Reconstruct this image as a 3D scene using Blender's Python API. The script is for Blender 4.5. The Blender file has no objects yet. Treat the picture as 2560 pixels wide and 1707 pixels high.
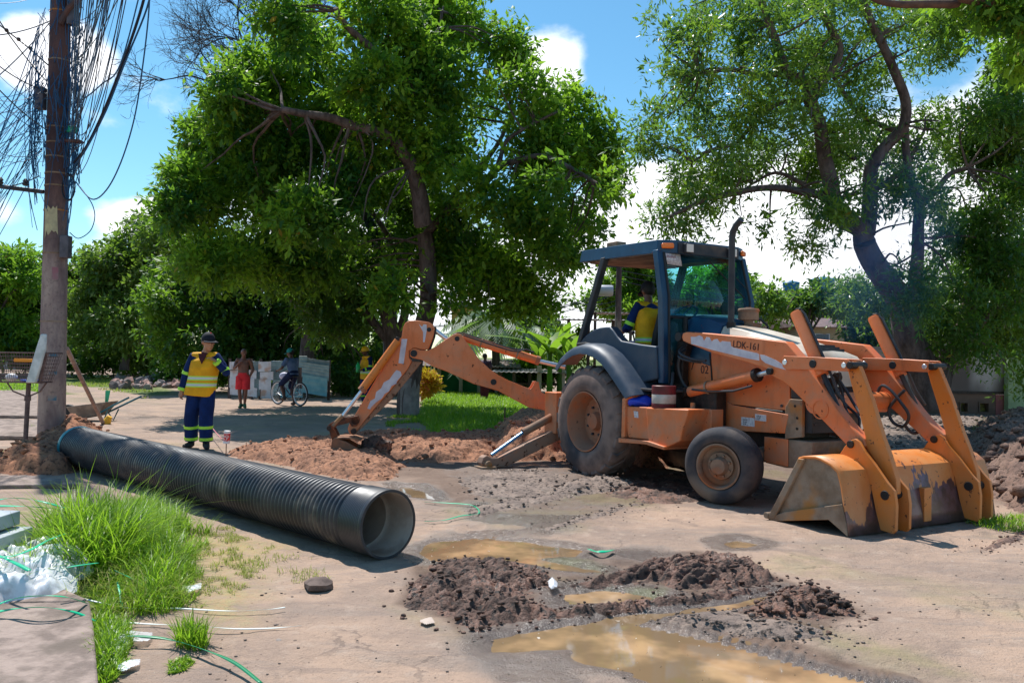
import bpy, math, random
import numpy as np
from mathutils import Vector, Matrix, kdtree
R_ = math.radians
rng = np.random.default_rng(7)
random.seed(7)
sc = bpy.context.scene
COL = sc.collection

# ---------------------------------------------------------------- camera
F_ = 2048.; CX = 1280.; CY = 853.5; H = 1.5; ROLL = .0175
PITCH = math.atan((893. - CY) / F_)
cam_d = bpy.data.cameras.new('camera'); cam = bpy.data.objects.new('camera', cam_d); COL.objects.link(cam)
cam_d.sensor_width = 36.; cam_d.lens = 36. * F_ / 2560.
cam_d.clip_start = .05; cam_d.clip_end = 3000
cam.matrix_world = Matrix.Translation((0, 0, H)) @ Matrix.Rotation(R_(90) + PITCH, 4, 'X') @ Matrix.Rotation(ROLL, 4, 'Z')
sc.camera = cam

def ray(px, py):
    """direction through a point of the 2560 x 1707 survey picture"""
    u = (px - CX) / F_; v = -(py - CY) / F_
    c, s = math.cos(ROLL), math.sin(ROLL)
    u, v = u * c - v * s, u * s + v * c
    return (u, math.cos(PITCH) - v * math.sin(PITCH), math.sin(PITCH) + v * math.cos(PITCH))
def G(px, py, z=0.):
    d = ray(px, py); t = (z - H) / d[2]; return (d[0] * t, d[1] * t, z)
def AT(px, py, Y):
    d = ray(px, py); t = Y / d[1]; return (d[0] * t, Y, H + d[2] * t)
def D_(px, py):            # 2352-wide coordinates
    return (px * 1.08844, py * 1.08844)

# ---------------------------------------------------------------- world and sun
SUN = Vector((-.30, .52, 1.02)).normalized()
w = bpy.data.worlds.new('World'); sc.world = w; w.use_nodes = True
nt = w.node_tree; nt.nodes.clear()
def N(t, **k):
    n = nt.nodes.new(t)
    for a, b in k.items():
        if a.startswith('i_'): n.inputs[int(a[2:])].default_value = b
        else: setattr(n, a, b)
    return n
def M_(op, a, b=None, c=None, clamp=False):
    n = N('ShaderNodeMath', operation=op); n.use_clamp = clamp
    for i, v in enumerate((a, b, c)):
        if v is None: continue
        if isinstance(v, (int, float)): n.inputs[i].default_value = v
        else: nt.links.new(v, n.inputs[i])
    return n.outputs[0]
sky = N('ShaderNodeTexSky'); sky.sky_type = 'NISHITA'; sky.sun_disc = False
sky.sun_elevation = math.asin(SUN.z); sky.sun_rotation = math.atan2(SUN.x, SUN.y)
sky.air_density = 1.0; sky.dust_density = .15; sky.ozone_density = 1.6
hsv = N('ShaderNodeHueSaturation'); hsv.inputs['Saturation'].default_value = 1.3; hsv.inputs['Hue'].default_value = .49
hsv.inputs['Value'].default_value = 1.0
nt.links.new(sky.outputs[0], hsv.inputs['Color'])
tint = N('ShaderNodeMix', data_type='RGBA', blend_type='MULTIPLY'); tint.inputs[0].default_value = 1; tint.inputs[7].default_value = (.92, 1.06, 1.04, 1); nt.links.new(hsv.outputs[0], tint.inputs[6])
veil = N('ShaderNodeMix', data_type='RGBA'); veil.inputs[0].default_value = .05; veil.inputs[7].default_value = (8.5, 9.4, 9.8, 1); nt.links.new(tint.outputs[2], veil.inputs[6])
tc = N('ShaderNodeTexCoord')
nz = N('ShaderNodeTexNoise'); nz.inputs['Scale'].default_value = 6.5; nz.inputs['Detail'].default_value = 7; nz.inputs['Roughness'].default_value = .56
mp = N('ShaderNodeMapping'); mp.inputs['Scale'].default_value = (1, 1, 1.7)
nt.links.new(tc.outputs['Generated'], mp.inputs[0]); nt.links.new(mp.outputs[0], nz.inputs['Vector'])
bias = None
clouds = [(60, 150, .070, .62), (130, 130, .055, .50), (235, 150, .045, .5), (320, 560, .05, .75), (390, 540, .035, .5), (245, 645, .03, .55), (15, 540, .045, .4),
          (1365, 150, .055, .72), (1400, 190, .04, .35), (1600, 620, .14, .8), (1450, 700, .12, .7), (1750, 560, .12, .5), (1900, 700, .15, .8), (2150, 560, .17, .8),
          (2400, 560, .15, .8), (2330, 320, .08, .4), (2000, 420, .08, .25), (2500, 100, .06, .4), (2230, 150, .05, .35), (1300, 760, .12, .5), (430, 280, .05, .22), (240, 290, .03, .25),
          (700, 500, .12, .5), (1000, 600, .14, .6)]
for px, py, r, a in clouds:
    d = Vector(ray(px, py)).normalized()
    vs = N('ShaderNodeVectorMath', operation='SUBTRACT'); nt.links.new(tc.outputs['Generated'], vs.inputs[0]); vs.inputs[1].default_value = d
    vl = N('ShaderNodeVectorMath', operation='MULTIPLY'); nt.links.new(vs.outputs[0], vl.inputs[0]); vl.inputs[1].default_value = (1 / r, 1 / r, 1.35 / r)
    ln = N('ShaderNodeVectorMath', operation='LENGTH'); nt.links.new(vl.outputs[0], ln.inputs[0])
    g = M_('MULTIPLY', M_('SMOOTH_MAX', M_('SUBTRACT', 1.25, ln.outputs['Value']), 0, .15), a)
    bias = g if bias is None else M_('ADD', bias, g)
dens = M_('ADD', M_('MULTIPLY', M_('SUBTRACT', nz.outputs['Fac'], .5), 1.5), M_('MINIMUM', bias, .9))
mr = N('ShaderNodeMapRange', interpolation_type='SMOOTHSTEP'); nt.links.new(dens, mr.inputs[0])
mr.inputs[1].default_value = .22; mr.inputs[2].default_value = .62
cl = N('ShaderNodeMix', data_type='RGBA'); nt.links.new(mr.outputs[0], cl.inputs[0])
cl.inputs[7].default_value = (9.6, 9.8, 10.2, 1); nt.links.new(veil.outputs[2], cl.inputs[6])
bg = N('ShaderNodeBackground'); bg.inputs['Strength'].default_value = .115
nt.links.new(cl.outputs[2], bg.inputs['Color'])
wo = N('ShaderNodeOutputWorld'); nt.links.new(bg.outputs[0], wo.inputs[0])
w.cycles.sampling_method = 'MANUAL'; w.cycles.sample_map_resolution = 512

sd = bpy.data.lights.new('sun', 'SUN'); sd.energy = 4.8; sd.angle = R_(.55); sd.color = (1, .97, .92)
so = bpy.data.objects.new('sun', sd); COL.objects.link(so)
so.rotation_euler = (-SUN).to_track_quat('-Z', 'Y').to_euler(); so.location = (0, 0, 30)
sc.view_settings.view_transform = 'Standard'; sc.view_settings.look = 'None'
sc.view_settings.exposure = .38; sc.view_settings.gamma = 1; sc.view_settings.use_curve_mapping = False
sc.render.engine = 'CYCLES'
try:
    sc.cycles.max_bounces = 6; sc.cycles.transparent_max_bounces = 10; sc.cycles.diffuse_bounces = 3; sc.cycles.caustics_reflective = False; sc.cycles.caustics_refractive = False
    sc.cycles.volume_bounces = 1; sc.cycles.use_denoising = True
except Exception: pass

# ---------------------------------------------------------------- helpers
def mat(name, col=(.5, .5, .5), rough=.7, metal=0, nodes=None, spec=.4, **k):
    m = bpy.data.materials.new(name); m.use_nodes = True
    b = m.node_tree.nodes['Principled BSDF']
    b.inputs['Base Color'].default_value = (*col, 1); b.inputs['Roughness'].default_value = rough
    b.inputs['Metallic'].default_value = metal; b.inputs['Specular IOR Level'].default_value = spec
    if nodes: nodes(m.node_tree, b)
    return m
class NT:
    """small node-building helper"""
    def __init__(s, t): s.t = t
    def n(s, ty, **k):
        n = s.t.nodes.new(ty)
        for a, b in k.items():
            if hasattr(n, a): setattr(n, a, b)
        return n
    def l(s, a, b): s.t.links.new(a, b)
    def co(s, kind='Object', scale=(1, 1, 1)):
        c = s.n('ShaderNodeTexCoord'); m = s.n('ShaderNodeMapping'); m.inputs['Scale'].default_value = scale
        s.l(c.outputs[kind], m.inputs[0]); return m.outputs[0]
    def noise(s, sc_=5, det=4, rough=.55, vec=None, dist=0, out='Fac'):
        n = s.n('ShaderNodeTexNoise'); n.inputs['Scale'].default_value = sc_; n.inputs['Detail'].default_value = det
        n.inputs['Roughness'].default_value = rough; n.inputs['Distortion'].default_value = dist
        if vec: s.l(vec, n.inputs['Vector'])
        return n.outputs[out]
    def vor(s, sc_=5, vec=None, feature='F1', out='Distance'):
        n = s.n('ShaderNodeTexVoronoi'); n.feature = feature; n.inputs['Scale'].default_value = sc_
        if vec: s.l(vec, n.inputs['Vector'])
        return n.outputs[out]
    def mr(s, v, a, b, c=0, d=1, smooth=True):
        n = s.n('ShaderNodeMapRange'); n.interpolation_type = 'SMOOTHSTEP' if smooth else 'LINEAR'
        s.l(v, n.inputs[0])
        for i, q in zip((1, 2, 3, 4), (a, b, c, d)): n.inputs[i].default_value = q
        return n.outputs[0]
    def m(s, op, a, b=None, c=None):
        n = s.n('ShaderNodeMath'); n.operation = op
        for i, v in enumerate((a, b, c)):
            if v is None: continue
            if isinstance(v, (int, float)): n.inputs[i].default_value = v
            else: s.l(v, n.inputs[i])
        return n.outputs[0]
    def mix(s, f, a, b, mode='MIX'):
        n = s.n('ShaderNodeMix'); n.data_type = 'RGBA'; n.blend_type = mode
        if isinstance(f, (int, float)): n.inputs[0].default_value = f
        else: s.l(f, n.inputs[0])
        for i, v in ((6, a), (7, b)):
            if isinstance(v, tuple): n.inputs[i].default_value = (*v[:3], 1)
            else: s.l(v, n.inputs[i])
        return n.outputs[2]
    def bump(s, h, st=.4, dist=.02, nrm=None):
        n = s.n('ShaderNodeBump'); n.inputs['Strength'].default_value = st; n.inputs['Distance'].default_value = dist
        s.l(h, n.inputs['Height'])
        if nrm: s.l(nrm, n.inputs['Normal'])
        return n.outputs[0]
    def sep(s, v):
        n = s.n('ShaderNodeSeparateXYZ'); s.l(v, n.inputs[0]); return n.outputs
    def attr(s, name, out='Color'):
        n = s.n('ShaderNodeAttribute'); n.attribute_name = name; return n.outputs[out]

def varied(name, a, b, sc_=6, rough=.8, bump=.3, bd=.01, metal=0, det=5, c=None, bsc=None, lo=.35, hi=.65, spec=.3, scale=(1, 1, 1)):
    def f(t, p):
        q = NT(t); v = q.co('Object', scale)
        n1 = q.noise(sc_, det, .6, v); col = q.mix(q.mr(n1, lo, hi), a, b)
        if c: col = q.mix(q.mr(q.noise(sc_ * .45, 3, .5, v), .52, .66), col, c)
        q.l(col, p.inputs['Base Color'])
        if bump: q.l(q.bump(q.noise(bsc or sc_ * 5, 5, .6, v), bump, bd), p.inputs['Normal'])
    return mat(name, a, rough, metal, f, spec)

def paint(name, base, worn=None, rust=(.09, .035, .018), dust=(.36, .25, .17), dusty=.35, rough=.42, wear=.60, dz=1.0):
    """weathered machine paint: sun bleached areas, scratches, rust chips, earth splashed over the lower part"""
    worn = worn or tuple(min(1, c * 1.15 + .05) for c in base)
    def f(t, p):
        q = NT(t); v = q.co('Object')
        c0 = q.mix(q.mr(q.noise(2.2, 5, .6, v), .35, .7), base, worn)
        dk = tuple(c * .62 for c in base)
        st = q.noise(7, 5, .65, q.co('Object', (1, 1, .22)))
        c0 = q.mix(q.m('MULTIPLY', q.mr(st, .52, .75), .55), c0, dk)
        ch = q.mr(q.noise(15, 8, .68, v), wear, wear + .025)
        z = q.sep(v)[2]
        dm = q.m('MULTIPLY', q.mr(q.m('SUBTRACT', q.noise(4.5, 6, .65, v), q.m('MULTIPLY', z, .18 / max(dz, .1))), .22, .52), dusty)
        c1 = q.mix(dm, c0, dust)
        c2 = q.mix(ch, c1, rust)
        q.l(c2, p.inputs['Base Color'])
        q.l(q.m('ADD', rough, q.m('MULTIPLY', q.m('MAXIMUM', dm, ch), .45)), p.inputs['Roughness'])
        q.l(q.bump(q.noise(30, 5, .6, v), .12, .004), p.inputs['Normal'])
    return mat(name, base, rough, 0, f, .45)

class MB:
    def __init__(s): s.v = []; s.f = []; s.mi = []; s.cur = 0
    def add(s, vs, fs):
        o = len(s.v); s.v.extend([tuple(x) for x in vs]); s.f.extend([tuple(i + o for i in f) for f in fs]); s.mi.extend([s.cur] * len(fs)); return s
    def box(s, x0, x1, y0, y1, z0, z1, M=None):
        vs = [(x, y, z) for x in (x0, x1) for y in (y0, y1) for z in (z0, z1)]
        if M is not None: vs = [tuple(M @ Vector(q)) for q in vs]
        return s.add(vs, [(0, 1, 3, 2), (4, 6, 7, 5), (0, 4, 5, 1), (2, 3, 7, 6), (0, 2, 6, 4), (1, 5, 7, 3)])
    def slab(s, pts, a, b, fn):
        """polygon pts (p,q) between depths a and b, fn(p,q,t)->xyz"""
        n = len(pts)
        vs = [fn(p, q, a) for p, q in pts] + [fn(p, q, b) for p, q in pts]
        return s.add(vs, [tuple(range(n)), tuple(range(2 * n - 1, n - 1, -1))] + [(i, i + n, (i + 1) % n + n, (i + 1) % n) for i in range(n)])
    def prism_y(s, pts, y0, y1): return s.slab(pts, y0, y1, lambda p, q, t: (p, t, q))
    def prism_z(s, pts, z0, z1): return s.slab(pts, z0, z1, lambda p, q, t: (p, q, t))
    def tube(s, path, r, n=10, cap=True, ell=None):
        """tapered tube along a path; r number or list; ell=(a,b) squash"""
        P = [Vector(p) for p in path]; k = len(P)
        rs = [r] * k if isinstance(r, (int, float)) else list(r)
        d = [(P[min(i + 1, k - 1)] - P[max(i - 1, 0)]).normalized() for i in range(k)]
        up = Vector((0, 0, 1)) if abs(d[0].z) < .9 else Vector((0, 1, 0))
        a = d[0].cross(up).normalized(); vs = []
        for i in range(k):
            a = (a - d[i] * a.dot(d[i])).normalized(); b = d[i].cross(a)
            ea, eb = (rs[i], rs[i]) if ell is None else (rs[i] * ell[0], rs[i] * ell[1])
            for j in range(n):
                t = 2 * math.pi * j / n; vs.append(P[i] + a * math.cos(t) * ea + b * math.sin(t) * eb)
        fs = [(i * n + j, i * n + (j + 1) % n, (i + 1) * n + (j + 1) % n, (i + 1) * n + j) for i in range(k - 1) for j in range(n)]
        if cap: fs += [tuple(range(n - 1, -1, -1)), tuple((k - 1) * n + j for j in range(n))]
        return s.add(vs, fs)
    def cyl(s, a, b, r, n=16, r2=None): return s.tube([a, b], [r, r if r2 is None else r2], n)
    def lathe(s, prof, n=32, M=None, closed=False):
        """prof list of (r, h) about local Z"""
        k = len(prof); vs = []
        for r, h in prof:
            for j in range(n):
                t = 2 * math.pi * j / n; q = Vector((r * math.cos(t), r * math.sin(t), h)); vs.append(tuple(M @ q) if M is not None else tuple(q))
        m = k if closed else k - 1
        fs = [(i * n + j, i * n + (j + 1) % n, ((i + 1) % k) * n + (j + 1) % n, ((i + 1) % k) * n + j) for i in range(m) for j in range(n)]
        return s.add(vs, fs)
    def ball(s, c, r, n=12, sq=(1, 1, 1), M=None):
        prof = []
        m = max(4, n // 2); vs = []; 
        for i in range(m + 1):
            ph = math.pi * i / m
            for j in range(n):
                t = 2 * math.pi * j / n
                q = Vector((math.sin(ph) * math.cos(t) * r * sq[0], math.sin(ph) * math.sin(t) * r * sq[1], math.cos(ph) * r * sq[2]))
                if M is not None: q = M @ q
                vs.append(tuple(q + Vector(c)))
        return s.add(vs, [(i * n + j, (i + 1) * n + j, (i + 1) * n + (j + 1) % n, i * n + (j + 1) % n) for i in range(m) for j in range(n)])
    def loft(s, rings, cap=True, closed=True):
        n = len(rings[0]); vs = [p for r in rings for p in r]; k = len(rings); e = n if closed else n - 1
        fs = [(i * n + j, i * n + (j + 1) % n, (i + 1) * n + (j + 1) % n, (i + 1) * n + j) for i in range(k - 1) for j in range(e)]
        if cap and closed: fs += [tuple(range(n - 1, -1, -1)), tuple((k - 1) * n + j for j in range(n))]
        return s.add(vs, fs)
    def xf(s, fn): s.v = [tuple(fn(*q)) for q in s.v]; return s
    def build(s, name, mats, parent=None, smooth=35, bevel=0, seg=2, fixn=True, thick=0, loc=None, rot=None, **tags):
        me = bpy.data.meshes.new(name); me.from_pydata(s.v, [], s.f)
        if not isinstance(mats, (list, tuple)): mats = [mats]
        for m in mats: me.materials.append(m)
        if len(mats) > 1: me.polygons.foreach_set('material_index', s.mi)
        if fixn:
            import bmesh
            bm = bmesh.new(); bm.from_mesh(me); bmesh.ops.recalc_face_normals(bm, faces=bm.faces); bm.to_mesh(me); bm.free()
        if smooth:
            me.shade_smooth(); me.set_sharp_from_angle(angle=R_(smooth))
        o = bpy.data.objects.new(name, me); COL.objects.link(o)
        if parent is not None: o.parent = parent
        if loc is not None: o.location = loc
        if rot is not None: o.rotation_euler = rot
        if thick:
            md = o.modifiers.new('solid', 'SOLIDIFY'); md.thickness = thick; md.offset = 0
        if bevel:
            md = o.modifiers.new('edge', 'BEVEL'); md.width = bevel; md.segments = seg; md.limit_method = 'ANGLE'; md.angle_limit = R_(40); md.harden_normals = False
        for a, b in tags.items(): o[a] = b
        return o
def tag(o, label=None, category=None, group=None, kind=None):
    if label: o['label'] = label
    if category: o['category'] = category
    if group: o['group'] = group
    if kind: o['kind'] = kind
    return o
def thing(name, label, cat, loc=(0, 0, 0), rz=0, group=None):
    o = bpy.data.objects.new(name, None); o.empty_display_size = .2; COL.objects.link(o); o.location = loc; o.rotation_euler = (0, 0, rz)
    return tag(o, label, cat, group)
def npmesh(name, verts, faces, mats, parent=None, smooth=False, mi=None, attrs=None, **tags):
    """fast mesh from numpy arrays; faces (n,4) or (n,3)"""
    me = bpy.data.meshes.new(name); verts = np.asarray(verts, np.float32); faces = np.asarray(faces, np.int32)
    nv, (nf, k) = len(verts), faces.shape
    me.vertices.add(nv); me.vertices.foreach_set('co', verts.ravel())
    me.loops.add(nf * k); me.loops.foreach_set('vertex_index', faces.ravel())
    me.polygons.add(nf); me.polygons.foreach_set('loop_start', np.arange(0, nf * k, k, dtype=np.int32))
    me.polygons.foreach_set('loop_total', np.full(nf, k, np.int32))
    if smooth: me.polygons.foreach_set('use_smooth', np.ones(nf, bool))
    if not isinstance(mats, (list, tuple)): mats = [mats]
    for m in mats: me.materials.append(m)
    if mi is not None: me.polygons.foreach_set('material_index', np.asarray(mi, np.int32))
    me.update(calc_edges=True)
    for an, arr in (attrs or {}).items():
        arr = np.asarray(arr, np.float32)
        if arr.ndim == 1:
            a = me.attributes.new(an, 'FLOAT', 'POINT'); a.data.foreach_set('value', arr)
        else:
            a = me.attributes.new(an, 'FLOAT_COLOR', 'POINT'); a.data.foreach_set('color', np.concatenate([arr, np.ones((nv, 1), np.float32)], 1).ravel())
    o = bpy.data.objects.new(name, me); COL.objects.link(o)
    if parent is not None: o.parent = parent
    for a, b in tags.items(): o[a] = b
    return o
# numpy noises
def _h(ix, iy, s):
    n = (ix * 374761393 + iy * 668265263 + s * 974634777) & 0xffffffff
    n = ((n ^ (n >> 13)) * 1274126177) & 0xffffffff
    return ((n ^ (n >> 16)) & 0xffff) / 65535.
def vnoise(x, y, s=0):
    ix = np.floor(x).astype(np.int64); iy = np.floor(y).astype(np.int64); fx = x - ix; fy = y - iy
    fx = fx * fx * (3 - 2 * fx); fy = fy * fy * (3 - 2 * fy)
    return (_h(ix, iy, s) * (1 - fx) + _h(ix + 1, iy, s) * fx) * (1 - fy) + (_h(ix, iy + 1, s) * (1 - fx) + _h(ix + 1, iy + 1, s) * fx) * fy
def fbm(x, y, o=4, s=0, g=.5):
    a = 0; t = 0; k = 1.
    for i in range(o):
        a = a + vnoise(x * 2 ** i, y * 2 ** i, s + i * 7) * k; t += k; k *= g
    return a / t
def worley(x, y, s=0):
    ix = np.floor(x).astype(np.int64); iy = np.floor(y).astype(np.int64); best = np.full(x.shape, 9.)
    for dx in (-1, 0, 1):
        for dy in (-1, 0, 1):
            cx = ix + dx; cy = iy + dy
            d = np.hypot(cx + _h(cx, cy, s) - x, cy + _h(cx, cy, s + 5) - y); best = np.minimum(best, d)
    return best
def poly_sd(x, y, poly):
    """signed distance (inside positive) of points to a polygon"""
    P = np.asarray(poly, float)[:, :2]; d = np.full(x.shape, 1e9); ins = np.zeros(x.shape, bool)
    for i in range(len(P)):
        a = P[i]; b = P[(i + 1) % len(P)]; e = b - a; L2 = (e ** 2).sum() + 1e-12
        t = np.clip(((x - a[0]) * e[0] + (y - a[1]) * e[1]) / L2, 0, 1)
        d = np.minimum(d, np.hypot(x - a[0] - t * e[0], y - a[1] - t * e[1]))
        c = (a[1] > y) != (b[1] > y)
        with np.errstate(divide='ignore', invalid='ignore'):
            xi = (b[0] - a[0]) * (y - a[1]) / (b[1] - a[1] + 1e-15) + a[0]
        ins ^= c & (x < xi)
    return np.where(ins, d, -d)
def sstep(v, a, b):
    t = np.clip((v - a) / (b - a), 0, 1); return t * t * (3 - 2 * t)
def line_d(x, y, path):
    d = np.full(x.shape, 1e9); tt = np.zeros(x.shape); P = np.asarray(path, float)
    for i in range(len(P) - 1):
        a = P[i, :2]; e = P[i + 1, :2] - a; t = np.clip(((x - a[0]) * e[0] + (y - a[1]) * e[1]) / ((e ** 2).sum() + 1e-12), 0, 1)
        q = np.hypot(x - a[0] - t * e[0], y - a[1] - t * e[1]); m = q < d; d = np.where(m, q, d); tt = np.where(m, i + t, tt)
    return d, tt
def text(name, body, size, loc, rot, m, parent=None, ext=.002, align='LEFT', shear=0):
    cu = bpy.data.curves.new(name, 'FONT'); cu.body = body; cu.size = size; cu.extrude = ext; cu.align_x = align; cu.shear = shear
    tmp = bpy.data.objects.new('tmp', cu); COL.objects.link(tmp)
    dg = bpy.context.evaluated_depsgraph_get(); me = bpy.data.meshes.new_from_object(tmp.evaluated_get(dg)); bpy.data.objects.remove(tmp)
    me.materials.clear(); me.materials.append(m)
    o = bpy.data.objects.new(name, me); COL.objects.link(o); o.parent = parent; o.location = loc; o.rotation_euler = rot
    return o
# ---------------------------------------------------------------- ground
def GP(lst, k=1.08844): return [G(x * k, y * k)[:2] for x, y in lst]
PUD = [GP([(1112, 1492), (1118, 1455), (1200, 1442), (1300, 1424), (1400, 1408), (1500, 1398), (1600, 1385), (1700, 1368), (1790, 1352), (1772, 1378), (1700, 1392), (1600, 1402), (1520, 1412), (1482, 1428), (1530, 1442), (1620, 1462), (1760, 1500), (1900, 1542), (2060, 1580), (2100, 1640), (1500, 1640), (1520, 1575), (1440, 1540), (1330, 1520), (1290, 1496), (1300, 1486), (1250, 1488), (1180, 1496)]),
       GP([(955, 1262), (1000, 1240), (1090, 1232), (1200, 1238), (1290, 1248), (1350, 1258), (1320, 1272), (1250, 1276), (1330, 1296), (1390, 1306), (1340, 1312), (1250, 1300), (1160, 1284), (1060, 1292), (980, 1282)]),
       GP([(1275, 1352), (1360, 1344), (1440, 1348), (1530, 1362), (1500, 1376), (1400, 1382), (1300, 1380)]),
       GP([(1655, 1240), (1690, 1234), (1748, 1244), (1720, 1256), (1675, 1256)]),
       GP([(905, 1112), (960, 1116), (1000, 1134), (1010, 1146), (960, 1140), (915, 1126)])]
ridge_region = GP([(915, 1385), (960, 1310), (1050, 1275), (1400, 1320), (1600, 1270), (1780, 1300), (1810, 1350), (1990, 1400), (2000, 1420), (1860, 1440), (1700, 1440), (1480, 1420), (1110, 1490), (1030, 1430), (930, 1410)])
def ground_h(x, y):
    z = .035 * (fbm(x * .35, y * .35, 3, 3) - .5) * sstep(np.hypot(x, y), 3, 12) + .030 * (fbm(x * 1.3, y * 1.3, 5, 11) - .5)
    z = z + .012 * (fbm(x * 7, y * 7, 4, 21) - .5) - .010 * sstep(fbm(x * 3.3, y * 3.3, 3, 23), .58, .72) * (1 - sstep(y, 9, 14))
    # churned soil between the machine and the trench
    ch = poly_sd(x, y, GP([(640, 1060), (1100, 1010), (1300, 930), (2352, 930), (2352, 1130), (1900, 1060), (1500, 1130), (1200, 1200), (1000, 1150), (900, 1110), (640, 1120)]))
    cm = sstep(ch, -.5, .6) * sstep(y, 7, 9.)
    z = z + cm * (.05 * (fbm(x * 1.7, y * 1.7, 4, 31) - .4) + .02 * (.6 - worley(x * 5, y * 5, 3)))
    # tyre tracks
    for pts, wd in ((GP([(1020, 1250), (1180, 1200), (1330, 1150), (1420, 1120)]), .22), (GP([(1480, 1425), (1700, 1480), (1900, 1535), (2050, 1560)]), .28), (GP([(1300, 1225), (1500, 1190), (1760, 1178)]), .2), (GP([(2230, 1262), (2352, 1215), (2440, 1190)]), .2), (GP([(560, 1010), (900, 1018), (1300, 1050)]), .3)):
        d, t = line_d(x, y, pts); mk = sstep(wd - d, 0, .06)
        z = z - mk * .012 + mk * .011 * sstep(np.sin(t * (46 + 30 * (wd < .25)) + d * 26) + .9 * (fbm(x * 8, y * 8, 2, 5) - .5), -.3, .3) * sstep(fbm(x * 1.6, y * 1.6, 2, 8), .38, .55)
    for p in PUD:
        sd = poly_sd(x, y, p); sd = sd + .10 * (fbm(x * 3, y * 3, 3, 41) - .5)
        z = z - sstep(sd, -.06, .12) * .045 
    return z
rows = [-400., -60., -8., 1.6, 2.2]
y = 2.5
while y < 26: rows.append(y); y *= 1.0068
while y < 1200: rows.append(y); y *= 1.07
rat = np.concatenate([np.linspace(-.72, .72, 430)])
ys = np.array(rows)
XX = np.zeros((len(ys), len(rat) + 8)); 
for i, yy in enumerate(ys):
    base = max(yy, 2.2)
    e = base * .72
    XX[i] = np.concatenate([[-1200 - e, -200 - e, -30 - e, -5 - e], rat * base, [5 + e, 30 + e, 200 + e, 1200 + e]])
YY = np.repeat(ys[:, None], XX.shape[1], 1)
ZZ = ground_h(XX, YY) * (YY < 60)
vx, vy = XX.ravel(), YY.ravel()
ni, nj = XX.shape
idx = np.arange(ni * nj).reshape(ni, nj)
fc = np.stack([idx[:-1, :-1], idx[:-1, 1:], idx[1:, 1:], idx[1:, :-1]], -1).reshape(-1, 4)
# material masks: R mud/dark, G wet, B green/moss, grass in 4th attribute
near = vy < 60
mud = np.zeros_like(vx); wet = np.zeros_like(vx); moss = np.zeros_like(vx); lawn = np.zeros_like(vx); conc = np.zeros_like(vx)
def reg(pts, a, b, nzs=.5, f=1.2, s=1):
    sd = poly_sd(vx, vy, GP(pts)) + nzs * (fbm(vx * f, vy * f, 4, 60 + s) - .5) * 2
    return sstep(sd, a, b)
mud = np.maximum(mud, reg([(640, 1070), (1000, 1045), (1290, 990), (1300, 930), (2400, 925), (2400, 1170), (2250, 1170), (1900, 1160), (1500, 1180), (1250, 1230), (1000, 1180), (900, 1110), (760, 1100)], -.3, .7, .8, .9, 1) * .62)
mud = np.maximum(mud, reg([(915, 1385), (960, 1300), (1100, 1265), (1600, 1262), (1800, 1320), (2000, 1400), (1900, 1450), (1480, 1430), (1110, 1500), (1020, 1430)], -.1, .1, .12, 2, 2) * .75)
mud = np.maximum(mud, reg([(1470, 1420), (1700, 1430), (1950, 1500), (2200, 1568), (2080, 1580), (1800, 1515)], -.05, .12, .1, 2, 3) * .8)
grey = np.maximum(reg([(1000, 1300), (1120, 1130), (1000, 1090), (1250, 1060), (1400, 1130), (1350, 1200), (1200, 1240), (1700, 1260), (1500, 1290), (1350, 1320)], -.3, .4, .5, 1.2, 4), reg([(1050, 1480), (1300, 1480), (1500, 1600), (1100, 1600)], -.25, .2, .3, 1.5, 5))
wet = np.maximum(wet, grey * (.40 + .60 * sstep(fbm(vx * 1.8, vy * 2.6, 4, 55), .38, .56)))
for p in PUD:
    sd = poly_sd(vx, vy, p) + .08 * (fbm(vx * 2.4, vy * 2.4, 3, 77) - .5) * 2
    wet = np.maximum(wet, sstep(sd, -.28, -.02))
moss = np.maximum(moss, reg([(1250, 1260), (1400, 1300), (1380, 1315), (1230, 1290)], -.1, .1, .1, 3, 7))
moss = np.maximum(moss, reg([(1380, 1345), (1520, 1355), (1500, 1375), (1400, 1370)], -.06, .06, .08, 3, 8))
moss = np.maximum(moss, reg([(1850, 1440), (2150, 1500), (2352, 1560), (2200, 1568), (1900, 1480)], -.1, .3, .3, 1.3, 9) * .5)
moss = np.maximum(moss, reg([(850, 1375), (1010, 1420), (1050, 1470), (900, 1420)], -.1, .2, .25, 1.5, 10) * .35)
moss = np.maximum(moss, sstep(fbm(vx * .9, vy * .9, 4, 99), .58, .75) * .22 * near)
lawn = np.maximum(lawn, reg([(990, 1000), (960, 930), (1000, 900), (1240, 905), (1290, 950), (1240, 985), (1100, 1000)], -.4, .5, .6, .8, 11))
lawn = np.maximum(lawn, reg([(90, 1400), (90, 1300), (150, 1200), (300, 1165), (400, 1210), (430, 1290), (400, 1380), (300, 1420), (230, 1430)], -.1, .25, .15, 2, 12) * .75)
lawn = np.maximum(lawn, reg([(160, 858), (420, 862), (420, 905), (340, 915), (150, 880)], -1.5, 1.5, 2.2, .3, 13) * .8)
lawn = np.maximum(lawn, reg([(-200, 868), (140, 872), (150, 905), (-200, 905)], -1., 1., 1.5, .4, 14) * .9)
lawn = np.maximum(lawn, sstep(vy, 60, 90))
lawn = np.maximum(lawn, sstep(vy, 20, 24) * sstep(vx, -4, -2) * .35)
strw = reg([(430, 1200), (620, 1250), (640, 1330), (560, 1440), (440, 1420)], -.3, .4, .45, 1.4, 15) * .7
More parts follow.
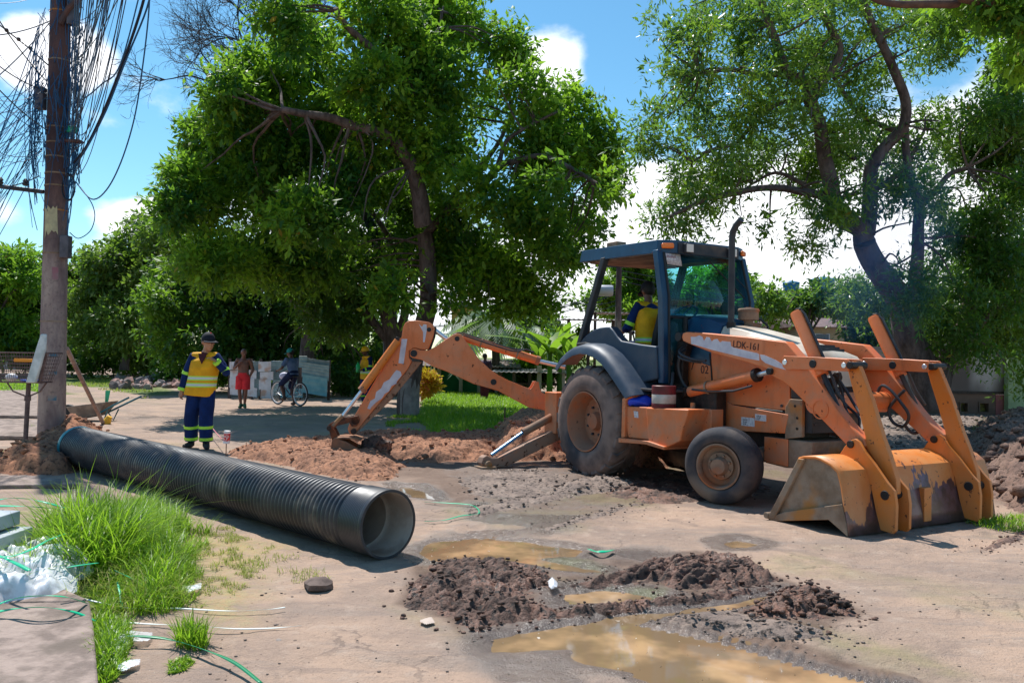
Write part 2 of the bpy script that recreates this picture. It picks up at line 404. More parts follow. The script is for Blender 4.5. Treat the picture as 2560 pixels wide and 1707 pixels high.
def ground_nodes(t, p):
    q = NT(t); v = q.co('Object')
    A = q.sep(q.attr('mask')); B = q.sep(q.attr('mask2'))
    n1 = q.noise(.8, 6, .6, v); n2 = q.noise(5, 6, .65, v); n3 = q.noise(38, 5, .6, v)
    c = q.mix(q.mr(n1, .35, .68), (.42, .285, .205), (.28, .20, .155))
    c = q.mix(q.mr(n2, .5, .75), c, (.42, .31, .24))
    c = q.mix(q.m('MULTIPLY', q.mr(n3, .30, .46, 1, 0), .45), c, (.20, .14, .105))
    st = q.noise(1.7, 7, .68, v, 1.2); c = q.mix(q.m('MULTIPLY', q.mr(st, .51, .62), .5), c, (.23, .165, .13))
    dr = q.noise(2.4, 6, .7, q.co('Object', (.35, 1.6, 1)), .5); c = q.mix(q.m('MULTIPLY', q.mr(dr, .52, .60), .45), c, (.26, .20, .165))
    # scattered grit and leaf bits
    vo = q.vor(22, v); sp = q.mr(vo, .09, .13, 1, 0); hid = q.mr(q.noise(9, 3, .5, v), .52, .60)
    c = q.mix(q.m('MULTIPLY', q.m('MULTIPLY', sp, hid), .8), c, (.11, .075, .05))
    for sc_, r0, lo, colr, am in ((8.5, .11, .53, (.12, .085, .065), .85), (5.2, .085, .55, (.50, .43, .37), .7), (13, .13, .50, (.19, .13, .10), .8)):
        vv = q.vor(sc_, q.co('Object', (1, .8, 1))); c = q.mix(q.m('MULTIPLY', q.m('MULTIPLY', q.mr(vv, r0 * .7, r0, 1, 0), q.mr(q.noise(sc_ * .37, 4, .6, v), lo, lo + .04)), am), c, colr)
    ck = q.n('ShaderNodeTexVoronoi'); ck.feature = 'DISTANCE_TO_EDGE'; ck.inputs['Scale'].default_value = 1.1; q.l(q.n('ShaderNodeTexCoord').outputs['Object'], ck.inputs['Vector'])
    wv = q.n('ShaderNodeVectorMath'); wv.operation = 'ADD'; q.l(v, wv.inputs[0]); wn = q.n('ShaderNodeVectorMath'); wn.operation = 'SCALE'; wn.inputs['Scale'].default_value = .35; q.l(q.noise(3, 5, .6, v, 0, 'Color'), wn.inputs[0]); q.l(wn.outputs[0], wv.inputs[1]); q.l(wv.outputs[0], ck.inputs['Vector'])
    c = q.mix(q.m('MULTIPLY', q.m('MULTIPLY', q.mr(ck.outputs['Distance'], .004, .012, 1, 0), q.mr(q.noise(.9, 3, .5, v), .50, .58)), .55), c, (.14, .10, .08))
    rt = q.n('ShaderNodeMapping'); rt.inputs['Rotation'].default_value = (0, 0, R_(18)); rt.inputs['Scale'].default_value = (.5, 5.5, 1); q.l(v, rt.inputs[0])
    c = q.mix(q.m('MULTIPLY', q.mr(q.noise(1.5, 6, .72, rt.outputs[0]), .54, .64), .42), c, (.23, .17, .14))
    vo2 = q.vor(31, v); c = q.mix(q.m('MULTIPLY', q.mr(vo2, .05, .08, 1, 0), q.mr(q.noise(7, 3, .5, v, 2), .56, .62)), c, (.62, .57, .5))
    straw = q.mix(q.mr(q.noise(26, 4, .7, v), .4, .6), (.42, .27, .10), (.33, .30, .10))
    c = q.mix(q.m('MULTIPLY', B[1], q.mr(n2, .3, .62)), c, straw)
    mu = q.mix(q.mr(n2, .35, .65), (.115, .072, .052), (.20, .135, .10))
    edge = q.m('ADD', A[0], q.m('MULTIPLY', q.m('SUBTRACT', n2, .5), .5))
    c = q.mix(q.mr(edge, .15, .75), c, mu)
    c = q.mix(q.m('MULTIPLY', A[2], q.mr(n2, .25, .6)), c, (.17, .19, .035))
    wt = q.mr(q.m('ADD', A[1], q.m('MULTIPLY', q.m('SUBTRACT', q.noise(7, 5, .6, v), .5), .7)), .15, .85)
    c = q.mix(q.m('MULTIPLY', wt, .66), c, (.125, .105, .095))
    gr = q.mix(q.mr(q.noise(14, 5, .7, v), .35, .62), (.045, .085, .012), (.15, .19, .035))
    c = q.mix(q.mr(q.m('ADD', B[0], q.m('MULTIPLY', q.m('SUBTRACT', n2, .5), .6)), .35, .7), c, gr)
    q.l(c, p.inputs['Base Color'])
    q.l(q.m('SUBTRACT', .92, q.m('MULTIPLY', wt, .74)), p.inputs['Roughness'])
    h = q.m('ADD', q.m('MULTIPLY', n3, .6), q.noise(90, 4, .6, v))
    b1 = q.bump(h, .8, .010); b2 = q.bump(q.m('ADD', n2, q.m('MULTIPLY', q.noise(14, 6, .7, v), .6)), .6, .035, b1)
    q.l(b2, p.inputs['Normal'])
m_ground = mat('packed_earth', rough=.9, nodes=ground_nodes, spec=.35)
npmesh('ground', np.stack([vx, vy, ZZ.ravel()], 1), fc, m_ground, smooth=True, kind='structure',
       attrs={'mask': np.stack([mud, wet, moss], 1), 'mask2': np.stack([lawn, strw, conc], 1)})
def zg(x, y): return float(ground_h(np.array([float(x)]), np.array([float(y)]))[0])

def water_nodes(t, p):
    q = NT(t); v = q.co('Object')
    a = q.attr('deep', 'Fac')
    n = q.noise(1.6, 4, .6, v)
    c = q.mix(q.mr(q.m('ADD', n, q.m('MULTIPLY', a, .22)), .46, .68), (.22, .145, .08), (.50, .31, .16))
    c = q.mix(q.m('MULTIPLY', q.mr(q.noise(2.3, 3, .5, v, 1), .58, .7), .5), c, (.19, .16, .06))
    q.l(c, p.inputs['Base Color'])
    q.l(q.bump(q.noise(9, 3, .5, v), .025, .01), p.inputs['Normal'])
m_water = mat('muddy_water', (.40, .25, .12), .04, 0, water_nodes, .9)
for i, p in enumerate(PUD):
    P = np.array(p); c = P.mean(0); x0, y0 = P.min(0) - .15; x1, y1 = P.max(0) + .15
    gx = np.linspace(x0, x1, 50); gy = np.linspace(max(y0, 2.6), y1, 50); X_, Y_ = np.meshgrid(gx, gy)
    sd = poly_sd(X_.ravel(), Y_.ravel(), p)
    I = np.arange(2500).reshape(50, 50); f = np.stack([I[:-1, :-1], I[:-1, 1:], I[1:, 1:], I[1:, :-1]], -1).reshape(-1, 4)
    keep = sd[f].max(1) > -.12; f = f[keep]
    npmesh('water', np.stack([X_.ravel(), Y_.ravel(), np.full(2500, -.024 if i else -.022)], 1), f, m_water, smooth=True, kind='structure', attrs={'deep': sstep(sd, 0, .6)})

# ---------------------------------------------------------------- soil heaps
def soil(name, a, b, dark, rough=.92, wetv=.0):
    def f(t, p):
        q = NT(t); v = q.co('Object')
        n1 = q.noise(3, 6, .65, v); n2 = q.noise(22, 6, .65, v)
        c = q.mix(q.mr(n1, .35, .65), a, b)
        c = q.mix(q.mr(n2, .35, .52, 1, 0), c, dark)  # crevice shade painted in: hollows of the fine noise take the dark colour
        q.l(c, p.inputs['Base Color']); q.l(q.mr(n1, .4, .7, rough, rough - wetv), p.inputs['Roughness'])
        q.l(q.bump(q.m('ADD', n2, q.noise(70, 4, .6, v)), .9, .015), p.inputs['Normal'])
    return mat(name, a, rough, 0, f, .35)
m_red = soil('red_brown_soil', (.42, .19, .10), (.30, .13, .075), (.10, .045, .03))
m_sand = soil('reddish_sand', (.43, .205, .115), (.31, .15, .09), (.09, .045, .03))
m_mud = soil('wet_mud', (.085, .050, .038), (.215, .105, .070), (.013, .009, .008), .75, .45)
m_mudr = soil('grey_brown_mud', (.20, .15, .125), (.30, .22, .175), (.05, .038, .032), .9, .2)
def clod_mesh(seed, s=1.):
    r = np.random.default_rng(seed); import bmesh
    bm = bmesh.new(); bmesh.ops.create_icosphere(bm, subdivisions=1, radius=1)
    for v in bm.verts: v.co = v.co * (.65 + .5 * r.random()); v.co.z *= .75
    V = np.array([v.co[:] for v in bm.verts]); Fq = np.array([[v.index for v in f.verts] for f in bm.faces]); bm.free(); return V, Fq
CLODS = [clod_mesh(i) for i in range(6)]
def heap(name, label, poly, hgt, m, edge=.35, lump=6, lamp=.35, clods=150, cs=(.015, .055), seed=0, shape=None, step=.03, cat='soil', base=None, out=.25):
    """a mound of dug soil over a ground polygon, with clods on and around it"""
    P = np.array(poly); x0, y0 = P.min(0) - .3; x1, y1 = P.max(0) + .3
    gx = np.arange(x0, x1, step); gy = np.arange(y0, y1, step); X_, Y_ = np.meshgrid(gx, gy); x, y = X_.ravel(), Y_.ravel()
    def hf(x, y):
        sd = poly_sd(x, y, poly) + .16 * (fbm(x * 3, y * 3, 3, seed) - .5) * 2 * min(1, edge * 2)
        k = sstep(sd, 0, edge) ** .8
        e = shape(x, y) if shape is not None else 1
        z = hgt * k * e * (.55 + .9 * fbm(x * 1.6, y * 1.6, 3, seed + 1))
        wx, wy = x + .05 * (fbm(x * 9, y * 9, 3, seed + 4) - .5), y + .05 * (fbm(x * 9 + 5, y * 9, 3, seed + 6) - .5)
        def dome(k, s): d = worley(wx * k, wy * k * 1.15, s); return .5 - 1.2 * np.minimum(d, .9) ** 1.6
        lm = lamp * .055 * dome(lump, seed) + lamp * .040 * dome(lump * 2.1, seed + 2) + lamp * .024 * dome(lump * 4.6, seed + 3) + lamp * .016 * (fbm(x * 55, y * 55, 2, seed) - .5)
        return z + lm * sstep(sd, -.05, .1), sd
    z, sd = hf(x, y)
    gz = ground_h(x, y); z = z + gz - .012
    ni, nj = X_.shape; I = np.arange(ni * nj).reshape(ni, nj)
    f = np.stack([I[:-1, :-1], I[:-1, 1:], I[1:, 1:], I[1:, :-1]], -1).reshape(-1, 4); f = f[sd[f].max(1) > -.06]
    used = np.unique(f); rm = np.full(ni * nj, -1); rm[used] = np.arange(len(used))
    V = [np.stack([x, y, z], 1)[used]]; T = []
    f = rm[f]; T.append(np.concatenate([f[:, [0, 1, 2]], f[:, [0, 2, 3]]])); off = len(used)
    r = np.random.default_rng(seed + 100); NC = clods * 14
    cx = r.uniform(x0 - out, x1 + out, NC); cy = r.uniform(y0 - out, y1 + out, NC)
    hz, s_ = hf(cx, cy); ok = (s_ > -out) & (r.random(NC) < np.where(s_ > 0, 1, np.exp(np.minimum(s_, 0) / (out * .35))))
    sel = np.nonzero(ok)[0][:clods]; g0 = ground_h(cx[sel], cy[sel])
    for j, gzz in zip(sel, g0):
        cv, cf = CLODS[r.integers(6)]; s = r.uniform(*cs) * (r.random() ** .8 + .35) * (1 if s_[j] > 0 else .7); a = r.random() * 6.28
        Rm = np.array([[math.cos(a), -math.sin(a), 0], [math.sin(a), math.cos(a), 0], [0, 0, 1]])
        V.append(cv @ Rm.T * s * np.array([1, r.uniform(.7, 1.2), r.uniform(.6, 1)]) + [cx[j], cy[j], max(hz[j], 0) + gzz + s * .25]); T.append(cf + off); off += len(cv)
    V = np.concatenate(V); T = np.concatenate(T)
    return npmesh(name, V, T, m, smooth=False, kind='stuff', label=label, category=cat)
K = 1.08844
heap('soil_heap', 'red brown soil heap at the foot of the utility pole', GP([(-60, 1085), (20, 1055), (95, 1020), (130, 985), (180, 976), (225, 985), (240, 1000), (215, 1050), (190, 1080), (140, 1092), (40, 1096)]), .28, m_red, .45, 3.4, 1.7, 120, (.02, .07), 1)
heap('soil_heap', 'loose reddish sand heap behind the black pipe', GP([(520, 1040), (600, 1028), (700, 1032), (800, 1034), (905, 1048), (925, 1075), (900, 1102), (840, 1110), (760, 1098), (660, 1072), (560, 1055)]), .12, m_sand, .35, 3.4, 1.3, 170, (.008, .04), 2)
heap('soil_heap', 'dug soil heap around the small digging bucket', GP([(560, 1040), (640, 1022), (760, 1018), (850, 1008), (920, 1003), (1010, 1010), (1110, 1000), (1190, 1000), (1190, 1040), (1120, 1060), (1000, 1068), (900, 1060), (800, 1045), (640, 1044)]), .15, m_sand, .4, 3.2, 1.5, 170, (.010, .055), 3)
heap('soil_heap', 'soil bank rising toward the rear wheel of the backhoe', GP([(1120, 1000), (1180, 975), (1260, 958), (1400, 950), (1560, 990), (1640, 1015), (1660, 1050), (1500, 1078), (1400, 1060), (1200, 1060), (1120, 1050)]), .38, m_sand, .6, 3, 1.4, 200, (.02, .07), 4)
heap('mud_patch', 'churned mud under the stabilizer foot', GP([(1030, 1105), (1120, 1085), (1250, 1080), (1330, 1100), (1300, 1130), (1180, 1150), (1060, 1140)]), .02, m_mudr, .3, 6, .35, 60, (.008, .03), 5, cat='mud')
heap('mud_patch', 'dark mud lump between the rear and front wheels', GP([(1270, 1128), (1310, 1105), (1400, 1098), (1470, 1112), (1420, 1130), (1330, 1138)]), .06, m_mudr, .2, 7, .5, 60, (.01, .035), 6, cat='mud')
m_brsoil = soil('brown_earth', (.26, .165, .125), (.18, .105, .08), (.045, .028, .022), .9, .2)
heap('soil_heap', 'tall dark earth mound beside the loader bucket', GP([(2190, 1060), (2215, 1005), (2270, 985), (2352, 975), (2500, 980), (2560, 1100), (2450, 1185), (2352, 1178), (2300, 1160), (2250, 1110)]), .50, m_brsoil, .8, 4.5, 1.2, 700, (.025, .1), 7)
heap('mud_patch', 'tyre smeared mud strip between the pipe mouth and the machine', GP([(1060, 1172), (1140, 1150), (1300, 1128), (1330, 1140), (1230, 1162), (1100, 1188)]), .018, m_mudr, .12, 7, .42, 90, (.006, .022), 14, cat='mud', step=.02)
heap('mud_patch', 'thin line of mud crumbs running toward the front wheel', GP([(1230, 1215), (1330, 1185), (1460, 1150), (1480, 1158), (1360, 1195), (1260, 1226)]), .010, m_mudr, .10, 8, .34, 110, (.005, .018), 15, cat='mud', step=.02)
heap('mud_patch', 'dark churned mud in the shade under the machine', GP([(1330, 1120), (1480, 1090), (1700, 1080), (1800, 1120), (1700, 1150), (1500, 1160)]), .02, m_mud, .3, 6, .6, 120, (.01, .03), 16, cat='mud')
heap('mud_patch', 'diagonal tyre mark of mud at the lower right', GP([(2235, 1262), (2280, 1240), (2352, 1215), (2450, 1185), (2450, 1200), (2352, 1238), (2270, 1270)]), .02, m_brsoil, .12, 7, .5, 120, (.006, .02), 17, cat='mud', step=.02)
heap('mud_patch', 'rough mud beyond the loader bucket', GP([(1900, 1000), (2050, 955), (2352, 952), (2480, 960), (2400, 1000), (2200, 1010), (2050, 1040)]), .08, m_mudr, .5, 4, .8, 420, (.02, .07), 8, cat='mud', step=.05)
def ring(pts, wdt, seedn=0):
    P = GP(pts)
    def f(x, y):
        d, t = line_d(x, y, P); return sstep(wdt - d, 0, wdt * .8) ** .8
    return f
heap('mud_heap', 'lumpy dark mud heap at the left end of the tyre ruts', GP([(920, 1385), (940, 1345), (985, 1300), (1060, 1285), (1200, 1300), (1270, 1330), (1240, 1352), (1210, 1378), (1300, 1405), (1230, 1428), (1150, 1432), (1095, 1452), (1050, 1432), (1040, 1412), (990, 1405), (930, 1408)]), .042, m_mud, .30, 6, 1.15, 240, (.006, .026), 9, cat='mud', step=.012)
rut_path = GP([(1180, 1352), (1330, 1352), (1480, 1312), (1620, 1298), (1740, 1310), (1800, 1335)])
def rut(x, y):
    d, t = line_d(x, y, rut_path); return .75 + .55 * np.cos(d * 2 * math.pi / .085 + .6 * fbm(x * 4, y * 4, 2, 3))
heap('mud_ridge', 'tyre marked mud ridge behind the green puddle', GP([(1180, 1330), (1290, 1345), (1380, 1330), (1480, 1288), (1620, 1275), (1730, 1288), (1770, 1315), (1800, 1335), (1760, 1352), (1660, 1358), (1560, 1358), (1500, 1340), (1400, 1345), (1330, 1352), (1250, 1356)]), .042, m_mud, .14, 7, .75, 170, (.006, .022), 10, cat='mud', step=.012, shape=rut)
heap('mud_ridge', 'narrow mud ridge along the brown puddle', GP([(1200, 1400), (1330, 1398), (1450, 1385), (1560, 1372), (1700, 1355), (1800, 1345), (1790, 1352), (1700, 1370), (1560, 1392), (1450, 1402), (1350, 1416), (1230, 1428)]), .024, m_mud, .10, 8, .8, 120, (.006, .020), 11, cat='mud', step=.012)
heap('mud_heap', 'dark mud heap at the right end of the puddle', GP([(1690, 1405), (1740, 1375), (1800, 1350), (1870, 1345), (1930, 1365), (1975, 1395), (1960, 1412), (1880, 1425), (1790, 1425), (1720, 1422)]), .060, m_mud, .28, 6, 1.15, 220, (.006, .028), 12, cat='mud', step=.012)
heap('mud_patch', 'flat grey mud tongue with cracks beside the puddle', GP([(1490, 1424), (1560, 1405), (1660, 1398), (1740, 1412), (1900, 1440), (1940, 1470), (1800, 1470), (1620, 1448)]), .03, m_mudr, .15, 7, .4, 120, (.008, .02), 13, cat='mud', step=.022)
# ---------------------------------------------------------------- backhoe loader
TA = R_(60); FX, FY = math.cos(TA), -math.sin(TA); LX, LY = math.sin(TA), math.cos(TA)
OX, OY = FX * -8.67 + LX * 7.16, FY * -8.67 + LY * 7.16
def TL(px, py, yl):
    d = ray(px, py); t = (yl + OX * LX + OY * LY) / (d[0] * LX + d[1] * LY)
    X, Y, Z = d[0] * t, d[1] * t, H + d[2] * t
    return ((X - OX) * FX + (Y - OY) * FY, Z)
def TX(px, py, xl):
    d = ray(px, py); t = (xl + OX * FX + OY * FY) / (d[0] * FX + d[1] * FY)
    X, Y, Z = d[0] * t, d[1] * t, H + d[2] * t
    return ((X - OX) * LX + (Y - OY) * LY, Z)
def mk(ox, oy, s): return lambda x, y: (ox + x / s, oy + y / s)
c5 = mk(800, 750, 3.1354); c6 = mk(1340, 550, 3.485); c7 = mk(1340, 850, 3.136); c8 = mk(1860, 700, 2.306); cB = mk(1640, 740, 3.92)
def tl(c, pts, y): return [TL(*c(*p), y) for p in pts]
def tx(c, pts, x): return [TX(*c(*p), x) for p in pts]

ORA = (.70, .165, .040); ORW = (.74, .235, .095)
m_or = paint('orange_paint', ORA, ORW, dusty=.45, wear=.635)
m_or2 = paint('bright_orange_paint', (.70, .19, .022), (.70, .23, .04), dusty=.22, rust=(.10, .04, .025), wear=.62, rough=.38)
def bucket_nodes(t, p):
    q = NT(t); v = q.co('Object'); z = q.sep(v)[2]
    n = q.noise(5, 7, .65, v); c = q.mix(q.mr(n, .3, .7), (.70, .20, .030), (.68, .27, .09))
    st = q.noise(1.9, 4, .6, q.co('Object', (1, 1.6, .6)))
    steel = q.mix(q.mr(q.noise(9, 5, .6, v), .4, .6), (.15, .085, .13), (.075, .038, .05))
    e = q.mr(q.m('ADD', z, q.m('MULTIPLY', q.m('SUBTRACT', st, .5), 1.5)), .27, .30, 1, 0)
    c = q.mix(e, c, steel)
    ch = q.mr(q.noise(13, 8, .68, v), .62, .64); c = q.mix(ch, c, (.12, .045, .025))
    du = q.mr(q.m('ADD', z, q.m('MULTIPLY', q.m('SUBTRACT', n, .5), .5)), .05, .7, .35, 0); c = q.mix(du, c, (.36, .24, .17))
    q.l(c, p.inputs['Base Color']); q.l(q.mix(e, (.45, .45, .45), (.34, .34, .34)), p.inputs['Roughness'])
    q.l(q.m('MULTIPLY', e, .5), p.inputs['Metallic'])
    q.l(q.bump(q.noise(40, 6, .6, v), .2, .004), p.inputs['Normal'])
m_buck = mat('worn_bucket_paint', ORA, .45, 0, bucket_nodes)
m_mudsteel = varied('dusty_steel', (.33, .245, .18), (.20, .13, .085), 5, .85, .5, .012, c=(.42, .18, .05), lo=.3, hi=.7)
m_blue = paint('blue_cab_paint', (.007, .038, .092), (.012, .065, .14), rust=(.25, .05, .03), dust=(.16, .15, .15), dusty=.10, rough=.35, wear=.66)
m_fend = paint('dusty_blue_grey_plastic', (.020, .042, .078), (.042, .066, .10), rust=(.14, .10, .10), dust=(.17, .14, .145), dusty=.35, rough=.5, wear=.68)
m_dark = varied('dark_frame_paint', (.022, .028, .038), (.05, .05, .055), 4, .55, .2, .003, c=(.10, .07, .055))
m_blk = mat('black_rubber', (.018, .018, .02), .6)
m_hose = mat('hydraulic_hose', (.03, .032, .038), .45)
m_grease = varied('black_grease', (.012, .010, .010), (.04, .025, .02), 12, .45, .6, .01)
m_chrome = mat('chrome_rod', (.72, .74, .78), .34, .8)
m_hood = varied('cream_hood', (.70, .62, .50), (.55, .45, .36), 3, .45, .1, .003, c=(.40, .30, .22))
m_tyre = varied('dusty_tyre', (.12, .088, .080), (.24, .17, .145), 3.2, .9, .5, .006, c=(.050, .048, .055), lo=.3, hi=.6)
m_tyre2 = varied('dark_tyre', (.035, .036, .045), (.10, .08, .075), 3.5, .8, .4, .005, c=(.18, .14, .11), lo=.35, hi=.7)
m_rim = paint('rusty_orange_rim', (.50, .12, .035), (.42, .17, .09), rust=(.085, .045, .03), dust=(.26, .17, .12), dusty=.55, wear=.64, rough=.6, dz=3)
m_rimf = varied('muddy_rim', (.30, .19, .13), (.20, .125, .09), 5, .9, .3, .006, c=(.36, .12, .05))
m_white = varied('scraped_white_decal', (.66, .63, .68), (.50, .48, .56), 6, .5, .05, .002)
m_decal = mat('black_lettering', (.05, .02, .02), .6)
m_sticker = varied('white_sticker', (.72, .70, .70), (.5, .45, .5), 40, .6, 0, 0)
def glass_nodes(tint, dirt=.05):
    def f(t, p):
        q = NT(t); o = [n for n in t.nodes if n.type == 'OUTPUT_MATERIAL'][0]
        tr = q.n('ShaderNodeBsdfTransparent'); tr.inputs[0].default_value = (*tint, 1)
        gl = q.n('ShaderNodeBsdfGlossy'); gl.inputs['Roughness'].default_value = .03
        df = q.n('ShaderNodeBsdfDiffuse'); df.inputs[0].default_value = (.06, .25, .30, 1)
        lw = q.n('ShaderNodeLayerWeight'); fr = q.m('ADD', .03, q.m('MULTIPLY', q.m('POWER', lw.outputs['Facing'], 4.0), .9))
        a = q.n('ShaderNodeMixShader'); q.l(fr, a.inputs[0]); q.l(tr.outputs[0], a.inputs[1]); q.l(gl.outputs[0], a.inputs[2])
        b = q.n('ShaderNodeMixShader'); q.l(q.mr(q.noise(3, 4, .6, q.co('Object')), .3, .8, dirt * .4, dirt * 2), b.inputs[0]); q.l(a.outputs[0], b.inputs[1]); q.l(df.outputs[0], b.inputs[2])
        q.l(b.outputs[0], o.inputs[0])
    return f
m_glass = mat('teal_tinted_glass', nodes=glass_nodes((.45, .87, .92), .02))
m_glass2 = mat('dark_teal_glass', nodes=glass_nodes((.40, .74, .77), .06))
m_amber = mat('amber_lens', (.85, .20, .03), .25)
m_lens = mat('clear_lamp_lens', (.75, .68, .62), .25)

T = thing('backhoe_loader', 'orange backhoe loader with blue cab roof, front bucket on the ground', 'backhoe', (OX, OY, 0), -TA)
def part(mb, name, m, bevel=.006, parent=T, smooth=35, **k): return mb.build(name, m, parent, smooth, bevel, **k)
def both(fn):
    for s in (-1, 1): fn(s)
def sy(s, a, b): return (s * a, s * b) if s > 0 else (s * b, s * a)

# wheels ------------------------------------------------------------
def wheel(name, cx, cy_out, R, wd, rr, side, steer=0, lugs=0, mt=m_tyre, mr_=m_rim, dish=.5, hub=.11, bolts=8, label=None):
    """wheel root at hub; local Y = outward axle"""
    e = bpy.data.objects.new(name, None); COL.objects.link(e); e.parent = T
    e.location = (cx, cy_out, R * .985)
    e.rotation_euler = (0, 0, (R_(180) if side > 0 else 0) + steer)     # local -Y is outward
    def P(prof): # (r, y) -> ring about Y
        return [(r, h) for r, h in prof]
    M = Matrix.Rotation(R_(90), 4, 'X')      # lathe Z -> -Y  (z up becomes -y)
    hw = wd
    tp = [(rr, -.015), (rr + .02, .012), (rr + (R - rr) * .30, .022), (rr + (R - rr) * .62, .012), (R * .945, -.02), (R * .985, -.055), (R, -.10), (R, -wd + .10), (R * .985, -wd + .055), (R * .945, -wd + .02), (rr + (R - rr) * .4, -wd - .015), (rr, -wd + .01)]
    if not lugs:
        tp2 = tp[:6]
        for k in range(5):
            y0 = -.07 - (wd - .14) * k / 5
            tp2 += [(R, y0 - .004), (R, y0 - (wd - .14) / 5 + .014), (R - .012, y0 - (wd - .14) / 5 + .010), (R - .012, y0 - (wd - .14) / 5 + .002)]
        tp = tp2 + tp[8:]
    mb = MB(); mb.lathe(tp, 64, M, True)
    if lugs:
        for i in range(lugs):
            for sgn in (0, 1):
                a = 2 * math.pi * (i + .5 * sgn) / lugs
                dth = 2 * math.pi / lugs
                vs = []
                for (fr, da) in ((-.045, -.03), (.10, 0.0), (.52, .62)):
                    yy = (.03 + fr * (wd - .06)) if sgn == 0 else (wd - .03 - fr * (wd - .06))
                    r0 = R * (.93 if fr < 0 else .985)
                    for rr2 in (r0 - .05, R * (.975 if fr < 0 else 1.035)):
                        for dw in (-.27, .27):
                            t = a + (da + dw * (1 if fr > 0 else 1.1)) * dth
                            vs.append((rr2 * math.cos(t), yy, rr2 * math.sin(t)))
                fs = []
                for k in range(2):
                    b = k * 4; fs += [(b, b + 4, b + 5, b + 1), (b + 2, b + 3, b + 7, b + 6), (b + 1, b + 5, b + 7, b + 3), (b, b + 2, b + 6, b + 4)]
                fs += [(0, 1, 3, 2), (8, 10, 11, 9)]
                mb.add(vs, fs)
    ty = mb.build('tyre', mt, e, 50)
    rp = [(rr + .005, .012), (rr - .012, .016), (rr - .022, 0), (rr - .035, -.05), (rr * .88, -.075), (rr * .80, -wd * dish), (rr * .62, -wd * dish - .01), (rr * .60, -wd * dish + .025), (hub * 1.15, -wd * dish + .03), (hub, -wd * dish + .07), (hub * .92, -wd * dish + .10), (0, -wd * dish + .105)]
    mb = MB(); mb.lathe(rp, 40, M); mb.lathe([(rr, -wd), (rr - .03, -wd + .02), (rr * .8, -wd * .7), (0, -wd * .7)], 32, M)
    rim = mb.build('rim', mr_, e, 40)
    for i in range(bolts):
        a = 2 * math.pi * (i + .5) / bolts; r = rr * .48; b = MB()
        yb = -(-wd * dish + .03)
        b.cyl((r * math.cos(a), yb + .01, r * math.sin(a)), (r * math.cos(a), yb - .025, r * math.sin(a)), .018 if lugs else .013, 6)
        b.build('wheel_bolt', m_dark if lugs else m_rimf, rim, 30)
    return e
wheel('rear_wheel', -.02, -1.04, .70, .44, .385, -1, 0, 20)
wheel('rear_wheel', -.02, 1.04, .70, .44, .385, 1, 0, 20)
ST = R_(-23)
wheel('front_wheel', 2.33, -.99, .405, .30, .235, -1, -ST*-1 if False else R_(23), 0, m_tyre2, m_rimf, .28, .085, 8)
wheel('front_wheel', 2.33, .99, .405, .30, .235, 1, R_(23), 0, m_tyre2, m_rimf, .28, .085, 8)
# axles
mb = MB(); mb.tube([(2.33, -.85, .42), (2.33, -.3, .50), (2.33, .3, .50), (2.33, .85, .42)], [.06, .085, .085, .06], 10); part(mb, 'front_axle', m_mudsteel)
mb = MB(); mb.cyl((-.02, -.7, .70), (-.02, .7, .70), .15, 14); mb.box(-.35, .3, -.3, .3, .42, .95); part(mb, 'rear_axle', m_grease)
mb = MB(); mb.box(.1, 2.7, -.28, .28, .52, .80); mb.box(.3, 1.9, -.22, .22, .36, .6); part(mb, 'transmission', m_grease)

# lower frame / side plates --------------------------------------------
def fr(s):
    pts = tl(cB, [(430, 960), (620, 985), (740, 1065), (1290, 1160), (1295, 1165), (1258, 1345), (870, 1325), (640, 1275), (455, 1260), (440, 1120)], -.42)
    mb = MB(); a, b = sy(s, .38, .42); mb.prism_y(pts, a, b); part(mb, 'frame_plate', m_or)
both(fr)
for (x, y, w_, h_) in ((900, 1230, 130, 85), (1025, 1190, 108, 62)):
    pts = tl(cB, [(x - w_ / 2, y - h_ / 2 - 5), (x + w_ / 2, y - h_ / 2 + 8), (x + w_ / 2, y + h_ / 2 + 8), (x - w_ / 2, y + h_ / 2 - 5)], -.424)
    mb = MB(); mb.prism_y(pts, -.424, -.421); part(mb, 'sticker', m_sticker, 0)
    (x0, z0), (x1, z1) = pts[0], pts[2]
    for k, tx_ in enumerate(('II.IIII III', 'III IIIIII', 'III IIII')):
        o = text('print', tx_, .022, (x0 + (x1 - x0) * .15, -.425, z0 + (z1 - z0) * (.38 + .25 * k)), (R_(90), 0, 0), m_decal, T, .0003)
# engine side panels with black seal line
def ep(s):
    pts = tl(cB, [(310, 370), (370, 370), (1300, 560), (1305, 900), (1308, 1085), (1290, 1118), (1150, 1112), (730, 1058), (640, 1010), (575, 955), (500, 935), (320, 930), (300, 700)], -.40)
    mb = MB(); a, b = sy(s, .355, .395); mb.prism_y(pts, a, b); part(mb, 'engine_panel', m_or)
    sl = [(525, 560), (540, 700), (550, 860), (580, 950), (640, 1015), (730, 1068), (900, 1090), (1150, 1122), (1380, 1150)]
    path = [(x, s * .402, z) for x, z in tl(cB, sl, -.402)]
    mb = MB(); mb.tube(path, .009, 6); part(mb, 'rubber_seal', m_blk, 0)
    path = [(x, s * .402, z) for x, z in tl(cB, [(380, 530), (375, 620), (350, 720)], -.402)]
    mb = MB(); mb.tube(path, .005, 5); part(mb, 'cable', m_blk, 0)
both(ep)
z02 = TL(*cB(447, 755), -.398); text('number', '02', .135, (z02[0] - .02, -.3975, z02[1]), (R_(90), R_(2), 0), m_decal, T, .001)
mb = MB(); p_ = TL(*cB(1235, 1075), -.40); mb.cyl((p_[0], -.40, p_[1]), (p_[0], -.412, p_[1]), .016, 10); part(mb, 'panel_bolt', m_dark, 0)
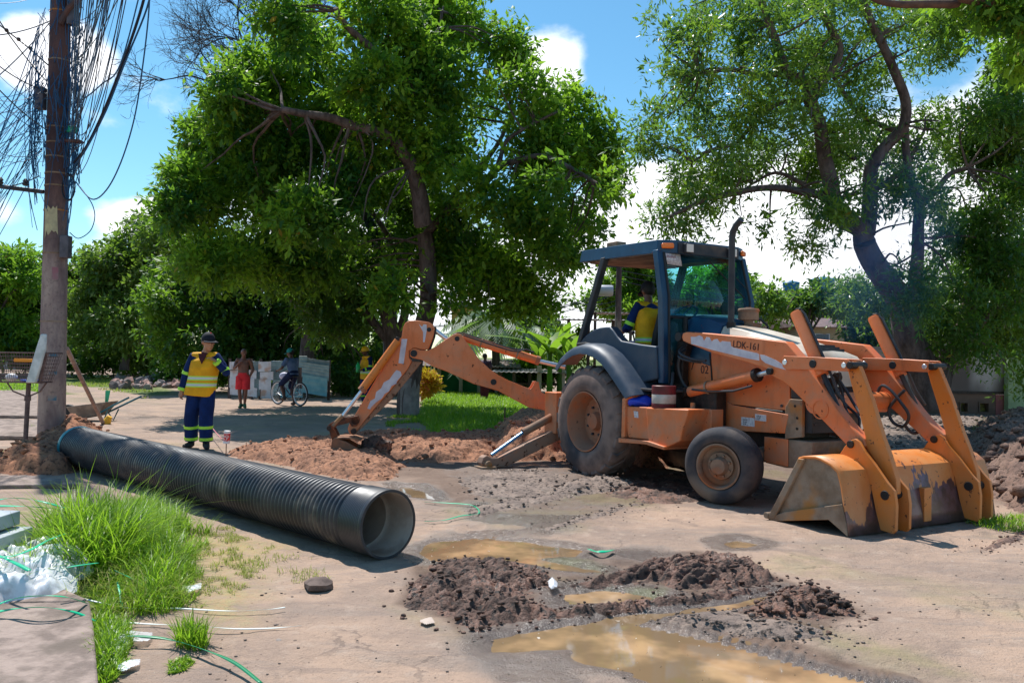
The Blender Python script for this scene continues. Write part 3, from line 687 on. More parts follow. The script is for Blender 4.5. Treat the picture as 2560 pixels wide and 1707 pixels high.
# nose: grille, frame bracket and bumper block
mb = MB(); mb.box(2.70, 3.00, -.36, .36, .78, 1.50); part(mb, 'grille', m_dark)
for i in range(9):
    mb = MB(); mb.box(3.0, 3.012, -.33, .33, .86 + i * .07, .88 + i * .07); part(mb, 'grille_slat', m_dark, 0)
def fb(s):
    mb = MB(); a, b = sy(s, .37, .415); mb.prism_y([(2.70, .70), (2.70, 1.03), (2.76, 1.12), (2.92, 1.12), (2.92, .74)], a, b); part(mb, 'frame_bracket', m_mudsteel)
    mb = MB(); a, b = sy(s, .36, .40); mb.prism_y([(2.76, 1.13), (2.76, 1.55), (2.95, 1.5), (3.0, 1.13)], a, b); part(mb, 'nose_plate', m_dark)
    for x, z in ((2.86, .82), (2.86, .93), (2.83, 1.05)):
        mb = MB(); mb.cyl((x, s * .41, z), (x, s * .422, z), .014, 8); part(mb, 'bolt', m_grease, 0)
both(fb)
mb = MB()
prof = [(2.42, .42), (2.70, .40), (3.02, .43), (3.04, .70), (2.80, .70), (2.42, .70)]
mb.prism_y(prof, -.40, .40); part(mb, 'bumper_block', m_mudsteel, .012)
def bm_(s):
    mb = MB(); a, b = sy(s, .402, .415); mb.prism_y([(2.42, .43), (2.74, .42), (2.74, .70), (2.42, .70)], a, b); part(mb, 'bumper_side', m_or)
both(bm_)
for y_, z_ in ((-.28, .56), (.02, .57), (.24, .58)):
    mb = MB(); mb.cyl((3.02, y_, z_), (3.06, y_, z_), .028, 8); part(mb, 'bolt', m_mudsteel, 0)

# hood ------------------------------------------------------------------
def ringh(x, zt, wt, ws, zs): return [(x, -ws, zs - .25), (x, -ws, zs), (x, -ws + .02, zs + .03), (x, -wt, zt - .01), (x, -wt * .6, zt + .008), (x, 0, zt + .015), (x, wt * .6, zt + .008), (x, wt, zt - .01), (x, ws - .02, zs + .03), (x, ws, zs), (x, ws, zs - .25)]
mb = MB(); mb.loft([ringh(1.62, 1.915, .24, .385, 1.66), ringh(1.9, 1.875, .25, .385, 1.655), ringh(2.4, 1.765, .26, .385, 1.63), ringh(2.75, 1.68, .26, .385, 1.60), ringh(2.98, 1.60, .25, .375, 1.54), ringh(3.03, 1.54, .23, .36, 1.50)]); part(mb, 'hood', m_hood, .01)
mb = MB(); mb.loft([ringh(1.06, 2.00, .30, .40, 1.74), ringh(1.22, 2.045, .33, .43, 1.76), ringh(1.45, 2.00, .30, .41, 1.72), ringh(1.615, 1.925, .25, .392, 1.67)]); part(mb, 'cowl', m_blue, .012)
mb = MB(); mb.box(2.2, 2.5, -.30, -.05, 1.60, 1.805); 
for i in range(3):
    mb = MB(); mb.box(2.80 + i * .06, 2.82 + i * .06, -.2, .2, 1.66 - i * .022, 1.69 - i * .022); part(mb, 'hood_vent', m_dark, 0)
# exhaust
mb = MB(); mb.tube([(1.70, -.20, 1.85), (1.70, -.20, 1.95)], .052, 14); part(mb, 'exhaust_collar', m_grease, 0)
mb = MB(); mb.tube([(1.70, -.20, 1.86), (1.70, -.20, 2.93), (1.71, -.20, 3.0), (1.76, -.20, 3.07), (1.84, -.20, 3.13)], [.037, .037, .038, .037, .036], 16); part(mb, 'exhaust_stack', m_dark, 0)
# precleaner
mb = MB(); mb.lathe([(0, 0), (.05, 0), (.05, .10), (.062, .12), (.112, .13), (.118, .145), (.118, .225), (.127, .235), (.127, .25), (.115, .265), (.03, .275), (.03, .285), (0, .287)], 24, Matrix.Translation((1.66, .12, 1.86))); part(mb, 'air_precleaner', m_rimf, 0)
# mirror far side
mb = MB(); mb.tube([(1.32, .42, 1.72), (1.32, .42, 2.03), (1.34, .44, 2.07), (1.44, .56, 2.02), (1.5, .62, 1.94), (1.5, .62, 1.70)], .014, 8); part(mb, 'mirror_frame', m_dark, 0)
mb = MB(); mb.box(1.405, 1.42, .44, .58, 1.72, 1.98); part(mb, 'mirror', m_rimf, .004)

# loader arms -------------------------------------------------------------
m_arm = m_or
ARM = [(250, 395), (262, 362), (300, 352), (440, 358), (900, 402), (1270, 450), (1292, 470), (1395, 590), (1480, 690), (1560, 800), (1640, 905), (1790, 1130), (1900, 1270), (2035, 1400), (2050, 1470), (1990, 1500), (1905, 1480), (1870, 1462), (1600, 1185), (1300, 882), (1240, 840), (1170, 803), (1120, 770), (1085, 712), (860, 640), (560, 560), (330, 470), (262, 440)]
def arm(s):
    P_ = tl(cB, ARM, -.66)
    mb = MB(); a, b = sy(s, .54, .66); mb.prism_y(P_, a, b); part(mb, 'loader_arm', m_arm, .01)
    # bands of worn white lettering
    if s < 0:
        wp = tl(cB, [(340, 398), (385, 400), (425, 385), (455, 400), (470, 440), (495, 400), (525, 405), (545, 445), (570, 425), (600, 420), (625, 455), (650, 440), (730, 450), (735, 490), (760, 505), (990, 560), (1010, 572), (1012, 632), (900, 612), (560, 530), (380, 478), (345, 470)], -.6625)
        mb = MB(); mb.prism_y(wp, -.6625, -.6605); part(mb, 'white_decal', m_white, 0)
        wp = tl(cB, [(1018, 572), (1060, 578), (1170, 625), (1240, 668), (1275, 712), (1270, 722), (1180, 698), (1070, 655), (1030, 620)], -.6625)
        mb = MB(); mb.prism_y(wp, -.6625, -.6605); part(mb, 'white_decal', m_white, 0)
        a0 = TL(*cB(748, 500), -.664); a1 = TL(*cB(975, 530), -.664)
        ang = math.atan2(a0[1] - a1[1], a1[0] - a0[0])
        text('registration_number', 'LDK-161', .105, (a0[0], -.664, a0[1]), (R_(90), ang, 0), m_decal, T, .001)
        text('registration_number', 'LDK-161', .105, (a0[0], -.664, a0[1]), (R_(90), ang, 0), m_decal, T, .001) if False else None
        # round wear ring from a bolt plate
        c_ = TL(*cB(1610, 1110), -.6625); ringp = []
        mb = MB(); mb.lathe([(.082, 0), (.092, .002), (.094, .006), (.084, .006)], 28, Matrix.Translation((c_[0], -.66, c_[1])) @ Matrix.Rotation(R_(90), 4, 'X')); part(mb, 'pivot_boss', m_arm, 0)
    # rear pivot
    c_ = TL(*cB(262, 400), -.6); mb = MB(); mb.cyl((c_[0], s * .46, c_[1]), (c_[0], s * .675, c_[1]), .055, 18); part(mb, 'pivot_pin', m_blk, .004)
    c_ = TL(*cB(1128, 737), -.66); mb = MB(); mb.cyl((c_[0], s * .5, c_[1]), (c_[0], s * .70, c_[1]), .035, 16); part(mb, 'pivot_pin', m_blk, .004)
    # mast tower carrying the arm
    mb = MB(); a, b = sy(s, .44, .53); mb.prism_y([(1.08, .95), (1.10, 1.5), (1.18, 1.84), (1.36, 1.84), (1.34, 1.70), (1.26, 1.5), (1.24, .8), (1.1, .8)], a, b); part(mb, 'loader_mast', m_grease)
    # lift cylinder: barrel and rod
    A0 = TL(*cB(300, 945), -.60); A1 = TL(*cB(985, 775), -.60); A2 = TL(*cB(1128, 737), -.60)
    mb = MB(); mb.tube([(A0[0], s * .60, A0[1]), (A0[0] + .06, s * .60, A0[1] + .01), (A0[0] + .07, s * .60, A0[1] + .012), (A1[0], s * .60, A1[1])], [.05, .05, .066, .066], 20); part(mb, 'lift_cylinder', m_or, 0)
    mb = MB(); mb.cyl((A1[0] - .02, s * .60, A1[1] - .004), (A1[0] + .03, s * .60, A1[1] + .008), .074, 20); part(mb, 'cylinder_gland', m_grease, .004)
    mb = MB(); mb.cyl((A1[0], s * .60, A1[1]), (A2[0], s * .60, A2[1]), .028, 16); part(mb, 'cylinder_rod', m_chrome, 0)
    mb = MB(); mb.cyl((A0[0], s * .53, A0[1]), (A0[0], s * .67, A0[1]), .062, 16); part(mb, 'cylinder_eye', m_grease, .004)
    q0 = TL(*cB(350, 915), -.675); q1 = TL(*cB(520, 935), -.68); q2 = TL(*cB(760, 930), -.68); q3 = TL(*cB(940, 880), -.67)
    mb = MB(); mb.tube([(q0[0], s * .67, q0[1]), (q1[0], s * .685, q1[1]), (q2[0], s * .685, q2[1]), (q3[0], s * .67, q3[1])], .012, 8); part(mb, 'hydraulic_pipe', m_dark, 0)
    q1 = TL(*cB(520, 895), -.6); mb = MB(); mb.lathe([(.071, -.012), (.078, -.012), (.078, .012), (.071, .012)], 20, Matrix.Translation((q1[0], s * .6, q1[1])) @ Matrix.Rotation(R_(78), 4, 'Y'), True); part(mb, 'pipe_clamp', m_mudsteel, 0)
    # bellcrank plates
    B_ = tl(c8, [(222, 458), (232, 437), (420, 444), (598, 456), (608, 470), (606, 510), (598, 526), (420, 518), (240, 514), (226, 500)], -.70)
    for (u, v_) in ((.685, .71), (.50, .525)):
        a, b = sy(s, u, v_); mb = MB(); mb.prism_y(B_, a, b); part(mb, 'bellcrank_plate', m_or, .004)
    for (x, y, r, m) in ((237, 474, .028, m_chrome), (398, 483, .040, m_blk), (577, 492, .026, m_chrome)):
        c_ = TL(*c8(x, y), -.71); mb = MB(); mb.cyl((c_[0], s * .49, c_[1]), (c_[0], s * .722, c_[1]), r, 14); part(mb, 'bellcrank_pin', m, .004)
    # guide from arm to bellcrank rear
    # tilt cylinder
    t0 = TL(*c8(303, 188), -.60); t1 = TL(*c8(412, 440), -.60); t2 = TL(*c8(545, 748), -.60)
    dv = Vector((t1[0] - t0[0], 0, t1[1] - t0[1])).normalized()
    a0 = Vector((t0[0], s * .6, t0[1])); a1 = Vector((t1[0], s * .6, t1[1])) + dv * .20; a2 = Vector((t2[0], s * .6, t2[1]))
    mb = MB(); mb.tube([a0 - dv * .005, a0 + dv * .02, a1], [.060, .066, .066], 20); part(mb, 'tilt_cylinder', m_or, 0)
    mb = MB(); mb.cyl(a1, a2, .026, 12); part(mb, 'cylinder_rod', m_dark, 0)
    side_ = Vector((.075, 0, .03)); mb = MB(); mb.tube([a0 + side_ * .5 - dv * .03, a0 + side_ + dv * .05, a1 + side_ - dv * .05, a1 + side_ * .9 + dv * .2, a2 + side_ * 1.2], .013, 8); part(mb, 'hydraulic_pipe', m_dark, 0)
    mb = MB(); mb.box(-.03, .03, -.025, .025, -.03, .03, Matrix.Translation(a0 + side_ * .35)); part(mb, 'hose_fitting', m_grease, .005)
    # bucket link
    Lk = tl(c8, [(600, 520), (606, 480), (628, 468), (656, 482), (672, 520), (735, 690), (800, 905), (838, 1010), (880, 1150), (884, 1230), (862, 1255), (842, 1165), (770, 1060), (706, 965), (700, 900), (660, 740), (620, 600)], -.63)
    mb = MB(); a, b = sy(s, .575, .635); mb.prism_y(Lk, a, b); part(mb, 'bucket_link', m_or2, .006)
    c_ = TL(*c8(640, 492), -.64); mb = MB(); mb.cyl((c_[0], s * .50, c_[1]), (c_[0], s * .72, c_[1]), .035, 14); part(mb, 'link_pin', m_grease, .004)
    # bucket lug plates (pair)
    Bk = tl(c8, [(548, 1018), (585, 960), (622, 922), (648, 914), (672, 932), (700, 985), (760, 1060), (832, 1165), (872, 1215), (884, 1300), (880, 1445), (862, 1462), (792, 1440), (765, 1330), (735, 1180), (690, 1105), (620, 1045)], -.72)
    for (u, v_) in ((.70, .735), (.515, .55)):
        a, b = sy(s, u, v_); mb = MB(); mb.prism_y(Bk, a, b); part(mb, 'bucket_lug', m_or2, .005)
    mb = MB(); a, b = sy(s, .552, .698); Q = tl(c8, [(730, 1190), (835, 1180), (872, 1230), (870, 1440), (800, 1430)], -.72); 
    c_ = TL(*c8(630, 945), -.70); mb = MB(); mb.cyl((c_[0], s * .50, c_[1]), (c_[0], s * .75, c_[1]), .036, 14); part(mb, 'bucket_pin', m_grease, .004)
    c_ = TL(*c8(812, 1240), -.735); mb = MB(); mb.cyl((c_[0], s * .50, c_[1]), (c_[0], s * .742, c_[1]), .042, 16); part(mb, 'bucket_pin', m_blk, .004)
both(arm)
mb = MB(); c_ = TL(*c8(560, 735), -.6); mb.cyl((3.17, -.54, 1.10), (3.17, .54, 1.10), .105, 26); part(mb, 'torque_tube', m_or, 0)
# hoses in the linkage
def hose(pts, r=.014, name='hydraulic_hose', m=m_hose):
    P_ = [Vector(p) for p in pts]; out_ = []
    for i in range(len(P_) - 1):
        p0 = P_[max(i - 1, 0)]; p1 = P_[i]; p2 = P_[i + 1]; p3 = P_[min(i + 2, len(P_) - 1)]
        for k in range(6):
            t = k / 6; out_.append(.5 * ((2 * p1) + (-p0 + p2) * t + (2 * p0 - 5 * p1 + 4 * p2 - p3) * t * t + (-p0 + 3 * p1 - 3 * p2 + p3) * t ** 3))
    out_.append(P_[-1]); mb = MB(); mb.tube(out_, r, 8); return part(mb, name, m, 0)
def TP3(c, x, y, yl): a = TL(*c(x, y), yl); return (a[0], yl, a[1])
hose([TP3(c8, 515, 540, -.45), TP3(c8, 560, 620, -.42), TP3(c8, 575, 700, -.43), TP3(c8, 600, 780, -.5)])
hose([TP3(c8, 530, 545, -.45), TP3(c8, 590, 640, -.40), TP3(c8, 650, 740, -.43), TP3(c8, 690, 790, -.5)])
hose([TP3(c8, 545, 660, -.45), TP3(c8, 590, 720, -.40), TP3(c8, 660, 790, -.42), TP3(c8, 665, 850, -.45), TP3(c8, 690, 890, -.5)])
hose([TP3(c8, 540, 700, -.48), TP3(c8, 560, 760, -.45), TP3(c8, 600, 800, -.45), TP3(c8, 650, 880, -.45), TP3(c8, 700, 860, -.5)])
hose([TP3(c8, 755, 690, .42), TP3(c8, 790, 612, .42), TP3(c8, 840, 630, .42), TP3(c8, 900, 700, .42), TP3(c8, 950, 780, .45), TP3(c8, 920, 840, .48), TP3(c8, 860, 820, .48), TP3(c8, 835, 750, .48), TP3(c8, 880, 680, .5), TP3(c8, 925, 635, .5)], .016)
hose([TP3(c8, 900, 560, .66), TP3(c8, 945, 640, .68), TP3(c8, 1010, 730, .68), TP3(c8, 1035, 810, .66), TP3(c8, 1010, 870, .6), TP3(c8, 970, 880, .55), TP3(c8, 930, 840, .5)], .016)
mb = MB()
for (x, y, yl, r) in ((500, 600, -.46, .07), (520, 670, -.46, .06), (540, 560, -.42, .05)):
    p_ = TP3(c8, x, y, yl); mb.ball(p_, r, 8, (1, .8, 1.3))
part(mb, 'greasy_valve', m_grease, 0)
def grs(s):
    # dark greasy edges at the link heads and arm toe
    p_ = TP3(c8, 640, 900, -.60); mb = MB(); mb.ball((p_[0], s * .6, p_[2]), .06, 8, (1.3, .9, 1.1)); part(mb, 'grease_lump', m_grease, 0)
both(grs)

# loader bucket (dumped, opening down) -----------------------------------------
W_ = 1.10
prof = tl(c8, [(140, 1378), (320, 1027), (345, 1020), (410, 1022), (440, 1032), (500, 1065), (540, 1105), (562, 1190), (578, 1300), (592, 1400), (600, 1478)], -W_)
prof = [(x, max(z, .005)) for x, z in prof]
bkt = bpy.data.objects.new('loader_bucket', None); COL.objects.link(bkt); bkt.parent = T
mb = MB(); n_ = len(prof); ys_ = np.linspace(-W_, W_, 9)
mb.add([(x, y, z) for y in ys_ for x, z in prof], [(j * n_ + i, j * n_ + i + 1, (j + 1) * n_ + i + 1, (j + 1) * n_ + i) for j in range(8) for i in range(n_ - 1)])
mb.build('bucket_shell', m_buck, bkt, 28, thick=.022)
def sidep(s):
    pl = tl(c8, [(172, 1330), (330, 1040), (410, 1030), (530, 1110), (565, 1295), (240, 1338)], -W_)
    pl = [(x, max(z, .02)) for x, z in pl]
    spf = prof + [(x, max(z, .03)) for x, z in tl(c8, [(492, 1378), (200, 1388)], -W_)]
    mb = MB(); a, b = sy(s, W_ - .05, W_ - .02); mb.prism_y(spf, a, b); mb.build('side_plate', m_mudsteel, bkt, 35, .004)
    st = tl(c8, [(140, 1382), (235, 1335), (568, 1290), (592, 1400), (600, 1476), (560, 1440), (492, 1380), (200, 1390)], -W_)
    mb = MB(); a, b = sy(s, W_ - .018, W_ + .014); mb.prism_y([(x, max(z, .008)) for x, z in st], a, b); mb.build('side_cutter', m_mudsteel, bkt, 35, .005)
    e1 = tl(c8, [(140, 1382), (320, 1027), (352, 1033), (180, 1375)], -W_)
    mb = MB(); a, b = sy(s, W_ - .018, W_ + .02); mb.prism_y([(x, max(z, .008)) for x, z in e1], a, b); mb.build('edge_strip', m_mudsteel, bkt, 35, .005)
    c_ = TL(*c8(138, 1368), -W_); mb = MB(); mb.cyl((c_[0], s * (W_ - .04), .04), (c_[0], s * (W_ + .03), .04), .03, 12); mb.build('lip_end', m_mudsteel, bkt, 35, .004)
both(sidep)
wb = tl(c8, [(588, 1300), (606, 1300), (612, 1440), (600, 1440)], -W_)
mb = MB(); xx_ = TL(*c8(588, 1300), -W_)[0]; mb.box(xx_ - .03, xx_ + .035, -.05, .06, .05, .36); mb.build('wear_bar', m_or2, bkt, 35, .006)

# cab ---------------------------------------------------------------------------
RF = [(-.62, -.72), (.98, -.72), (1.10, -.52), (1.10, .52), (.98, .72), (-.62, .72)]
def rz(x): return 2.985 - .035 * (x + .6) / 1.7
mb = MB()
n_ = 6; top = [(x * 1.0, y * .985, rz(x)) for x, y in RF]; lowo = [(x - (.04 if x < 0 else 0), y, rz(x) - .16) for x, y in RF]; lowi = [(x * .93 + .02, y * .92, rz(x) - .16) for x, y in RF]; midi = [(x * .93 + .02, y * .92, rz(x) - .09) for x, y in RF]
mb.add(top + lowo + lowi + midi, [tuple(range(6))] + [(i, (i + 1) % 6, 6 + (i + 1) % 6, 6 + i) for i in range(6)] + [(6 + i, 6 + (i + 1) % 6, 12 + (i + 1) % 6, 12 + i) for i in range(6)] + [(12 + i, 12 + (i + 1) % 6, 18 + (i + 1) % 6, 18 + i) for i in range(6)] + [tuple(range(23, 17, -1))])
roof = part(mb, 'cab_roof', m_blue, .008)
mb = MB(); mb.box(-.55, 1.0, -.62, .62, 2.80, 2.84); part(mb, 'roof_lining', varied('roof_lining', (.30, .21, .16), (.12, .08, .065), 3, .9, .2, .01), .01)
mb = MB(); mb.box(1.103, 1.118, -.50, .50, 2.795, 2.925); mb.build('front_fascia', m_dark, roof, 35, .004)
mb = MB(); mb.box(-.12, .10, -.66, -.50, 2.975, 3.04); mb.build('beacon_base', m_mudsteel, roof, 35, .01)
def lamp(s):
    a = math.atan2(.12, .20) * s
    Mx = Matrix.Translation((1.05, s * .615, 2.875)) @ Matrix.Rotation(-s * (math.pi / 2 - math.atan2(.20, .12)) * -1 if False else s * R_(31), 4, 'Z')
    mb = MB(); mb.box(0, .045, -.075, .075, -.032, .032, Mx); mb.build('amber_lamp', m_amber, roof, 35, .018, 3)
    mb = MB(); mb.box(1.115, 1.165, s * .36 - .065, s * .36 + .065, 2.80, 2.915, None); l = mb.build('work_lamp', m_dark, roof, 35, .008)
    mb = MB(); mb.box(1.165, 1.172, s * .36 - .055, s * .36 + .055, 2.81, 2.905); mb.build('lamp_lens', m_lens, l, 35, .006)
both(lamp)
def posts(s):
    mb = MB(); mb.loft([[(x + .96, s * (.73 if False else y), 2.83) for x, y in ((-.05, .64), (.05, .64), (.05, .735), (-.05, .735))], [(x + 1.10, s * y, 2.25) for x, y in ((-.05, .66), (.05, .66), (.05, .76), (-.05, .76))], [(x + 1.08, s * y, 1.22) for x, y in ((-.05, .62), (.05, .62), (.05, .72), (-.05, .72))]]); part(mb, 'front_post', m_blue, .012)
    mb = MB(); mb.tube([(1.02, s * .65, 2.8), (1.155, s * .67, 2.25), (1.135, s * .63, 1.22)], .016, 8); part(mb, 'door_frame', m_blk, 0)
    mb = MB(); mb.loft([[(x - .11, s * y, 2.84) for x, y in ((-.045, .64), (.045, .64), (.045, .73), (-.045, .73))], [(x - .60, s * y, 1.68) for x, y in ((-.045, .68), (.045, .68), (.045, .77), (-.045, .77))]]); part(mb, 'rear_post', m_dark, .012)
both(posts)
# windscreen, transom and lower panes
wx = lambda z: 1.11 if z < 2.25 else 1.11 - (z - 2.25) * .24
def pane(name, y0, y1, z0, z1, m):
    mb = MB(); mb.add([(wx(z0), y0, z0), (wx(z0), y1, z0), (wx(min(max(2.25, z0), z1)), y1, min(max(2.25, z0), z1)), (wx(min(max(2.25, z0), z1)), y0, min(max(2.25, z0), z1)), (wx(z1), y1, z1), (wx(z1), y0, z1)], [(0, 1, 2, 3), (3, 2, 4, 5)] if z0 < 2.25 < z1 else [(0, 1, 4, 5)])
    return part(mb, name, m, 0, thick=.006)
pane('windscreen', -.645, .665, 2.04, 2.80, m_glass)
pane('lower_window', -.635, -.34, 1.22, 2.0, m_glass2); pane('lower_window', .34, .635, 1.22, 2.0, m_glass2)
mb = MB(); mb.tube([(1.115, -.64, 2.02), (1.115, .65, 2.02)], .014, 8); part(mb, 'window_rail', m_blk, 0)
mb = MB(); mb.tube([(1.12, -.38, 2.02), (1.14, -.38, 1.6), (1.14, -.36, 1.2)], .03, 8); part(mb, 'firewall_edge', m_blk, 0)
mb = MB(); mb.tube([(1.10, .35, 2.72), (1.16, .10, 2.40), (1.15, .62, 2.24)][:2], .008, 6); 
mb = MB(); mb.tube([(1.02, .10, 2.74), (1.13, .60, 2.30)], .008, 6); mb.tube([(1.03, .28, 2.74), (1.125, .64, 2.42)], .006, 6); part(mb, 'wiper', m_blk, 0)
st_ = tx(mk(1640, 580, 9.8), [(225, 515), (585, 555), (630, 838), (270, 790)], 1.04)
mb = MB(); mb.add([(1.045, y, z) for y, z in st_], [(0, 1, 2, 3)]); sg = part(mb, 'paper_notice', m_sticker, 0, thick=.003)
text('print', 'BRASILES', .036, (1.052, st_[0][0] + .012, st_[0][1] - .05), (R_(90), 0, R_(90)), mat('faded_red_print', (.25, .05, .08), .7), T, .0003)
for k in range(5):
    mb = MB(); mb.box(1.0505, 1.0515, st_[0][0] + .03, st_[0][0] + .17, st_[0][1] - .085 - k * .024, st_[0][1] - .081 - k * .024); part(mb, 'print_line', mat('grey_print', (.3, .3, .36), .8) if k == 0 else bpy.data.materials['grey_print'], 0)
# visor strip inside windscreen top, dashboard, wheel, seat
mb = MB(); mb.add([(.97, -.62, 2.80), (.97, .60, 2.80), (.98, .25, 2.76), (.99, -.20, 2.71), (1.0, -.35, 2.68), (1.0, -.62, 2.69)], [(0, 1, 2, 3, 4, 5)]); part(mb, 'sun_visor', mat('blue_visor', (.01, .05, .09), .6), 0, thick=.004)
mb = MB(); mb.loft([[(.80, -.35, 1.5), (1.05, -.35, 1.5), (1.05, -.35, 2.02), (.9, -.35, 2.06), (.8, -.35, 1.98)], [(.80, .35, 1.5), (1.05, .35, 1.5), (1.05, .35, 2.02), (.9, .35, 2.06), (.8, .35, 1.98)]]); part(mb, 'dashboard', m_blk, .02)
mb = MB(); Mx = Matrix.Translation((.68, -.02, 2.08)) @ Matrix.Rotation(R_(-35), 4, 'Y'); mb.lathe([(.19 + .014 * math.cos(a), .014 * math.sin(a)) for a in np.linspace(0, 2 * math.pi, 9)[:-1]], 28, Mx, True)
for k in range(3): mb.cyl(Mx @ Vector((0, 0, 0)), Mx @ Vector((.19 * math.cos(k * 2.09), .19 * math.sin(k * 2.09), 0)), .01, 6)
mb.cyl(Mx @ Vector((0, 0, 0)), (.88, -.02, 1.85), .025, 8); part(mb, 'steering_wheel', m_blk, 0)
mb = MB(); mb.box(-.20, .30, -.26, .26, 1.46, 1.58); seat = part(mb, 'seat', m_blk, .03)
mb = MB(); mb.loft([[(x + .25, y, 1.52) for x, y in ((0, -.24), (.10, -.24), (.10, .24), (0, .24))], [(x + .33, y, 1.85) for x, y in ((0, -.24), (.09, -.24), (.09, .24), (0, .24))], [(x + .38, y, 2.12) for x, y in ((0, -.2), (.07, -.2), (.07, .2), (0, .2))]]); part(mb, 'backrest', m_blk, .03)
mb = MB(); mb.box(-.60, 1.12, -.60, .60, 1.12, 1.20); mb.box(-.10, .4, -.2, .2, 1.2, 1.46); part(mb, 'cab_floor', m_dark, .006)
for (x, y) in ((-.45, -.12), (-.45, .12), (-.42, .3)):
    mb = MB(); mb.tube([(x, y, 1.2), (x - .03, y, 1.75), (x - .06, y, 1.85)], .012, 6); mb.ball((x - .07, y, 1.88), .03, 8); part(mb, 'control_lever', m_blk, 0)
# fenders
def fender(s):
    P_ = tl(c6, [(365, 1080), (430, 1005), (500, 955), (545, 938), (600, 930), (640, 928), (672, 965), (702, 1010), (740, 1052), (900, 1082), (1045, 1100), (1052, 1385), (960, 1405), (860, 1450), (835, 1400), (770, 1300), (690, 1190), (600, 1130), (500, 1088), (420, 1075)], -.76)
    mb = MB(); a, b = sy(s, .62, .76); mb.prism_y(P_, a, b); f = part(mb, 'fender', m_fend, .025, seg=3) if False else mb.build('fender', m_fend, T, 35, .02, 3)
    # rubber strip and outer lip swept along the arch
    A_ = tl(c6, [(178, 1272), (215, 1215), (270, 1160), (330, 1120), (400, 1100), (470, 1105), (540, 1135), (610, 1190), (680, 1275), (740, 1365), (800, 1460), (842, 1530)], -1.0)
    cx_, cz_ = -.02, .70
    rings = []
    for x, z in A_:
        d = Vector((x - cx_, 0, z - cz_)); L = d.length; d.normalize()
        def pt(r, y): return (cx_ + d.x * r, s * y, cz_ + d.z * r)
        rings.append([pt(L + .05, .64), pt(L + .045, .90), pt(L + .02, .99), pt(L - .03, 1.035), pt(L - .10, 1.045), pt(L - .10, 1.03), pt(L - .04, 1.01), pt(L, .97), pt(L + .02, .90), pt(L + .03, .64)])
    mb = MB(); mb.loft(rings); mb.build('fender_lip', m_fend, f, 40)
    mb = MB(); mb.tube([(x, s * .77, z) for x, z in tl(c6, [(362, 1085), (430, 1078), (520, 1095), (610, 1135), (700, 1205), (780, 1310), (845, 1415), (860, 1452)], -.77)], .022, 8); mb.build('rubber_strip', m_blk, f, 40)
both(fender)
mb = MB(); q_ = tl(c6, [(940, 1090), (975, 1085), (1030, 1100), (1035, 1330), (985, 1340), (955, 1260)], -.765)
# step and side boxes
def boxes(s):
    o_ = tl(c7, [(672, 520), (690, 470), (712, 445), (735, 440), (735, 505), (860, 525), (1195, 545), (1205, 560), (1175, 640), (1160, 780), (1120, 830), (1010, 858), (860, 815), (760, 795), (660, 800), (655, 768), (672, 760)], -1.0)
    mb = MB(); a, b = sy(s, .62, .98); mb.prism_y(tl(c7, [(700, 520), (855, 527), (875, 780), (715, 765), (690, 640)], -1.0), a, b); bx = part(mb, 'tool_box', m_or, .008)
    mb = MB(); a, b = sy(s, .64, 1.0); mb.prism_y(tl(c7, [(862, 528), (1195, 545), (1150, 690), (1130, 790), (1020, 845), (990, 835), (880, 790)], -1.0), a, b); part(mb, 'battery_box', m_or, .012)
    mb = MB(); a, b = sy(s, .60, 1.04); mb.prism_y(tl(c7, [(655, 765), (880, 790), (1015, 835), (1015, 860), (860, 815), (655, 800)], -1.02), a, b); part(mb, 'step', m_or, .006)
    mb = MB(); a, b = sy(s, .66, 1.01); mb.prism_y(tl(c7, [(672, 765), (680, 460), (740, 420), (735, 455), (705, 480), (700, 760)], -1.0), a, b); part(mb, 'box_end_plate', m_or, .006)
    mb = MB(); a, b = sy(s, .45, .62); mb.box(.8, 1.9, a, b, .62, 1.18); part(mb, 'hydraulic_tank', m_grease, .02)
    c_ = tl(c7, [(765, 555), (800, 560), (802, 610), (770, 605)], -.985)
    mb = MB(); mb.prism_y(c_, s * .983 - .001, s * .983 + .001); part(mb, 'sticker', m_sticker, 0)
    mb = MB(); mb.box(.86, 1.42, *sy(s, .60, .86), 1.125, 1.155); part(mb, 'entry_step', m_dark, .006)
    mb = MB(); mb.box(1.72, 1.92, *sy(s, .52, .7), .70, .96); part(mb, 'bracket', m_or, .006)
    mb = MB(); mb.cyl((1.62, s * .70, .94), (1.62, s * .70, 1.02), .028, 10); part(mb, 'filler_cap', m_mudsteel, 0)
both(boxes)
hose([(1.28, -.44, 1.75), (1.26, -.52, 1.62), (1.20, -.55, 1.45), (1.24, -.52, 1.25), (1.34, -.46, 1.1)], .022)
hose([(1.30, -.46, 1.72), (1.36, -.68, 1.60), (1.55, -.68, 1.52), (1.78, -.66, 1.50)], .016)
hose([(1.28, -.46, 1.66), (1.36, -.69, 1.55), (1.5, -.69, 1.50), (1.66, -.62, 1.48)], .014)
hose([(1.16, -.60, 1.35), (1.20, -.66, 1.18), (1.10, -.72, 1.0), (1.3, -.70, .92)], .02)

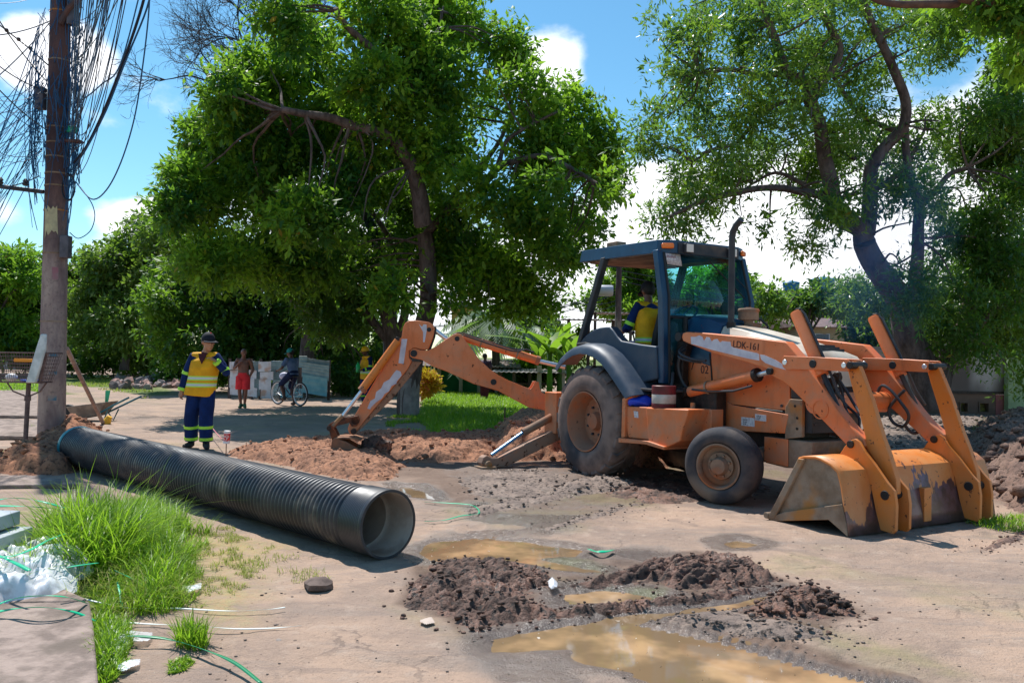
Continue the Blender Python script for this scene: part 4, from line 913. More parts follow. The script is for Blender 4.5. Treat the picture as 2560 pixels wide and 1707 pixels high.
# stabilizers -------------------------------------------------------------------
def stab(s):
    root = bpy.data.objects.new('stabilizer', None); COL.objects.link(root); root.parent = T
    q = tx(c5, [(1900, 1000), (1825, 1015), (1520, 1165), (1390, 1235), (1330, 1235), (1290, 1212), (1262, 1230), (1250, 1275), (1268, 1318), (1350, 1330), (1440, 1308), (1825, 1108), (1900, 1075)], -1.03)
    if s > 0: q = [(-a, b) for a, b in q]
    mb = MB(); mb.add([(-1.03 + t, y, max(z, .02)) for t in (-.07, .07) for y, z in q], [])
    n = len(q); mb.f = [tuple(range(n)), tuple(range(2 * n - 1, n - 1, -1))] + [(i, i + n, (i + 1) % n + n, (i + 1) % n) for i in range(n)]; mb.mi = [0] * len(mb.f)
    mb.build('stabilizer_leg', m_mudsteel if False else paint('muddy_orange', (.45, .16, .07), (.40, .2, .12), dusty=.9, dust=(.30, .20, .15), wear=.58) if s < 0 else m_or, root, 35, .008)
    a = tx(c5, [(1900, 870), (1590, 1040), (1345, 1215)], -1.03)
    if s > 0: a = [(-y, z) for y, z in a]
    mb = MB(); mb.tube([(-1.03, a[0][0], a[0][1]), (-1.03, a[1][0], a[1][1])], .055, 14); mb.build('cylinder_barrel', m_rimf, root, 40)
    mb = MB(); mb.tube([(-1.03, a[1][0], a[1][1]), (-1.03, a[2][0], a[2][1])], .026, 14); mb.build('cylinder_rod', mat('blue_steel_rod', (.25, .42, .62), .25, .8) if s < 0 else m_chrome, root, 40)
    f = TX(*c5(1290, 1290), -1.03); y_ = f[0] * (1 if s < 0 else -1)
    mb = MB(); mb.box(-1.19, -.87, y_ - .12, y_ + .10, .0, .045); mb.cyl((-1.16, y_ + .0, .07), (-.90, y_, .07), .05, 10); mb.build('stabilizer_foot', m_mudsteel, root, 35, .008)
both(stab)
mb = MB(); mb.box(-1.18, -.88, -.92, .92, .45, 1.02); mb.box(-.95, -.4, -.45, .45, .5, 1.1); part(mb, 'rear_frame', m_or, .01)
mb = MB(); mb.box(-1.38, -1.18, -.16, .16, .42, 1.05); part(mb, 'swing_post', m_or, .02)

# backhoe boom, swung out to the side ------------------------------------------------
P0 = (OX + FX * -1.32, OY + FY * -1.32); PB = (-2.37, 11.86)
bu = Vector((PB[0] - P0[0], PB[1] - P0[1], 0)).normalized(); bn = Vector((-bu.y, bu.x, 0))
if bn.y > 0: bn = -bn           # bn points to the camera side
Wt = Matrix.Translation((OX, OY, 0)) @ Matrix.Rotation(-TA, 4, 'Z'); Wi = Wt.inverted()
def BP(c, x, y, t=0.):
    px, py = c(x, y); d = ray(px, py)
    # plane through P0 + bn*t with normal bn
    k = (P0[0] * bn.x + P0[1] * bn.y + t) / (d[0] * bn.x + d[1] * bn.y)
    return Vector((d[0] * k, d[1] * k, H + d[2] * k))
def bplate(pts, t0, t1, tp, name, m, bevel=.008, parent=T, c=c5):
    base = [BP(c, x, y, tp) for x, y in pts]
    vs = [Wi @ (p + bn * (t0 - tp)) for p in base] + [Wi @ (p + bn * (t1 - tp)) for p in base]
    n = len(pts); mb = MB(); mb.add(vs, [tuple(range(n)), tuple(range(2 * n - 1, n - 1, -1))] + [(i, i + n, (i + 1) % n + n, (i + 1) % n) for i in range(n)])
    return mb.build(name, m, parent, 35, bevel)
def btube(pts, r, t, name, m, n=16, parent=T, bevel=0):
    mb = MB(); mb.tube([Wi @ BP(c5, x, y, t) for x, y in pts], r, n); return mb.build(name, m, parent, 40, bevel)
def bpin(x, y, r, t0, t1, name='boom_pin', m=m_blk, parent=T):
    p = BP(c5, x, y, t1); mb = MB(); mb.cyl(Wi @ p, Wi @ (p + bn * (t0 - t1)), r, 18); return mb.build(name, m, parent, 40, .004)
boomP = [(706, 440), (704, 405), (722, 382), (745, 378), (790, 393), (850, 394), (905, 365), (1040, 272), (1075, 260), (1108, 270), (1135, 310), (1205, 405), (1250, 465), (1330, 540), (1400, 590), (1480, 630), (1560, 662), (1650, 698), (1665, 680), (1685, 640), (1715, 640), (1722, 690), (1740, 725), (1830, 772), (1900, 790), (1900, 905), (1810, 872), (1640, 842), (1500, 768), (1400, 712), (1200, 655), (1000, 562), (880, 518), (800, 470), (722, 452)]
bplate(boomP, .135, .11, .135, 'boom', m_or); bplate(boomP, -.135, -.11, .135, 'boom_inner_plate', m_or)
webP = [(880, 505), (1000, 552), (1200, 645), (1400, 702), (1640, 832), (1800, 862), (1815, 780), (1560, 680), (1400, 612), (1220, 470), (1120, 330), (1060, 300), (900, 400)]
bplate(webP, .11, -.11, .135, 'boom_web', m_or)
stickP = [(640, 290), (650, 215), (668, 180), (700, 160), (760, 160), (850, 172), (885, 190), (912, 225), (905, 270), (885, 340), (835, 398), (830, 440), (800, 480), (740, 545), (680, 625), (560, 770), (440, 905), (325, 1005), (290, 1050), (262, 1065), (228, 1042), (215, 1010), (235, 960), (285, 880), (420, 650), (560, 420), (600, 330)]
bplate([(640, 290), (650, 215), (668, 180), (700, 160), (760, 160), (850, 172), (885, 190), (900, 225), (888, 290), (850, 390), (795, 390), (740, 375), (700, 400), (700, 450), (720, 480), (690, 540), (560, 700), (430, 850), (300, 1010), (262, 1060), (228, 1042), (215, 1010), (235, 960), (285, 880), (420, 650), (560, 420), (600, 330)], .10, -.10, .10, 'dipper_arm', m_or, .012)
bplate([(720, 480), (800, 485), (740, 560), (560, 780), (320, 1010), (262, 1062), (300, 1012), (430, 850), (560, 700), (690, 540)], .075, -.12, .09, 'dipper_back', paint('shaded_worn_paint', (.30, .11, .045), (.24, .12, .07), dusty=.5, wear=.57), .006)  # shaded underside of the dipper, its shade put into a browner worn paint
bplate([(880, 200), (915, 215), (905, 290), (870, 390), (840, 395), (870, 310)], .06, -.06, .09, 'dipper_slot', m_grease, .004)
for pts in ([(640, 305), (684, 305), (655, 500), (615, 494)], [(775, 188), (800, 210), (812, 190), (835, 192), (838, 230), (820, 330), (808, 330), (808, 250)], [(632, 560), (640, 590), (600, 640), (600, 655), (560, 672), (540, 715), (505, 735), (485, 770), (440, 800), (400, 840), (395, 855), (370, 850), (395, 790), (430, 770), (440, 720), (480, 690), (500, 645), (545, 620), (580, 570), (600, 548)]):
    bplate(pts, .1015, .1, .1015, 'white_decal', m_white, 0)
bpin(735, 418, .050, -.15, .15); bpin(855, 232, .032, -.12, .112); bpin(604, 305, .032, -.12, .112); bpin(1075, 303, .036, -.15, .148); bpin(1361, 642, .044, -.15, .142)
btube([(1120, 290), (1700, 472)], .062, 0, 'stick_cylinder', m_or); btube([(1690, 468), (1720, 478)], .068, 0, 'cylinder_gland', m_rim)
btube([(1715, 478), (1920, 525)], .032, 0, 'cylinder_rod', m_chrome)
btube([(905, 238), (1000, 312)], .034, 0, 'cylinder_rod', m_chrome)
btube([(1000, 312), (1075, 303)], .04, 0, 'rod_eye', m_dark)
for x, y in ((1262, 335), (1545, 424)):
    p = BP(c5, x, y, 0); dd = (BP(c5, 1700, 472) - BP(c5, 1120, 290)).normalized()
    mb = MB(); mb.tube([Wi @ (p - dd * .01), Wi @ (p + dd * .01)], .070, 18); mb.build('pipe_clamp', m_mudsteel, T, 40)
btube([(1040, 270), (1080, 255), (1130, 262), (1300, 320), (1500, 380), (1640, 395), (1680, 410)], .012, .03, 'hydraulic_pipe', m_dark, 8)
btube([(1050, 280), (1090, 268), (1140, 280), (1300, 335), (1500, 398), (1560, 400), (1620, 385), (1670, 412)], .010, .06, 'hydraulic_pipe', m_dark, 8)
btube([(612, 320), (335, 695)], .058, .13, 'bucket_cylinder', m_or2); btube([(350, 680), (165, 925)], .026, .13, 'cylinder_rod', m_chrome); btube([(345, 690), (325, 712)], .066, .13, 'cylinder_gland', m_rim)
btube([(180, 905), (100, 985)], .03, .13, 'rod_end', m_mudsteel)
# linkage
m_lever = varied('greasy_rust_paint', (.20, .055, .02), (.04, .02, .015), 7, .55, .4, .006)
for t in (.15, -.13):
    bplate([(55, 990), (80, 965), (150, 935), (240, 915), (300, 905), (315, 940), (290, 985), (250, 990), (230, 960), (130, 985), (85, 1030), (60, 1020)], t, t - .03, .13, 'bucket_lever', m_lever, .005)
    bplate([(70, 1020), (110, 1010), (135, 1060), (150, 1130), (105, 1130), (85, 1070)], t - .02, t - .05, .13, 'bucket_link_plate', m_lever, .005)
bpin(70, 1005, .035, -.15, .16, m=m_grease); bpin(275, 945, .06, -.14, .15, m=m_grease); bpin(262, 1030, .04, -.16, .16, m=m_grease)
# digging bucket
bw = .24
dig = [(98, 1110), (108, 1094), (135, 1088), (300, 1088), (310, 1110), (180, 1110), (130, 1115)]
side_ = [(100, 1112), (112, 1092), (140, 1090), (200, 1108), (375, 1205), (372, 1228), (350, 1242), (250, 1240), (160, 1225), (100, 1215), (96, 1160)]
m_dbk = varied('earth_stained_bucket', (.34, .16, .085), (.22, .115, .075), 6, .8, .4, .008)
for t in (bw, -bw + .03): bplate(side_, t, t - .03, bw, 'bucket_side', m_dbk, .006)
shell_ = [(375, 1215), (350, 1244), (250, 1244), (160, 1232), (98, 1222), (90, 1160), (97, 1110), (110, 1088), (180, 1082), (260, 1085), (320, 1100)]
base = [BP(c5, x, y, bw) for x, y in shell_]
mb = MB(); n_ = len(base); mb.add([Wi @ (p - bn * k) for k in np.linspace(0, 2 * bw, 4) for p in base], [(j * n_ + i, j * n_ + i + 1, (j + 1) * n_ + i + 1, (j + 1) * n_ + i) for j in range(3) for i in range(n_ - 1)])
mb.build('digging_bucket', m_dbk, T, 35, thick=.02)
for k in range(5):
    p = BP(c5, 385, 1222, bw) - bn * (.02 + k * (2 * bw - .04) / 4); q2 = BP(c5, 425, 1232, bw) - bn * (.02 + k * (2 * bw - .04) / 4)
    mb = MB(); mb.tube([Wi @ (p + (p - q2) * .3), Wi @ q2], [.03, .012], 6); mb.build('bucket_tooth', m_mudsteel, T, 40)
mb = MB(); pc = BP(c5, 440, 1150, 0)
mb.ball(Wi @ pc, .20, 14, (1.1, 1.1, .8)); so_ = mb.build('soil_load', m_mud, T, 0)
import bmesh
bm = bmesh.new(); bm.from_mesh(so_.data); bmesh.ops.remove_doubles(bm, verts=bm.verts, dist=.001); bmesh.ops.subdivide_edges(bm, edges=bm.edges, cuts=1, use_grid_fill=True)
from mathutils import noise as mnoise
for v in bm.verts: v.co += Vector(mnoise.noise_vector(v.co * 9)) * .07 + Vector(mnoise.noise_vector(v.co * 25)) * .025
bm.to_mesh(so_.data); bm.free()

# loose things carried on the tractor
a_ = TL(*c7(1015, 530), -.86); wp = Wt @ Vector((a_[0] - .03, -.86, a_[1] - .01))
tin = thing('paint_tin', 'round dark red and white tin standing on the orange battery box', 'tin', wp)
m_tinr = varied('dark_red_tin', (.17, .02, .03), (.10, .02, .02), 8, .5, .1, .002)
m_tinw = varied('white_tin_band', (.55, .5, .45), (.4, .36, .32), 8, .5, .1, .002)
mb = MB(); mb.lathe([(0, 0), (.135, 0), (.14, .01), (.14, .055), (.135, .06)], 28); mb.build('tin_base', m_tinr, tin)
mb = MB(); mb.lathe([(.136, .06), (.139, .065), (.139, .16), (.136, .165)], 28); mb.build('tin_band', m_tinw, tin)
mb = MB(); mb.lathe([(.136, .165), (.14, .17), (.14, .26), (.128, .268), (.128, .262), (0, .262)], 28); mb.build('tin_body', m_tinr, tin)
a_ = TL(*c7(820, 515), -.84); wp = Wt @ Vector((a_[0] + .02, -.84, a_[1] + .05))
mb = MB(); mb.ball((0, 0, 0), .12, 18, (1.5, .8, .55)); bg_ = mb.build('plastic_bag', mat('bright_blue_plastic', (.02, .06, .62), .3), None, 60, loc=wp)
bm = bmesh.new(); bm.from_mesh(bg_.data)
for v in bm.verts: v.co += Vector(mnoise.noise_vector(v.co * 16)) * .035
bm.to_mesh(bg_.data); bm.free(); tag(bg_, 'crumpled bright blue plastic bag tucked in the tool box beside the tin', 'bag')
# ---------------------------------------------------------------- black corrugated pipe
PA = Vector((-.887, 6.06, .255)); PBf = Vector((-5.52, 10.52, .265))
pax = (PBf - PA).normalized(); PL = (PBf - PA).length
pipe = thing('drain_pipe', 'long black corrugated plastic drain pipe lying on the ground', 'pipe', PA)
Mp = pax.to_track_quat('Z', 'Y').to_matrix().to_4x4()
def pipe_nodes(t, p):
    q = NT(t); v = q.co('Object'); n = q.noise(2.2, 6, .65, v)
    c = q.mix(q.mr(n, .45, .75), (.022, .024, .031), (.10, .085, .08))
    c = q.mix(q.mr(q.noise(1.3, 5, .6, v), .60, .72), c, (.22, .17, .13))
    q.l(c, p.inputs['Base Color']); q.l(q.mr(n, .3, .7, .34, .62), p.inputs['Roughness'])
m_pipe = mat('black_polyethylene', (.03, .03, .04), .4, 0, pipe_nodes, .5)
m_liner = varied('pale_pipe_liner', (.42, .36, .31), (.30, .24, .20), 4, .5, .1, .003, c=(.22, .16, .12))
pr = [(.236, .0), (.25, .0), (.254, .01), (.254, .03)]
for k in range(13): h = .04 + k * .019; pr += [(.2505, h), (.2535, h + .006), (.2535, h + .012), (.2505, h + .017)]
h = .31; nr = 108; pitch = (PL - .33) / nr
for k in range(nr):
    pr += [(.228, h), (.229, h + pitch * .16), (.243, h + pitch * .28), (.247, h + pitch * .42), (.247, h + pitch * .66), (.243, h + pitch * .8), (.229, h + pitch * .92)]; h += pitch
mb = MB(); mb.lathe(pr, 56, Mp); mb.build('corrugated_wall', m_pipe, pipe, 60)
mb = MB(); mb.lathe([(.236, .0), (.232, .004), (.230, .26), (.222, .29), (.208, .30), (.206, PL)], 56, Mp); mb.build('pipe_liner', m_liner, pipe, 50)
mb = MB(); mb.lathe([(.235, -.004), (.2545, -.003), (.256, .008), (.25, .012), (.235, .008)], 56, Mp, True); mb.build('pipe_rim', m_pipe, pipe, 60)
mb = MB(); mb.lathe([(.20, PL - .04), (.250, PL - .05), (.256, PL - .02), (.256, PL + .02), (.24, PL + .035), (.20, PL + .03)], 48, Mp); mb.build('teal_end_seal', mat('teal_plastic', (.01, .20, .24), .4), pipe, 60)
tr_ = Mp @ Vector((.19, -.06, .4)); 
text('stamp', 'DN 400', .035, Mp @ Vector((.2, 0, .5)), (0, 0, 0), m_decal, pipe, .0003) if False else None

# ---------------------------------------------------------------- utility pole
base = AT(128, 1105, 13.3); top_ = AT(152, 0, 13.3)
pv = (Vector(top_) - Vector(base)).normalized(); base = Vector(base) - pv * .3
pole = thing('utility_pole', 'weathered concrete utility pole crowded with cables and a small white bin basket beside it', 'utility pole', (base.x, base.y, 0))
pole['label'] = 'tall weathered concrete utility pole tangled with cables'
def conc_nodes(t, p):
    q = NT(t); v = q.co('Object'); z = q.sep(v)[2]
    n = q.noise(3, 7, .65, q.co('Object', (1, 1, .35))); n2 = q.noise(14, 6, .7, v)
    lowc = q.mix(q.mr(n, .35, .65), (.40, .31, .27), (.20, .14, .14)); hic = q.mix(q.mr(n, .3, .6), (.17, .085, .075), (.075, .045, .05))
    c = q.mix(q.mr(q.m('ADD', z, q.m('MULTIPLY', q.m('SUBTRACT', n, .5), 1.5)), 2.2, 4.4), lowc, hic)
    c = q.mix(q.m('MULTIPLY', q.mr(n2, .52, .7), .6), c, (.10, .075, .075))
    q.l(c, p.inputs['Base Color']); q.l(q.bump(n2, .5, .012), p.inputs['Normal'])
m_conc = mat('stained_concrete', (.35, .3, .28), .9, 0, conc_nodes)
LZ = 9.2
def PP(z, off=0., ang=0.):      # point on the pole axis at height z in pole-local coordinates
    k = (z - base.z) / pv.z; return Vector((pv.x * k + math.cos(ang) * off, pv.y * k + math.sin(ang) * off, z))
def prad(z): return .205 - .0075 * z
mb = MB(); mb.tube([PP(z) for z in np.linspace(-.3, LZ, 14)], [prad(z) for z in np.linspace(-.3, LZ, 14)], 28); mb.build('pole_shaft', m_conc, pole, 50)
for z in (3.05, 3.75, 4.15, 4.62, 4.85, 6.2, 7.0, 5.1, 4.35, 1.95):
    mb = MB(); mb.tube([PP(z - .012), PP(z + .012)], prad(z) + .008, 28); mb.build('steel_band', m_mudsteel, pole, 40)
mb = MB(); q_ = PP(3.35); mb.box(q_.x + .03, q_.x + .03 + .012, -.2, -.2, 0, 0)
cap = []
for a in np.linspace(-2.1, -1.0, 8): cap.append(a)
mb = MB(); vs = []; rag = [.02, -.03, .03, .0, -.04, .02, -.02, .03]; rag2 = [-.10, .02, -.05, -.02, .03, .0, .02, -.04]
for i, a in enumerate(cap): vs += [tuple(PP(3.78 + rag[i], prad(3.6) + .006, a)), tuple(PP(3.38 + rag2[i], prad(3.4) + .006, a + .1))]
mb.add(vs, [(2 * i, 2 * i + 1, 2 * i + 3, 2 * i + 2) for i in range(7)]); mb.build('torn_poster', varied('torn_yellow_paper', (.55, .50, .30), (.40, .36, .24), 9, .9, .1, .002), pole, 0, thick=.004)
def pbox(name, x, z, w_, h_, m, dy=-.12, d=.14):
    c = PP(z); mb = MB(); mb.box(c.x + x - w_ / 2, c.x + x + w_ / 2, dy - d / 2, dy + d / 2, z - h_ / 2, z + h_ / 2); return mb.build(name, m, pole, 35, .012)
m_gbox = varied('grey_box', (.12, .115, .14), (.06, .06, .075), 6, .5, .1, .003)
pbox('junction_box', .235, 3.15, .14, .36, m_gbox); pbox('junction_box', -.22, 5.55, .13, .36, m_gbox); pbox('cable_closure', .26, 7.0, .12, .5, m_gbox)
pbox('green_lamp', .30, 5.05, .12, .10, mat('green_plastic', (.01, .45, .25), .4)); pbox('bracket_plate', .27, 4.86, .36, .05, varied('rusty_plate', (.16, .07, .06), (.09, .05, .05), 6, .7))
# cross arm on the left with insulators, upper strut to the right
c = PP(4.02); mb = MB(); mb.tube([(c.x - .1, -.2, 4.02), (c.x - 1.6, -.35, 4.16)], .035, 8); xa = mb.build('cross_arm', m_dark, pole, 35)
for k in (.35, .75, 1.05, 1.35):
    mb = MB(); mb.lathe([(0, 0), (.03, 0), (.05, .02), (.03, .05), (.045, .07), (.02, .11), (0, .12)], 10, Matrix.Translation((c.x - k, -.27, 4.08 + k * .05))); mb.build('insulator', m_dark, xa, 40)
mb = MB(); a0 = PP(6.9); mb.tube([(a0.x + .1, -.18, 6.75), (a0.x + .25, -.2, 7.0), (a0.x + 1.3, -.5, 7.7)], [.05, .045, .04], 8); mb.build('strut_arm', varied('rusty_strut', (.07, .045, .045), (.12, .06, .05), 6, .7), pole, 40)
mb = MB(); mb.tube([(a0.x - .12, -.1, 6.1), (a0.x - .45, -.1, 6.38), (a0.x - 1.2, -.15, 6.95)], .012, 6)
for k in range(5): mb.ball((a0.x - .4 - .2 * k, -.12, 6.36 + k * .145), .035, 8)
mb.build('spacer_rod', m_dark, pole, 40)
# tangle of slack cable around the pole
mb = MB(); r_ = np.random.default_rng(5)
for k in range(46):
    z0 = r_.uniform(4.2, 7.4); a0_ = r_.uniform(-3.1, .1); pts = []
    for j in range(10):
        pts.append(PP(z0 + math.sin(j * .7 + k) * .25 + j * r_.uniform(-.06, .06), prad(z0) + .03 + r_.uniform(0, .16), a0_ + j * .16))
    mb.tube(pts, r_.uniform(.004, .009), 5)
for k in range(34):
    s_ = 1 if r_.random() < .6 else -1; z0 = r_.uniform(4.9, 7.1); z1 = r_.uniform(3.3, 4.9); x0 = s_ * r_.uniform(.19, .30); am = r_.uniform(.02, .20); ph = r_.uniform(0, .8); pts = []
    for j in range(9):
        t = j / 8; pts.append(PP(z0 + (z1 - z0) * t) + Vector((x0 + (math.sin(t * 3.1) * am + .02 * math.sin(t * 9 + ph * 8)) * s_, -.15, 0)))
    mb.tube(pts, r_.uniform(.004, .008), 5)
m_cable = mat('black_cable', (.012, .016, .03), .5); m_cableb = mat('blue_black_cable', (.015, .085, .20), .5)
o_ = mb.build('slack_cable', m_cableb, pole, 60); o_['kind'] = 'stuff'
mb = MB(); cc = PP(3.95) ; mb.lathe([(.13 + .012 * math.cos(a), .014 * math.sin(a)) for a in np.linspace(0, 2 * math.pi, 7)[:-1]], 20, Matrix.Translation((cc.x + .30, -.2, 4.1)) @ Matrix.Rotation(R_(90), 4, 'X') @ Matrix.Diagonal((.8, 1.6, 1, 1)), True); mb.build('cable_coil', m_cable, pole, 60)
# graffiti bands of blue paint
for z, w_ in ((1.40, .05), (1.12, .06), (.72, .08)):
    mb = MB(); vs = []
    for i, a in enumerate(np.linspace(-1.35, -.75, 6)): vs += [tuple(PP(z + w_ / 2, prad(z) + .003, a)), tuple(PP(z - w_ / 2, prad(z) + .003, a))]
    mb.add(vs, [(2 * i, 2 * i + 1, 2 * i + 3, 2 * i + 2) for i in range(5)]); mb.build('blue_paint_mark', varied('flaking_blue_paint', (.03, .18, .28), (.3, .26, .25), 9, .9, 0, 0), pole, 0)
for z, w_ in ((2.72, .2),):
    mb = MB(); vs = []
    for i, a in enumerate(np.linspace(-1.3, -.8, 6)): vs += [tuple(PP(z + w_ / 2, prad(z) + .003, a)), tuple(PP(z - w_ / 2, prad(z) + .003, a))]
    mb.add(vs, [(2 * i, 2 * i + 1, 2 * i + 3, 2 * i + 2) for i in range(5)]); mb.build('pink_paint_mark', varied('faded_pink_paint', (.33, .14, .17), (.28, .22, .22), 7, .9, 0, 0), pole, 0)

def sag(a, b, s, n=14):
    a, b = Vector(a), Vector(b); return [a.lerp(b, t) - Vector((0, 0, s * 4 * t * (1 - t))) for t in np.linspace(0, 1, n)]
def cable(pts, r, m, label, group):
    mb = MB(); mb.tube(pts, r, 5, False); return tag(mb.build('cable', m, None, 60, fixn=False), label, 'cable', group)
bw_ = Vector((base.x, base.y, 0)); r_ = np.random.default_rng(11)
LG = 'cables fanning out left of the utility pole'; RG = 'cables rising to the right of the utility pole'
for k in range(52):
    z0 = r_.choice([r_.uniform(4.6, 5.8), r_.uniform(5.6, 7.3)], p=[.7, .3])
    a = bw_ + PP(z0) + Vector((-.19, -.1, 0))
    if r_.random() < .72: e = AT(-140, r_.uniform(420, 860) , r_.uniform(11, 14)); s = r_.uniform(-.15, .12)
    else: e = AT(-140, r_.uniform(-80, 300), r_.uniform(9, 13)); s = r_.uniform(.05, .5)
    cable(sag(a, e, s, 10), r_.uniform(.0035, .0065), m_cableb if r_.random() < .75 else m_cable, 'thin dark cable fanning left from the utility pole', LG)
for k in range(40):
    z0 = r_.uniform(4.3, 6.9)
    a = bw_ + PP(z0) + Vector((.2 + r_.uniform(0, .12), -.12, 0)); e = AT(r_.uniform(190, 330), -70, r_.uniform(8, 11))
    cable(sag(a, e, r_.uniform(.1, .9), 14), r_.uniform(.0035, .0075), m_cableb if r_.random() < .7 else m_cable, 'thin dark cable rising right from the utility pole', RG)
def spx(pts, Y0, Y1):
    P_ = [Vector(AT(x / 2.7516, y / 2.7516, Y0 + (Y1 - Y0) * i / (len(pts) - 1))) for i, (x, y) in enumerate(pts)]; o = []
    for i in range(len(P_) - 1):
        p0 = P_[max(i - 1, 0)]; p1 = P_[i]; p2 = P_[i + 1]; p3 = P_[min(i + 2, len(P_) - 1)]
        for k in range(6):
            t = k / 6; o.append(.5 * ((2 * p1) + (-p0 + p2) * t + (2 * p0 - 5 * p1 + 4 * p2 - p3) * t * t + (-p0 + 3 * p1 - 3 * p2 + p3) * t ** 3))
    return o + [P_[-1]]
cable(spx([(1035, -200), (1020, 120), (975, 500), (920, 830), (830, 1120), (730, 1310), (630, 1370), (520, 1250)], 11, 13.1), .011, m_cableb, 'longest drooping cable looping back up to the pole', None)
cable(spx([(1040, -200), (960, 100), (850, 420), (720, 750), (600, 1000), (510, 1120)], 11, 13.1), .020, m_cable, 'thick double cable dropping from upper right to the pole', None)
cable(spx([(1060, -200), (1010, 60), (860, 430), (730, 760), (590, 1030), (505, 1150)], 11, 13.1), .013, m_cableb, 'thinner cable running alongside the thick double cable', None)
cable(spx([(1000, -200), (830, 440), (700, 580), (600, 665), (540, 700)], 11, 13.1), .010, m_cableb, 'cable bending sharply below the white cloud toward the pole', None)
cable(spx([(530, 1260), (600, 1350), (640, 1420), (652, 1500), (620, 1590), (540, 1640), (480, 1600)], 13.1, 13.2), .008, m_cableb, 'small loop of cable hanging under the grey box', None)
for (a, b), lab in zip((((-100, 250), (345, 145)), ((-100, 600), (340, 160)), ((-100, 380), (270, 610)), ((-60, 60), (320, 560)), ((-60, 560), (330, 900)), ((-100, 1300), (270, 1210))), ('nearly level taut cable across the top left cloud', 'taut cable rising steeply past the top left cloud', 'taut cable falling toward the left side box on the pole', 'taut cable falling from the top left corner to the pole', 'taut cable falling toward the green lamp height on the pole', 'taut cable just below the pole cross arm')):
    e0 = AT(a[0] / 2.75, a[1] / 2.75, 10.5); e1 = AT(b[0] / 2.75, b[1] / 2.75, 13.1)
    cable(sag(e0, e1, .05, 8), .009, m_cable, lab, 'taut cables left of the pole')

# ---------------------------------------------------------------- litter basket on a post
bx, by = G(62, 1122)[:2]
binb = thing('litter_basket', 'wire litter basket on a thin rusty post in front of the utility pole', 'litter basket', (bx, by, 0))
m_wire = varied('rusty_wire', (.11, .065, .06), (.18, .12, .11), 12, .7, 0, 0)
mb = MB(); mb.cyl((0, 0, -.1), (.03, 0, 1.0), .033, 12); mb.cyl((.02, 0, .72), (.022, 0, .80), .045, 12); mb.build('post', m_wire, binb)
mb = MB()
for s in (-1, 1): mb.tube([(.02, 0, .78), (.2 * s, 0, .86), (.30 * s, 0, 1.0)], .012, 6)
mb.build('brace', m_wire, binb)
def rect(z, w_, d): return [(-w_, -d, z), (w_, -d, z), (w_, d, z), (-w_, d, z), (-w_, -d, z)]
mb = MB()
for k in range(9):
    t = k / 8; z = 1.0 + .44 * t
    mb.tube(rect(z, .29 + .12 * t, .16 + .05 * t), .010 if k in (0, 8) else .0035, 5)
for k in range(21):
    u = -1 + 2 * k / 20
    for s in (-1, 1): mb.tube([(u * .29, s * .16, 1.0), (u * .41, s * .21, 1.44)], .0035, 4)
for k in range(9):
    u = -1 + 2 * k / 8
    mb.tube([(-.29, u * .16, 1.0), (-.41, u * .21, 1.44)], .0035, 4); mb.tube([(.29, u * .16, 1.0), (.41, u * .21, 1.44)], .0035, 4)
    mb.tube([(-.29, u * .16, 1.0), (.29, u * .16, 1.0)], .0035, 4)
mb.build('wire_basket', m_wire, binb)
for s in (-1, 1):
    mb = MB(); mb.tube([(s * .29, -.165, 1.0), (s * .41, -.215, 1.45)], .022, 6); mb.build('side_bar', m_wire, binb)
m_foam = varied('dirty_foam', (.70, .74, .74), (.50, .55, .54), 6, .8, .1, .004)
mb = MB(); mb.loft([[(.12, -.24, 1.00), (.27, -.24, 1.00), (.27, -.19, 1.00), (.12, -.19, 1.00)], [(.28, -.28, 1.50), (.42, -.28, 1.50), (.42, -.23, 1.50), (.28, -.23, 1.50)], [(.345, -.28, 1.72), (.43, -.28, 1.72), (.43, -.24, 1.72), (.345, -.24, 1.72)]])
tag(mb.build('foam_board', m_foam, None, 35, .015, loc=(bx, by, 0)), 'tall dirty white foam board leaning in the litter basket', 'foam board')
mb = MB(); mb.ball((0, 0, 0), .075, 12, (1.2, 1, .8)); tag(mb.build('plastic_bag', mat('white_plastic', (.75, .75, .78), .35), None, 50, loc=(bx - .20, by - .05, 1.07)), 'small crumpled white bag at the left of the litter basket', 'bag')
mb = MB(); mb.lathe([(0, 0), (.13, 0), (.15, .02), (.15, .03), (0, .03)], 20); tag(mb.build('blue_lid', mat('blue_plastic', (.02, .07, .5), .35), None, 40, loc=(bx + .08, by - .02, 1.01)), 'flat blue plastic lid on the floor of the litter basket', 'lid')
mb = MB(); mb.box(-.14, .14, -.01, .01, -.025, .025); tag(mb.build('orange_strip', mat('orange_plastic', (.8, .28, .02), .5), None, 35, .006, loc=(bx + .06, by - .20, 1.33)), 'short orange plastic strip hung on the litter basket wires', 'plastic strip')

